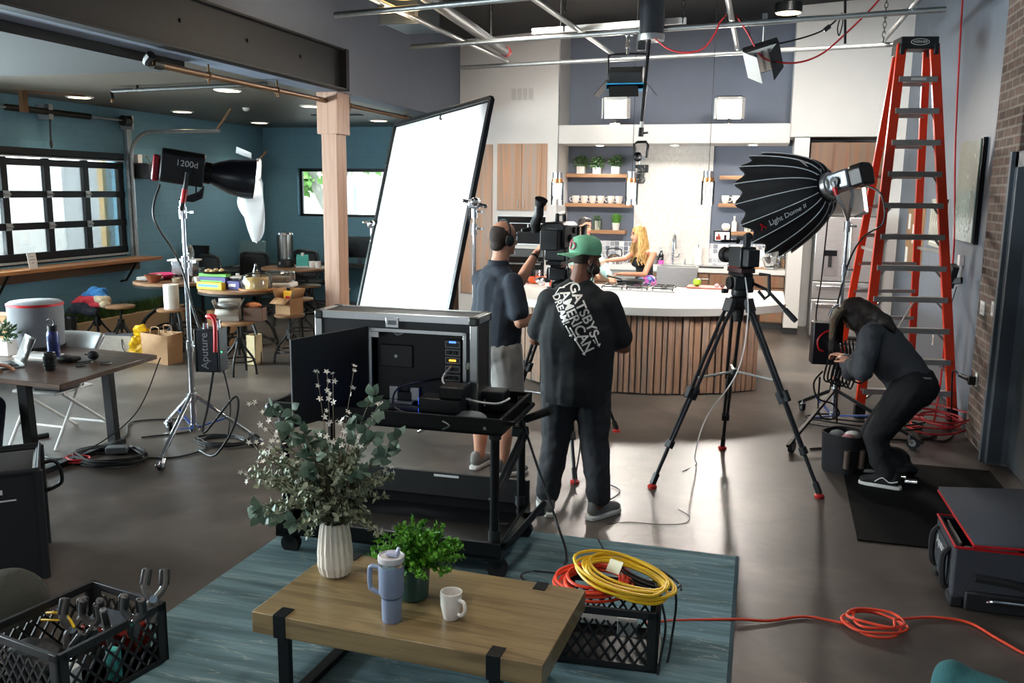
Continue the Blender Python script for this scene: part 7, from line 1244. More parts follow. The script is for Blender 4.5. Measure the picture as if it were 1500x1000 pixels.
for a_ in ((-.15, .11, -.12, .16), (-.12, .16, -.085, .165), (-.1, .165, -.06, .19), (-.06, .19, -.02, .2), (.11, -.14, .125, -.165)): stroke(*a_, .006, False)
b = Blob(); b.cap(J(-.06, .02, .9), J(.06, .02, .9), .165)
for q in (-1, 1): b.chain([J(q*.1, .01, .85), J(q*.125, .035, .5), J(q*.158, -.005, .24), J(q*.165, -.01, .15)], [.13, .095, .082, .08])
b.fuse('jeans', mt('black_denim', '#2a2b2f', .8, bump=.15, scale=90), t, .011, 4, disp=.02, dscale=.07)
for q, f in ((-1, V((-.45, .9, 0))), (1, V((.55, .84, 0)))): shoe(t, J(q*.168, -.005, 0), f, m_gshoe); laces(t, J(q*.168, -.005, 0), f, m_sole)
# cap worn backwards
m_capg = mt('mint_cap', '#6fae8a', .75, bump=.1, scale=80); BC = basis(-HF, R(-4)); BC.translation = P(-.012, 0, .035); cpm = MB(BC)
cpm.lathe([(.099, -.012), (.104, .02), (.1, .055), (.08, .088), (.045, .104), (0, .109)], n=36).lathe([(.094, -.012), (.097, .02), (.0, .1)], n=36); cap = cpm.build('cap', m_capg, t, W=True)
MB(BC).grid(lambda u, v: V((.07+.105*v*(1-.35*(2*u-1)**2)+.02*(1-(2*u-1)**2), (2*u-1)*.082*(1-.12*v), -.008-.012*v-.018*(2*u-1)**2*v)), 16, 6).build('brim', m_capg, cap, W=True, solid=.004)
MB(BC).ball((0, 0, .11), (.008, .008, .005), 10).build('button', m_capg, cap, W=True)
def oncap(x, y, z):
    a = x/.1; zz = .04+y; r = .1065-max(0, zz-.03)**2*5.5+z; return BC @ V((r*cos(a), r*sin(a), zz))
text('emblem', 'S', .072, None, mt('cap_red', '#a8324a', .6), cap, ext=.002, fn=lambda x, y, z: oncap(x-.011, y+.007, z)); text('emblem', 'D', .072, None, bpy.data.materials['cap_red'], cap, ext=.0025, fn=lambda x, y, z: oncap(x+.013, y-.008, z+.001))
ea = P(-.0, -.083, -.03); MB().tube(curve([ea, ea+V((.012, 0, -.02)), ea+V((.0, .0, -.05)), ea+V((.01, -.01, -.09)), ea+V((-.02, -.03, -.14))]), .004, 6).ball(ea, .011).build('earpiece', m_cable, t, W=True)
# --- man with headphones behind the camera
F = V((.5, .866, 0)); Rr = V((F.y, -F.x, 0)); c0 = V((-1.83, 6.1, 0)); t = thing('person', 'person in navy polo and grey shorts with headphones, operating the left camera', 'person', tuple(c0))
hd = PY(738, 349, 6.14); HF = V((.62, .78, 0)); b = Blob(); B, P = head(b, hd, HF, R(4), 0, 1.04); zh_ = hd.z; dz = zh_-1.72
def J(r, f, z): return c0+Rr*r+F*f+V((0, 0, z+(dz if z > .8 else 0)))
sh = [J(-.18, .02, 1.41), J(.18, -.01, 1.41)]; b.chain([J(0, 0, 1.42), J(0, .02, 1.54), hd+V((0, 0, -.06))], [.075, .063, .062]); b.chain([J(0, 0, .98), J(0, 0, 1.2), J(0, 0, 1.34)], [.13, .13, .1]); b.cap(sh[0], sh[1], .05)
eL = PY(762, 412, 6.42); wL = PY(786, 370, 6.62); b.chain([sh[0], eL], [.058, .046]); b.chain([eL, eL.lerp(wL, .4), wL], [.046, .044, .029]); hand(b, wL, PY(800, 348, 6.66)-wL, V((.7, .5, -.2)), 1, .75)
eR = J(.27, -.02, 1.14); wR = J(.29, .24, 1.17); b.chain([sh[1], eR], [.058, .045]); b.chain([eR, eR.lerp(wR, .4), wR], [.045, .042, .029]); hand(b, wR, F, V((0, 0, -1)), -1, .9)
for q in (-1, 1): b.chain([J(q*.1, 0, .9), J(q*.12, .03, .5), J(q*.13, -.03, .3), J(q*.13, -.04, .1)], [.09, .058, .062, .04])
o = b.fuse('body', m_sk1, t, .0075, 3); face_paint(o, P, t)
hb = Blob(); hb.ball(P(-.022, 0, .018), (.095, .082, .098), 20, B).ball(P(-.055, 0, -.055), (.048, .06, .04), 16, B); hb.fuse('hair', m_stub, t, .008, 3)
hp = MB(); hp.tube([P(-.01, .088*cos(a), .02+.11*sin(a)) for a in [pi*k/16 for k in range(17)]], .007, 8); hf = hp.build('headphones', m_black, t, W=True)
for q in (-1, 1): MB().ball(P(-.012, q*.092, -.01), (.04, .018, .045), 16, B).build('ear_cup', m_plast, hf, W=True)
m_nav = mt('navy_cotton', '#252c37', .85, bump=.1, scale=60); b = Blob(); b.chain([J(0, .0, .92), J(0, 0, 1.1), J(0, 0, 1.34)], [.17, .165, .15])
for q in (-1, 1): b.chain([J(q*.05, 0, .92), J(q*.07, 0, 1.15), J(q*.085, 0, 1.34)], [.15, .145, .12])
b.cap(J(-.155, .0, 1.4), J(.155, 0, 1.4), .08); b.cap(J(-.07, 0, 1.45), J(.07, 0, 1.45), .075); b.cap(J(-.03, .01, 1.48), J(.03, .01, 1.48), .074); b.chain([sh[0], sh[0].lerp(eL, .7)], [.078, .072]); b.chain([sh[1], sh[1].lerp(eR, .75)], [.078, .074])
b.fuse('polo_shirt', m_nav, t, .011, 3, disp=.02, dscale=.13); MB().lathe([(.072, 0), (.082, .0), (.076, .035), (.066, .04)], tuple(J(0, .015, 1.525)), closed=True).build('collar', m_nav, t, W=True)
b = Blob(); b.cap(J(-.06, 0, .9), J(.06, 0, .9), .16)
for q in (-1, 1): b.chain([J(q*.1, 0, .86), J(q*.12, .03, .55)], [.13, .115])
b.fuse('shorts', mt('grey_twill', '#8b8783', .85), t, .011, 3, disp=.015, dscale=.1)
MB().tube([wL+(eL-wL)*.12-V((0, 0, 0)), wL+(eL-wL)*.19], .034, 12).build('wristwatch', m_black, t, W=True)
for q, f in ((-1, V((.2, .95, 0))), (1, V((.75, .6, 0)))): shoe(t, J(q*.14, -.04, 0), f, m_gshoe)
# --- cooks behind the island
c0 = V((PY(855, 330, 11.95).x-.01, 11.95, 0)); F = V((.93, -.36, 0)); Rr = V((F.y, -F.x, 0)); t = thing('person', 'dark haired person in mint shirt cooking behind the island', 'person', tuple(c0)); hd = PY(857, 332, 11.95); dz = hd.z-1.72
def J(r, f, z): return c0+Rr*r+F*f+V((0, 0, z+(dz if z > .8 else 0)))
b = Blob(); B, P = head(b, hd, V((.8, -.5, 0)), R(8)); sh = [J(-.2, .02, 1.45), J(.2, .02, 1.45)]; b.chain([J(0, 0, 1.42), J(0, .01, 1.52), hd+V((0, 0, -.06))], [.07, .06, .06]); b.chain([J(0, 0, .95), J(0, 0, 1.38)], [.14, .14]); b.cap(sh[0], sh[1], .065)
wR = PY(893, 422, 11.45); wR.z = max(wR.z, .985); eR = PY(886, 396, 11.75); b.chain([sh[0], eR], [.056, .045]); b.chain([eR, wR], [.044, .03]); hand(b, wR, V((.4, -.8, -.35)), V((0, 0, -1)), 1, .35); eL = J(.3, .05, 1.16); wL = J(.22, .28, 1.1); b.chain([sh[1], eL], [.056, .045]); b.chain([eL, wL], [.044, .03]); hand(b, wL, F, V((0, 0, -1)), -1, .6)
for q in (-1, 1): b.chain([J(q*.1, 0, .9), J(q*.11, .03, .5), J(q*.12, -.03, .1)], [.085, .056, .04])
o = b.fuse('body', m_sk3, t, .0075, 3); face_paint(o, P, t); hb = Blob(); hb.ball(P(-.025, 0, .05), (.094, .083, .078), 20, B).ball(P(.05, 0, .1), (.035, .055, .025), 14, B).ball(P(-.06, 0, -.01), (.05, .07, .06), 14, B); hb.fuse('hair', m_hair, t, .008, 3, disp=.012, dscale=.03)
m_mint = mt('mint_shirt', '#a9c9c2', .85); b = Blob(); b.chain([J(0, 0, .9), J(0, 0, 1.36)], [.17, .15])
for q in (-1, 1): b.chain([J(q*.07, 0, .9), J(q*.09, 0, 1.36)], [.14, .12])
b.cap(J(-.18, 0, 1.43), J(.18, 0, 1.43), .078); b.chain([sh[0], eR, eR.lerp(wR, .72)], [.08, .066, .05]); b.chain([sh[1], sh[1].lerp(eL, .7)], [.08, .075]); b.fuse('shirt', m_mint, t, .011, 3, disp=.02, dscale=.12)
b = Blob(); b.cap(J(-.06, 0, .88), J(.06, 0, .88), .15)
for q in (-1, 1): b.chain([J(q*.1, 0, .84), J(q*.11, .03, .5), J(q*.12, -.02, .08)], [.11, .08, .07])
b.fuse('trousers', mt('slate_trousers', '#4a5560', .85), t, .012, 3)
for q in (-1, 1): shoe(t, J(q*.12, -.03, 0), F, m_gshoe)
# blonde woman
c0 = V((PY(940, 400, 11.75).x+.04, 11.75, 0)); F = V((-.9, -.42, 0)); Rr = V((F.y, -F.x, 0)); t = thing('person', 'blonde long haired person in black top reaching across the island', 'person', tuple(c0)); hd = PY(935, 343, 11.62); HF = V((-.88, -.48, 0)); dz = hd.z-1.52
def J(r, f, z): return c0+Rr*r+F*f+V((0, 0, z+(dz if z > .8 else 0)))
b = Blob(); B, P = head(b, hd, HF, R(10), 0, .94); sh = [J(-.165, .04, 1.28), J(.165, .02, 1.28)]; b.chain([J(0, .02, 1.26), J(0, .05, 1.36), hd+V((0, 0, -.05))], [.06, .047, .05]); b.chain([J(0, 0, .86), J(0, 0, 1.02), J(0, .02, 1.22)], [.12, .1, .115]); b.cap(sh[0], sh[1], .05)
for q in (-1, 1): b.ball(J(q*.07, .1, 1.14), (.07, .07, .065))
# lower arm toward the camera side, other arm stretched to the left
w1 = PY(907, 401, 11.2); e1 = PY(944, 402, 11.45); s1 = PY(957, 372, 11.62); b.chain([J(0, .0, 1.27), s1], [.05, .05]); b.chain([s1, e1], [.046, .037]); b.chain([e1, w1], [.036, .023]); hand(b, w1, PY(890, 408, 11.1)-w1, V((-.2, .2, 1)), -1, .15, .92, .5)
w2 = PY(887, 382, 11.5); e2 = PY(915, 379, 11.6); s2 = sh[1] if (sh[1]-s1).length > .15 else sh[0]; s2 = J(.1, .12, 1.27); b.chain([s2, e2], [.046, .036]); b.chain([e2, w2], [.035, .023]); hand(b, w2, (w2-e2)+V((0, 0, -.06)), V((0, 0, -1)), 1, .5, .92)
for q in (-1, 1): b.chain([J(q*.09, 0, .84), J(q*.1, .03, .46), J(q*.1, -.02, .1)], [.085, .053, .035])
o = b.fuse('body', m_sk3, t, .0075, 3); face_paint(o, P, t, .94)
b = Blob(); b.chain([J(0, 0, .9), J(0, 0, 1.02), J(0, .02, 1.17)], [.133, .113, .125])
for q in (-1, 1): b.ball(J(q*.07, .1, 1.14), (.076, .076, .068)); b.cap(J(q*.08, .05, 1.17), J(q*.06, .03, 1.31), .035, .02)
b.fuse('top', mt('black_top', '#17171b', .8), t, .01, 3)
m, nt, bs = newmat('patterned_leggings'); vo = N(nt, 'ShaderNodeTexVoronoi', Scale=22.0); nt.links.new(coords(nt), vo.inputs['Vector']); sp = N(nt, 'ShaderNodeSeparateColor'); nt.links.new(vo.outputs['Color'], sp.inputs[0]); nt.links.new(ramp(nt, sp.outputs[0], [(0, '#2a2f8a'), (.25, '#7a3fae'), (.5, '#d55a9a'), (.75, '#3fa6c8'), (1, '#f0e4ee')]), bs.inputs['Base Color'])
b = Blob(); b.cap(J(-.05, -.01, .86), J(.05, -.01, .86), .145)
for q in (-1, 1): b.chain([J(q*.09, 0, .82), J(q*.1, .03, .46), J(q*.1, -.02, .12)], [.1, .062, .045])
b.fuse('leggings', m, t, .011, 3)
for q in (-1, 1): shoe(t, J(q*.1, -.02, 0), F, m_wht)
m_bld = wood('blonde_hair', [(.3, '#8a6434'), (.5, '#c09a5c'), (.7, '#dcbc80')], (10, 10, 1.2), 6, .45, .2); rg = random.Random(12); mb = MB()
hb = Blob(); hb.ball(P(-.022, 0, .035), (.1, .088, .092), 20, B).ball(P(-.05, 0, -.05), (.07, .08, .09), 16, B); hr = hb.fuse('hair', m_bld, t, .009, 3)
for k in range(150):
    a = rg.uniform(.38*pi, 1.62*pi); z0 = rg.uniform(.0, .07); r0 = .09*cos(z0*6); p0 = P(-.015+r0*cos(a), r0*.92*sin(a), .03+z0); L = rg.uniform(.3, .47); ph = rg.uniform(0, 6); out = V((cos(a)*B[0][0]+sin(a)*B[0][1], cos(a)*B[1][0]+sin(a)*B[1][1], 0)); pts = []
    for i in range(11):
        v = i/10; w = .02*sin(v*13+ph)*v; pts.append(p0+out*(.03*sin(v*pi*.6)+.02*v+w)+V((-.0, -.0, -L*v))+V((-out.y, out.x, 0))*w*.8)
    mb.tube(pts, [.009*(1-.06*i)+.004 for i in range(11)], 5)
mb.build('long_locks', m_bld, hr, W=True)
# --- crouching woman at the right
c0 = V((.98, 6.72, 0)); F = V((-.9, .43, 0)); F = V((-.95, .3, 0)).normalized(); Rr = V((F.y, -F.x, 0)); t = thing('person', 'crouching person in dark grey sweater and black trousers by the softbox stand', 'person', tuple(c0))
y0 = 6.72; hip = PY(1338, 566, 6.8); hd = PY(1252, 462, 6.86); shc = PY(1282, 487, 6.83); b = Blob(); B, P = head(b, hd, F, R(48), 0, .96); L_ = V((-F.y, F.x, 0)); L_ = V((0, 0, 1)).cross(F).normalized()
b.chain([hip, hip.lerp(shc, .5), shc], [.14, .125, .12]); b.cap(shc-L_*.15, shc+L_*.15, .06); b.chain([shc, hd-V((0, 0, .03))], [.055, .05])
sN, sF = shc-L_*.16, shc+L_*.16; nearL = (sN.y < sF.y); s1, s2 = (sN, sF) if nearL else (sF, sN)
e1 = PY(1262, 545, 6.6); w1 = PY(1243, 530, 6.9); b.chain([s1, e1], [.05, .042]); b.chain([e1, w1], [.04, .027]); hand(b, w1, PY(1232, 520, 7.0)-w1, V((0, .3, -1)), 1, .8, .95)
e2 = PY(1246, 545, 7.1); w2 = PY(1236, 522, 7.3); b.chain([s2, e2], [.05, .042]); b.chain([e2, w2], [.04, .027]); hand(b, w2, V((-.6, .6, .1)), V((0, 0, -1)), -1, .8, .95)
f1 = V((.985, 6.56, 0)); f2 = V((1.0, 6.95, 0)); k1 = PY(1283, 640, 6.62); k2 = PY(1278, 632, 6.95)
for h_, k_, f_ in ((hip-L_*.09*(1 if nearL else -1), k1, f1), (hip+L_*.09*(1 if nearL else -1), k2, f2)): b.chain([h_, k_, f_+V((0, 0, .1))], [.1, .062, .042])
o = b.fuse('body', m_sk3, t, .008, 3); face_paint(o, P, t, .96)
b = Blob(); b.chain([hip.lerp(shc, .16), hip.lerp(shc, .55)+V((0, 0, -.01)), shc], [.165, .165, .14]); b.cap(s1.lerp(s2, .1), s1.lerp(s2, .9), .085); b.chain([s1, e1, e1.lerp(w1, .75)], [.085, .072, .055]); b.chain([s2, e2, e2.lerp(w2, .75)], [.082, .068, .05]); b.fuse('sweater', mt('charcoal_knit', '#43454a', .9, bump=.4, scale=120), t, .011, 3, disp=.03, dscale=.1)
b = Blob(); b.ball(hip, (.175, .17, .165)); bk = (hip-shc).normalized()
for h_, k_, f_ in ((hip-L_*.09*(1 if nearL else -1), k1, f1), (hip+L_*.09*(1 if nearL else -1), k2, f2)): b.chain([h_, h_.lerp(k_, .5), k_, k_.lerp(f_, .5), f_+V((.0, 0, .11))], [.15, .12, .088, .076, .06])
b.fuse('trousers', mt('black_trousers', '#131316', .85), t, .011, 3, disp=.02, dscale=.08); tg = hip+V((.05, -.165, .1)); MB().box(tuple(tg), (.07, .006, .012)).build('belt_tag', m_galv, t, W=True)
m_vans = mt('black_canvas', '#17171a', .8)
for f_, d_ in ((f1, F), (f2, V((-.9, -.2, 0)))):
    shoe(t, f_, d_, m_vans); laces(t, f_, d_, m_sole); Bs = basis(d_); Bs.translation = V(f_); s_ = 1 if (Bs @ V((0, 1, 0))).y < (Bs @ V((0, -1, 0))).y else -1
    MB(Bs).tube(curve([(-.075, s_*.046, .075), (-.02, s_*.046, .06), (.03, s_*.042, .085), (.08, s_*.044, .05)]), .004, 6).build('side_stripe', m_sole, t, W=True)
m_h2 = wood('brown_hair', [(.3, '#15100e'), (.5, '#241a15'), (.7, '#352820')], (10, 10, 1.2), 6, .55, .2); m_h3 = wood('ash_brown_hair', [(.3, '#4a3b2a'), (.5, '#6a5740'), (.7, '#857050')], (10, 10, 1.2), 6, .5, .2)
hb = Blob(); hb.ball(P(-.025, 0, .03), (.108, .098, .1), 20, B).ball(P(-.07, 0, -.03), (.07, .08, .07), 16, B); hb.ball(P(.0, .07, -.05), (.07, .035, .09), 14, B).ball(P(.0, -.07, -.05), (.07, .035, .09), 14, B); hb.chain([P(-.07, 0, -.02), shc+V((.05, -.06, .09)), shc+V((.1, -.1, .05))], [.085, .06, .03]); hr = hb.fuse('hair', m_h2, t, .009, 3, disp=.02, dscale=.05); paint(hr, [m_h3], [(1, MAT[t.name].inverted() @ P(.05, 0, .09), .085)])
for mm, nm, n, ar in ((m_h3, 'light_locks', 110, (-1.5, 1.5)), (m_h2, 'long_locks', 90, (-1.6, 1.6))):
    mb = MB()
    for k in range(n):
        a = rg.uniform(*ar); lt = nm == 'light_locks'; p0 = P(-.0+.09*cos(a)*.5, .099*sin(a), .128-.03*abs(a)) if lt else P(.02+.08*cos(a)*.5, .09*sin(a), .11-.03*abs(a)); L = rg.uniform(.1, .15) if lt else rg.uniform(.14, .22); ph = rg.uniform(0, 6); pts = [p0]; q = p0.copy(); fo = (P(1, 0, 0)-P(0, 0, 0)).normalized(); sd = (P(0, 1, 0)-P(0, 0, 0)).normalized()
        for i in range(1, 10): v = i/9; pts.append(p0+fo*(.07*sin(min(1, v*2)*pi/2))+sd*(.035*a*v)+V((0, 0, -L*v*v-.02*v))+sd*.006*sin(9*v+ph))
        mb.tube(pts, [.011-.0006*i for i in range(10)], 5)
    mb.build(nm, mm, hr, W=True)
# --- seated person mostly outside the left edge
c0 = V((-5.72, 4.62, 0)); t = thing('person', 'person at the far left edge, only a typing hand and navy knee showing', 'person', tuple(c0)); b = Blob(); hip = V((-5.72, 4.62, .53)); shc = V((-5.78, 4.68, 1.05)); F = V((.85, .5, 0)).normalized(); B, P = head(b, (-5.72, 4.72, 1.31), F, R(15))
b.chain([hip, shc], [.13, .14]); b.cap(shc+V((.09, -.15, 0)), shc+V((-.09, .15, 0)), .06); b.chain([shc, V((-5.74, 4.7, 1.25))], [.065, .055]); w = V((-5.34, 4.99, .795)); e = V((-5.6, 4.9, .82)); s_ = shc+V((-.07, .15, 0)); b.chain([s_, e], [.052, .043]); b.chain([e, w], [.042, .028]); hand(b, w, V((.9, .55, -.12)), V((0, 0, -1)), -1, .35)
e2 = V((-5.45, 4.62, .83)); w2 = V((-5.36, 4.8, .8)); b.chain([shc+V((.08, -.15, 0)), e2], [.052, .043]); b.chain([e2, w2], [.042, .028]); hand(b, w2, V((.3, .9, -.1)), V((0, 0, -1)), 1, .4)
for q, kx in ((0, V((-5.18, 4.83, .53))), (1, V((-5.25, 4.62, .53)))): b.chain([hip+V((0, .09-.18*q, 0)), kx, kx+V((-.05, 0, -.44))], [.085, .06, .042])
o = b.fuse('body', m_sk3, t, .008, 3); face_paint(o, P, t); Blob().ball(P(-.02, 0, .04), (.1, .09, .09), 20, B).fuse('hair', m_hair, t, .009, 3); b = Blob(); b.chain([hip, shc], [.16, .155]); b.cap(shc+V((.09, -.15, 0)), shc+V((-.09, .15, 0)), .08); b.chain([s_, s_.lerp(e, .7)], [.08, .07]); b.chain([shc+V((.08, -.15, 0)), (shc+V((.08, -.15, 0))).lerp(e2, .7)], [.08, .07]); b.fuse('shirt', mt('grey_shirt', '#5a5d63', .85), t, .012, 3)
b = Blob(); b.ball(hip, (.16, .16, .13))
for q, kx in ((0, V((-5.18, 4.83, .53))), (1, V((-5.25, 4.62, .53)))): b.chain([hip+V((0, .09-.18*q, 0)), kx, kx+V((-.05, 0, -.4))], [.115, .085, .06])
b.fuse('trousers', mt('navy_trousers', '#1d2233', .85), t, .012, 3)
for kx in (V((-5.18, 4.83, .53)), V((-5.25, 4.62, .53))): shoe(t, (kx.x-.05, kx.y, 0), (1, .2, 0), m_gshoe)
t = thing('folding_chair', 'white folding chair under the seated person at the left edge', 'chair', (-5.85, 4.5, 0)); MB().bb((-6.0, 4.42, .37), (-5.55, 4.84, .395)).build('seat', m_wm, t, .02, W=True)
for y in (4.43, 4.83): MB().cyl((-5.55, y, 0), (-6.02, y, .85), .014).build('leg', m_wm, t, W=True); MB().cyl((-6.02, y+.02, 0), (-5.6, y+.02, .38), .014).build('leg', m_wm, t, W=True)
MB().bb((-6.05, 4.43, .65), (-6.02, 4.83, .85)).build('backrest', m_wm, t, .01, W=True)
# ------------------------------------------------------------------ foreground
t = thing('area_rug', 'large teal rug with pale streaks under the coffee table and cart', 'rug', (-1.3, 3.4, 0)); MB().add([(-2.74, 1.2, .001), (-.03, 1.2, .001), (-.01, 4.97, .001), (-2.69, 5.0, .001), (-2.74, 1.2, .012), (-.03, 1.2, .012), (-.01, 4.97, .012), (-2.69, 5.0, .012)], [(3, 2, 1, 0), (4, 5, 6, 7), (0, 1, 5, 4), (1, 2, 6, 5), (2, 3, 7, 6), (3, 0, 4, 7)]).build('pile', m_rug, t, W=True)
mb = MB().bb((-.03, 1.2, .001), (-.012, 4.97, .014)); mb.build('binding', mt('rug_binding', '#2c4046', .95, bump=.5, scale=120), t, W=True)
tag(MB().add([(.68, 5.46, .002), (1.8, 5.46, .002), (1.8, 7.22, .002), (.72, 7.22, .002), (.68, 5.46, .01), (1.8, 5.46, .01), (1.8, 7.22, .01), (.72, 7.22, .01)], [(3, 2, 1, 0), (4, 5, 6, 7), (0, 1, 5, 4), (1, 2, 6, 5), (2, 3, 7, 6), (3, 0, 4, 7)]).build('door_mat', mt('black_mat', '#0f0f10', .95, bump=.6, scale=160, spec=.1)), 'black entrance mat on the floor by the door at right', 'mat')
# coffee table
m_ct = wood('oak_top', [(.25, '#5a482f'), (.42, '#7a6544'), (.55, '#8b7550'), (.7, '#746043'), (.85, '#56442d')], (.5, 7, 7), 3.2, .32, .05, 8, .8)
a, b = PZ(368, 895, .42), PZ(795, 975, .42); ux = (b-a).normalized(); c = PZ(828, 852, .42); wdt, dep = (b-a).length, .64; rzt = math.atan2(ux.y, ux.x)
t = thing('coffee_table', 'thick oak coffee table with black metal straps and legs', 'coffee table', (a.x, a.y, 0), rzt); MB().bb((0, 0, .33), (wdt, dep, .42)).build('table_top', m_ct, t, .004)
for x in (.1, wdt-.215):
    for y_ in (-.004, dep-.07): MB().bb((x, y_, .326), (x+.055, y_+.074, .424)).build('metal_strap', m_bmetal, t, .002)
    MB().bar((x+.03, .03, .326), (x+.03, .03, .012), .05, .03).bar((x+.03, dep-.03, .326), (x+.03, dep-.03, .012), .05, .03).bar((x+.03, .03, .03), (x+.03, dep-.03, .03), .05, .03).bar((x+.03, .06, .32), (x+.03, dep-.05, .04), .045, .02).build('leg_frame', m_bmetal, t, .002)
zt = .421
# vase and bouquet
vc = PZ(490, 842, zt); t = thing('vase', 'cream faceted ceramic vase on the coffee table holding the bouquet', 'vase', (vc.x, vc.y+.01, zt)); nf = 18
def facet(a, z): return 1-.11*abs(((a*nf/(2*pi)+z*1.6) % 1)*2-1)
MB().lathe([(.05, 0), (.068, .012), (.079, .05), (.078, .11), (.07, .18), (.062, .24), (.056, .243), (.06, .18), (.06, .02), (0, .012)], n=nf*4, fn=facet).build('body', mt('cream_ceramic', '#e9dfd0', .55, var=.02), t, sharp=12)
rg = random.Random(21); t = thing('bouquet', 'loose bouquet of eucalyptus, small green leaves and tiny white flowers in the vase', 'plant', (vc.x, vc.y+.01, zt+.16)); O_ = V((vc.x, vc.y+.01, zt))
m_sage = mt('sage_leaf', '#8f957c', .65, var=.3, scale=30); m_euc = mt('eucalyptus_leaf', '#5f7362', .6, var=.15, scale=20); m_stem = mt('stem_brown', '#5b4a36', .8); m_wf = mt('white_petals', '#efe9dc', .7, var=.03)
stems = MB(); lv = MB(); eu = MB(); fl = MB(); cr_ = V((cos(YAW), sin(YAW), 0)); cf_ = V((-sin(YAW), cos(YAW), 0))
def leaf(mb, p, d, n, L, w, k=3):
    s = d.cross(n).normalized(); vs = [p]; m_ = 6
    for i in range(1, m_): a = i/m_; ww = w*sin(pi*a**.8); q = p+d*L*a+n*(.12*L*sin(pi*a)); vs += [q-s*ww, q+s*ww]
    vs.append(p+d*L); fs = [(0, 2, 1)]+[(2*i-1, 2*i, 2*i+2, 2*i+1) for i in range(1, m_-1)]+[(2*m_-3, 2*m_-2, 2*m_-1)]; mb.add(vs, fs)
def rv(s=1): return V((rg.gauss(0, s), rg.gauss(0, s), rg.gauss(0, s)))
def bpos(px, py, dy=0): return PY(px, py, O_.y+dy)
for k in range(125):                                      # bushy small leaf branches
    a = rg.uniform(0, 2*pi); sp_ = rg.uniform(.03, .34); h = rg.uniform(.27, .58)-.4*max(0, sp_-.2); tip = O_+V((cos(a)*sp_*1.0-.06, sin(a)*sp_*.7, h)); b0 = O_+V((rg.uniform(-.025, .025), rg.uniform(-.025, .025), .2)); mid = b0.lerp(tip, .5)+V((0, 0, .07)); pts = curve([b0, mid, tip], 6); stems.tube(pts, .0022, 5)
    for i, q in enumerate(pts[3:]):
        for j in range(5): d = (rv()+V((0, 0, .35))).normalized(); leaf(lv, q, d, d.orthogonal().normalized(), rg.uniform(.022, .038), rg.uniform(.006, .012))
for px, py, dy in ((400, 592, 0), (428, 600, -.05), (415, 628, .04), (440, 640, 0), (452, 655, -.08), (470, 640, .06), (545, 580, .05), (556, 600, 0), (575, 660, .08), (562, 668, 0), (548, 640, -.06), (585, 640, .1), (372, 745, -.06), (380, 752, .04), (400, 758, 0), (432, 765, -.1), (520, 625, .0), (458, 690, -.1), (500, 655, .05), (533, 690, -.08)):
    tip = bpos(px, py, dy); b0 = O_+V((0, 0, .22)); mid = b0.lerp(tip, .55)+V((0, 0, .06)); pts = curve([b0, mid, tip], 6); stems.tube(pts, .0022, 5)
    for q in (pts[-1], pts[-3], pts[-5], pts[-2]):
        for j in range(2): d = (rv(.8)+(tip-mid).normalized()*.6).normalized(); n = (rv(.6)-cf_*.9).normalized(); n = (n-d*n.dot(d)).normalized(); leaf(eu, q, d, n, rg.uniform(.045, .07), rg.uniform(.017, .026))
def flower(c, r):
    n = (rv(.6)-cf_+V((0, 0, .4))).normalized(); x = n.orthogonal().normalized(); x.rotate(Quaternion(n, rg.uniform(0, 6))); y = n.cross(x)
    fl = MB()
    for j in range(5): a = j*2*pi/5; d = x*cos(a)+y*sin(a); leaf(fl, c, (d+n*.2).normalized(), n, r, r*.22)
    fl.build('white_flower', m_wf, t, W=True)
for px, py, dy, n in ((464, 540, .02, 6), (479, 545, 0, 6), (488, 548, .05, 6), (520, 533, .0, 8), (385, 620, -.02, 5), (366, 645, -.04, 6), (352, 690, -.03, 5), (396, 650, -.1, 6), (360, 700, .02, 4), (368, 585, .0, 4), (540, 615, .04, 5), (556, 590, .06, 4), (505, 610, -.08, 5), (575, 680, .06, 3)):
    tip = bpos(px, py, dy); b0 = O_+V((0, 0, .22)); mid = b0.lerp(tip, .5)+V((0, 0, .05)); pts = curve([b0, mid, tip], 8); stems.tube(pts, .0016, 5)
    for i in range(n): q = pts[-1-int(i*1.6)]; flower(q+rv(.006), rg.uniform(.012, .018)); 
for _ in range(26): flower(bpos(rg.uniform(375, 470), rg.uniform(630, 720), rg.uniform(-.12, .1)) if _ < 15 else bpos(rg.uniform(470, 545), rg.uniform(595, 660), rg.uniform(-.1, .1)), rg.uniform(.01, .016))
stems.build('stems', m_stem, t, W=True); o = lv.build('small_leaves', m_sage, t, W=True); eu.build('eucalyptus_leaves', m_euc, t, W=True)
# tumbler
c = PZ(574, 908, zt); t = thing('tumbler', 'slate blue handled tumbler with clear straw lid on the coffee table', 'tumbler', (c.x, c.y, zt), rzt); m_tum = mt('slate_enamel', '#7f8ba3', .45, bump=.08, scale=200)
MB().lathe([(0, 0), (.036, 0), (.038, .006), (.04, .1), (.0405, .104), (.049, .118), (.05, .225), (.0495, .232)], n=36).build('body', m_tum, t); MB().lathe([(.0495, .232), (.05, .24), (.0495, .246)], n=36).build('steel_band', m_chrome, t); MB().lathe([(.041, .099), (.0415, .102), (.0415, .107), (.041, .11)], n=36, closed=True).build('groove', mt('slate_dark', '#4c566b', .5), t)
lid = MB().lathe([(.05, .246), (.052, .25), (.052, .268), (.046, .272), (.044, .264), (.0, .262)], n=36).build('lid', mt('frosted_lid', '#cfcbcb', .3), t); MB().box((.008, .0, .276), (.05, .03, .014)).bar((.022, .005, .28), (.03, .012, .3), .02, .012).build('straw_cover', mt('frosted_lavender', '#a9adc4', .3), lid, .004)
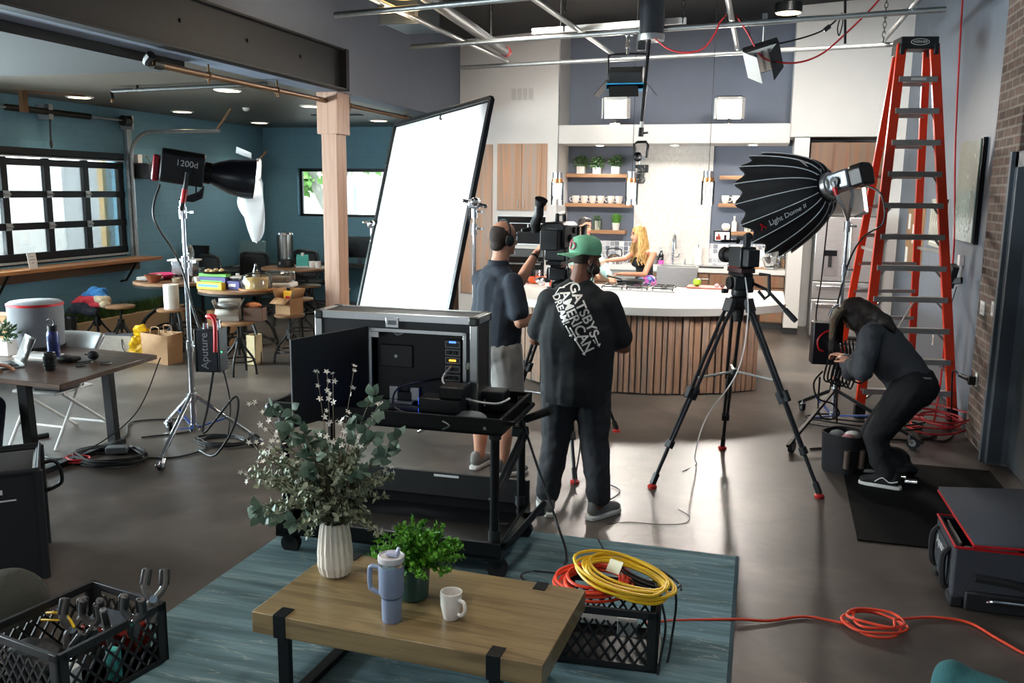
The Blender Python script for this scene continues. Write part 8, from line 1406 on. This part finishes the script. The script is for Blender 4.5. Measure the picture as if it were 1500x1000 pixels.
MB().tube(curve([(-.048, 0, .21), (-.075, 0, .213), (-.092, 0, .2), (-.092, 0, .13), (-.08, 0, .115), (-.046, 0, .105)], 5), .0095, 10).build('handle', m_tum, t)
# green plant
c = PZ(599, 880, zt); t = thing('potted_plant', 'bushy bright green plant in a dark green pot on the coffee table', 'plant', (c.x, c.y+.04, zt)); MB().lathe([(.055, 0), (.066, .01), (.072, .12), (.071, .15), (.064, .15), (.06, .02), (0, .015)], n=32).build('pot', mt('dark_green_glaze', '#26443c', .35), t); MB().cyl((0, 0, .13), (0, 0, .14), .064).build('soil', mt('soil', '#2b211a', .9), t)
mb = MB(); sm = MB(); C_ = V((c.x, c.y+.04, zt))
for k in range(120):
    d = (rv()+V((0, 0, .55))); d.z = abs(d.z)*.9-.12; d.normalize(); L = rg.uniform(.11, .2); tip = C_+V((0, 0, .15))+V((d.x*L*1.05+.02, d.y*L*.95, d.z*L*.95)); b0 = C_+V((d.x*.03, d.y*.03, .14)); sm.tube([b0, b0.lerp(tip, .5)+V((0, 0, .02)), tip], .0018, 4)
    for q in (.35, .5, .62, .75, .86, .95, 1):
        for j in range(4): e = (rv()+d*.5+V((0, 0, .3))).normalized(); leaf(mb, b0.lerp(tip, q)+V((0, 0, .02*(1-q))), e, e.orthogonal().normalized(), rg.uniform(.015, .026), rg.uniform(.006, .0095))
sm.build('stems', m_leafb, t, W=True); mb.build('foliage', mt('vivid_leaf', '#62a030', .5, var=.35, scale=35), t, W=True)
c = PZ(661, 905, zt); make_mug('mug', 'plain cream mug on the coffee table right of the green plant', (c.x, c.y, zt), rzt+R(-20), .044, .112)
# ------------------------------------------------------------------ crates
m_cr = mt('crate_plastic', '#1e1e1f', .5, var=.15)
def crate(lab, c, rz, w, d, h=.28):
    t = thing('milk_crate', lab, 'crate', c, rz); x, y = w/2, d/2; MB().bb((-x, -y, 0), (x, y, .012)).build('base', m_cr, t, .003)
    mb = MB(); e = .018; mb.bb((-x, -y, h-.035), (x, -y+e, h)).bb((-x, y-e, h-.035), (x, y, h)).bb((-x, -y, h-.035), (-x+e, y, h)).bb((x-e, -y, h-.035), (x, y, h)); mb.build('rim', m_cr, t, .003)
    for a in (-1, 1):
        for b_ in (-1, 1): MB().bb((a*x-(.05 if a > 0 else 0), b_*y-(.016 if b_ > 0 else 0), 0), (a*x+(.0 if a > 0 else .05), b_*y+(.0 if b_ > 0 else .016), h)).bb((a*x-(.016 if a > 0 else 0), b_*y-(.05 if b_ > 0 else 0), 0), (a*x+(.0 if a > 0 else .016), b_*y+(.0 if b_ > 0 else .05), h)).build('corner_post', m_cr, t, .002)
    for ax, L, o in ((0, x, y), (1, y, x)):
        for s in (-1, 1):
            mb = MB(); n = 7; z0, z1 = .03, h-.06; st_ = (2*L-.1)/n
            for k in range(-2, n+2):
                for q in (-1, 1):
                    u0 = -L+.05+k*st_; u1 = u0+q*st_*2.4; a_, b_ = max(-L+.04, min(L-.04, u0)), max(-L+.04, min(L-.04, u1))
                    if abs(a_-b_) < .02: continue
                    f0, f1 = (a_-u0)/(u1-u0), (b_-u0)/(u1-u0); p0, p1 = V((a_, s*(o-.008), z0+(z1-z0)*f0)), V((b_, s*(o-.008), z0+(z1-z0)*f1))
                    if ax: p0, p1 = V((p0.y, p0.x, p0.z)), V((p1.y, p1.x, p1.z))
                    mb.bar(p0, p1, .008, .01)
            a_ = (-L+.03, o-.014, .012, L-.03, o-.002, .035); mb.bb((-L+.03, s*o-.006, .012), (L-.03, s*o+.006-.006*0, .035)) if not ax else mb.bb((s*o-.006, -L+.03, .012), (s*o+.006, L-.03, .035)); mb.build('lattice_side', m_cr, t)
    return t
rz1 = R(4); cc = (-.565, 3.72, .013); crate('dark milk crate beside the coffee table heaped with extension cords', cc, rz1, .46, .34)
def cord(lab, m, c, rx, ry, n, seed, r=.0075, tilt=(0, 0), lift=.012, rot=0, wob=.12):
    rg = random.Random(seed); pts = []
    for k in range(n*10):
        a = k*2*pi/10; i = k/10; f = 1+rg.uniform(-.03, .03)+wob*sin(i*2.4+seed); ox, oy = .02*sin(i*1.9+seed), .02*cos(i*1.3); x_, y_ = rx*f*cos(a), ry*f*sin(a); X, Y_ = x_*cos(rot)-y_*sin(rot)+ox, x_*sin(rot)+y_*cos(rot)+oy; pts.append(V((c[0]+X, c[1]+Y_, c[2]+tilt[0]*X+tilt[1]*Y_+lift*abs(sin(i*1.7))*2+.006*(k % 10 == 0)+.004*i)))
    return tag(MB().tube(curve(pts, 3), r, 6).build('extension_cord', m), lab, 'cord')
m_yc = mt('yellow_cord', '#dfb312', .45); cord('thick coil of orange red extension cord in the milk crate', m_orc, (-.64, 3.73, .3), .15, .12, 9, 3, .0075, (0, .1), .01, .4); cord('coil of yellow extension cord on top of the orange coil', m_yc, (-.5, 3.72, .345), .2, .125, 8, 5, .0075, (-.1, .12), .013, -.25)
cord('black cord loops behind the yellow coil in the milk crate', m_cable, (-.42, 3.82, .33), .14, .07, 4, 8, .005, (-.15, .1), .012, -.3); tag(MB().tube(curve([(-.33, 3.8, .36), (-.27, 3.74, .3), (-.28, 3.7, .1), (-.29, 3.66, .02)]), .0055, 6).tube(curve([(-.36, 3.72, .36), (-.3, 3.6, .24), (-.31, 3.56, .1), (-.32, 3.55, .02)]), .0055, 6).build('cord_end', m_cable), 'black cord ends hanging down the right side of the milk crate', 'cord')
p = PZ(905, 845, .4); tag(MB(Matrix.Translation((-.55, 3.74, .405)) @ Matrix.Rotation(R(-25), 4, 'Z') @ Matrix.Rotation(R(50), 4, 'X')).bb((-.035, -.03, 0), (.035, .03, .002)).build('paper_tag', mt('tag_paper', '#dcd6b8', .8)), 'pale paper tag on the yellow extension cord', 'tag')
for p, d, l in (((-.6, 3.64, .2), (.16, .04, .05), 'long white block inside the milk crate'), ((-.47, 3.64, .18), (.09, .04, .09), 'small white block inside the milk crate')): tag(MB().box(p, d, Matrix.Rotation(.1, 4, 'Z')).build('white_block', m_wht, None, .004), l, 'block', 'white blocks in the milk crate')
tag(MB().tube(curve([(-.42, 4.0, .02), (-.3, 4.08, .012), (0, 4.17, .02), (.15, 4.22, .01), (.33, 4.32, .01), (.52, 4.3, .01)]+[(.65+(.15-.002*k)*cos(a)+.025*sin(1.7*k), 4.33+(.13-.002*k)*sin(a)+.015*cos(2.3*k), .009+.002*k) for k, a in enumerate([pi+q*pi/3 for q in range(22)])]+[(.8, 4.42, .02), (.95, 4.5, .01), (1.1, 4.49, .01), (1.2, 4.35, .01), (1.32, 4.2, .01), (1.5, 4.15, .01)], 5), .0068, 7).build('extension_cord', m_orc), 'orange extension cord snaking across the floor with a loose knot of loops', 'cord')
# left crate with clamps
A_, B_, C_, D_ = V((-2.88, 3.15, 0)), V((-2.42, 3.06, 0)), V((-2.52, 2.54, 0)), V((-3.0, 2.63, 0)); cc = (A_+B_+C_+D_)/4; rzl = math.atan2((B_-A_).y, (B_-A_).x)
crate('black milk crate full of clamps at the lower left corner', tuple(cc), rzl, .47, .53, .285); ML = Matrix.Translation(cc) @ Matrix.Rotation(rzl, 4, 'Z')
def clamp(lab, x, y, z, rz, tl, first=[None]):
    if first[0] is None:
        t = first[0] = thing('spring_clamp', lab, 'clamp', (0, 0, 0), 0, 'spring clamps in the left crate'); mt_g = mt('clamp_grey', '#5d5a58', .5, .3)
        for s in (-1, 1): MB().tube(curve([(s*.03, 0, .16), (s*.034, 0, .1), (s*.012, 0, .06), (-s*.012, 0, .03), (-s*.004, 0, -.03)]), .013, 8).build('jaw', mt_g, t); MB().bar((s*.03, 0, .16), (s*.033, 0, .1), .036, .02).build('grip', m_cr, t, .006)
        MB().cyl((0, -.016, .05), (0, .016, .05), .014).build('spring', m_chrome, t)
    else: t = dup(first[0], (0, 0, 0), 0, lab)
    t.scale = (1.2,)*3; t.location = ML @ V((x, y, z)); t.rotation_euler = (tl, .2, rzl+rz); return t
for a_ in (('grey spring clamp standing upright in the middle of the left crate', .02, .05, .17, .3, .25), ('dark spring clamp leaning left of the upright one', -.06, -.0, .14, 1.1, -.2), ('spring clamp at the right of the upright one near the red box', .12, .06, .17, -.5, .15), ('spring clamp clipped high on the right rim of the left crate', .215, .2, .25, .9, -.5), ('spring clamp lying low at the front of the left crate', .05, -.12, .12, 1.9, .6), ('small spring clamp on the rim corner of the left crate', .22, .1, .22, .4, .3)): clamp(*a_)
t = thing('tool_box', 'shiny red and silver box lying in the left crate', 'box', tuple(ML @ V((.05, .15, .1))), rzl+R(8)); MB().box((0, 0, .05), (.28, .1, .1), Matrix.Rotation(R(20), 4, 'X')).build('box', mt('red_foil', '#8c2a1c', .25, .4), t, .006); MB().box((-.03, -.005, .105), (.2, .1, .006), Matrix.Rotation(R(20), 4, 'X')).build('silver_edge', m_chrome, t)
tag(MB().box(tuple(ML @ V((.12, -.15, .1))), (.1, .06, .12)).build('white_block', m_wht, None, .004), 'white block low in the left crate seen through the lattice', 'block'); tag(MB().box(tuple(ML @ V((.19, .02, .1))), (.05, .04, .14)).build('teal_block', m_tealbox, None, .004), 'teal block at the right side inside the left crate', 'block')
o = Blob().ball(tuple(ML @ V((-.08, -.14, .12))), (.14, .1, .09)).fuse('black_cloth', m_black, None, .012, 3, disp=.04, dscale=.08); tag(o, 'black cloth bundle in the front of the left crate', 'cloth'); tag(MB().tube(curve([ML @ V((-.23, .02, .23)), ML @ V((-.12, .03, .245)), ML @ V((-.02, -.0, .22))]), .006, 6).tube(curve([ML @ V((-.21, -.02, .22)), ML @ V((-.1, .0, .235))]), .005, 6).build('yellow_strap', m_yc), 'thin yellow strap on the black cloth in the left crate', 'strap')
# wagon bag, pouf, armchair
t = thing('fabric_bin', 'tall open black mesh bin with grey lining at the left edge', 'bin', (-3.6, 3.6, 0), R(43)); x0, x1, y0, y1, h = -1.0, 0, 0, .52, .6; m_bin = mt('bin_fabric', '#1d1f22', .8, bump=.2, scale=80)
MB().bb((x0, y0, 0), (x1, y0+.02, h)).bb((x0, y1-.02, 0), (x1, y1, h)).bb((x0, y0, 0), (x0+.02, y1, h)).bb((x1-.02, y0, 0), (x1, y1, h)).bb((x0, y0, 0), (x1, y1, .02)).build('shell', m_bin, t, .008); MB().bb((x0+.02, y1-.03, .02), (x1-.02, y1-.0205, h-.02)).bb((x1-.03, y0+.02, .02), (x1-.0205, y1-.03, h-.02)).build('lining', mt('grey_lining', '#8a8885', .85), t)
MB().tube([(x0, y0, h), (x1, y0, h), (x1, y1, h), (x0, y1, h)], .016, 8, True).build('rim', m_bin, t)
for x, y in ((x1, y0), (x1, y1), (x0, y0), (x0, y1)): MB().cyl((x, y, 0), (x, y, h), .022).build('corner_tube', m_bin, t)
MB().tube(curve([(x1+.01, y1-.04, .5), (x1+.08, y1-.05, .5), (x1+.1, y1-.05, .38), (x1+.01, y1-.04, .33)]), .012, 6).build('side_handle', m_black, t); MB().bb((x1-.2, y0-.004, .49), (x1-.17, y0-.001, .515)).build('printed_logo', m_wht, t); MB().bb((x1-.21, y0-.003, .45), (x1-.11, y0-.001, .458)).build('printed_line', m_wht, t)
for p, r, c, l in (((-4.1, 3.5, .3), (.2, .16, .24), '#151518', 'dark bundle inside the tall mesh bin'),): o = Blob().ball(p, r).fuse('bundle', mt('bundle', c, .9), None, .015, 3, disp=.05, dscale=.12); tag(o, l, 'bundle')
tag(Blob().ball((-3.25, 3.03, .165), (.165, .165, .165), 24).fuse('pouf', mt('olive_fabric', '#3a3a32', .9, bump=.3, scale=60), None, .012, 2, disp=.01, dscale=.1), 'round olive grey pouf in front of the mesh bin at left', 'pouf')
p = PZ(1332, 958, .78); t = thing('armchair', 'teal upholstered armchair cut off at the bottom edge', 'chair', (p.x, p.y-.3, 0), R(-28)); m_tf = mt('teal_fabric', '#26595b', .85, bump=.25, scale=120)
b = Blob(); b.chain([(-.03, .28, .4), (-.03, .3, .735)], [.07, .055]); b.chain([(.16, .28, .4), (.16, .3, .735)], [.07, .055]); b.cap((-.03, .3, .725), (.16, .3, .725), .055); b.cap((-.03, .28, .45), (.16, .28, .45), .07); b.cap((.06, .29, .4), (.06, .3, .71), .075, .06)
o = b.fuse('backrest', m_tf, t, .012, 5, W=False); Blob().cap((-.1, -.1, .4), (.22, -.1, .4), .08).cap((-.1, .12, .4), (.22, .12, .4), .08).cap((-.1, -.1, .4), (-.1, .12, .4), .08).cap((.22, -.1, .4), (.22, .12, .4), .08).cap((.06, -.1, .42), (.06, .12, .42), .08).fuse('seat', m_tf, t, .015, 4, W=False)
for x in (-.1, .22):
    for y in (-.12, .24): MB().cyl((x, y, 0), (x*.95, y*.95, .36), .014, .02).build('leg', m_wood2, t)
# rolling camera case
t = thing('rolling_case', 'grey fabric rolling case with red piping and lid ajar at the right edge', 'case', (1.36, 4.9, 0)); m_cs = mt('case_fabric', '#4a4b50', .9, bump=.25, scale=110, spec=.15); m_cd = mt('case_trim', '#1b1b1d', .7); x0, x1, y0, y1, h = 1.05, 1.72, 4.68, 5.16, .32
MB().bb((x0, y0, .03), (x1, y0+.02, h)).bb((x0, y1-.02, .03), (x1, y1, h)).bb((x0, y0, .03), (x0+.02, y1, h)).bb((x1-.02, y0, .03), (x1, y1, h)).bb((x0, y0, .03), (x1, y1, .05)).build('body', m_cs, t, .012, W=True)
MB().tube([(x0, y0, h), (x1, y0, h), (x1, y1, h), (x0, y1, h)], .008, 6, True).build('red_piping', m_redw, t, W=True); a = [V((x0+.08, y0-.02, h+.035)), V((x1+.03, y0-.02, h+.06)), V((x1+.03, y1, h+.2)), V((x0-.01, y1, h+.15))]; MB().add(a, [(0, 1, 2, 3)]).build('lid', m_cs, t, W=True, solid=.03); MB().tube([q-V((0, 0, .012)) for q in a], .008, 6, True).build('red_piping', m_redw, t, W=True)
MB().bb((x0+.04, y0+.1, .2), (x0+.05, y1-.04, h-.01)).bb((x0+.05, y0+.04, .2), (x0+.3, y0+.05, h-.005)).bb((x0+.2, y0+.05, .2), (x0+.21, y1-.05, h-.02)).build('lining', mt('grey_divider', '#8d8d8c', .85), t, W=True)
[MB().bb(p, q).build('bumper', m_cd, t, .01, W=True) for p, q in (((x0+.06, y0-.03, .0), (x1, y0+.0, .1)), ((x0-.005, y1-.1, 0), (x0+.05, y1, .08)), ((x0-.005, y0-.005, .0), (x0+.06, y0+.12, .06)))]; MB().tube(curve([(x0+.16, y0-.035, .06), (x0+.2, y0-.05, .075), (x0+.36, y0-.05, .075), (x0+.4, y0-.035, .06)], 5), .009, 8).build('front_handle', m_chrome, t, W=True)
for y in (y0+.1, y1-.08): MB().tube(curve([(x0-.004, y, h-.04), (x0-.035, y-.01, h-.09), (x0-.03, y-.02, .1), (x0-.004, y-.02, .07)]), .016, 6).build('side_strap', m_cd, t, W=True)
MB().tube(curve([(x0+.1, y0-.006, .17), (x0+.28, y0-.02, .16), (x0+.42, y0-.02, .12), (x0+.56, y0-.02, .13), (x0+.66, y0-.006, .17)]), .022, 6).build('carry_handle', m_cd, t, W=True); MB().tube(curve([(x0+.42, y0-.01, h+.0), (x0+.5, y0-.04, h-.06), (x0+.64, y0-.04, h-.1)]), .014, 6).build('shoulder_strap', m_cd, t, W=True); MB().bb((x0+.34, y0+.04, h+.062), (x0+.5, y0+.06, h+.078)).build('lid_handle', m_cd, t, .004, W=True)
text('lettering', 'Aputure', .07, frame(V((x0-.012, (y0+y1)/2+.03, .22)), (0, -1, 0), (0, 0, 1)), m_wht, t, bold=.001); MB().bb((x0-.011, y0+.11, .08), (x0-.001, y1-.09, .27)).build('side_pocket', m_cs, t, .004, W=True)
for x in (x0+.1, x1-.1): MB().cyl((x-.015, y1-.04, .035), (x+.015, y1-.04, .035), .035).build('wheel', m_rub, t, W=True)
p = PZ(1175, 998, .02); t = thing('dried_tuft', 'tiny beige tuft at the bottom edge of the floor', 'tuft', (p.x, p.y-.02, 0)); mb = MB()
for k in range(14): mb.tube([(rg.uniform(-.004, .004), 0, 0), (rg.uniform(-.02, .02), rg.uniform(-.01, .01), .03)], .0015, 4)
mb.build('fibres', m_beige, t)
# ------------------------------------------------------------------ room light
lamp('window_fill', 'AREA', (XL-.35, 7.2, 1.77), 900, (.85, .94, 1), (-4, 7.8, .9), 2.5, 1.3)  # area lamp added outside the glazed door to strengthen its daylight
lamp('near_window_fill', 'AREA', (XL-.35, 3.3, 1.77), 800, (.85, .94, 1), (-4, 5.2, .9), 3.5, 1.3)  # added daylight lamp outside the unseen extra window
for x, y, e in ((-2.2, 1.4, 150), (-.2, 1.4, 80), (-2.3, 4.8, 130), (.2, 4.8, 65)):  # unseen ceiling lamps, added to light the foreground
    t = thing('added_ceiling_lamp', 'unseen round black high bay lamp added above the rug for more light', 'lamp', (x, y, 4.2), 0, 'added high bay lamps'); MB().lathe([(.2, 0), (.22, .02), (.2, .1), (.05, .2), (0, .2)]).cyl((0, 0, .2), (0, 0, zc(x)-4.21), .012).build('housing', m_bmetal, t); MB().cyl((0, 0, .0), (0, 0, .01), .19).build('lens', emitm('added_ceiling_glow', '#fff0dc', 4), t)
    lamp('added_ceiling_light', 'SPOT', (x, y, 4.17), e, (1, .95, .88), (x, y, 0), .25, spot=R(96), blend=.7)
for x, e in ((-2.6, 400), (-1.3, 330), (.6, 470)):  # unseen floods, added to brighten the kitchen wall
    t = thing('added_flood', 'unseen black flood lamp added above the grid to brighten the kitchen', 'lamp', (x, 9.3, 4.36), 0, 'added flood lamps above the grid'); MB().cyl((0, 0, .06), (0, 0, zc(x)-4.37), .012).lathe([(.1, .0), (.12, .02), (.1, .1), (0, .12)]).build('housing', m_bmetal, t); MB().cyl((0, 0, -.004), (0, 0, .004), .09).build('lens', emitm('added_flood_glow', '#fff2e2', 4), t)
    lamp('added_flood_light', 'SPOT', (x, 9.3, 4.33), e, (1, .95, .88), (x*.95, 13.4, 1.3), .25, spot=R(92), blend=.9)
lamp('rear_fill', 'AREA', (-3.2, -1.9, 1.5), 30, (.88, .95, 1), (-1.8, 4, .4), 3, 1.6)  # added fill lamp behind the camera; the wall there has no window
S.view_settings.exposure = .68
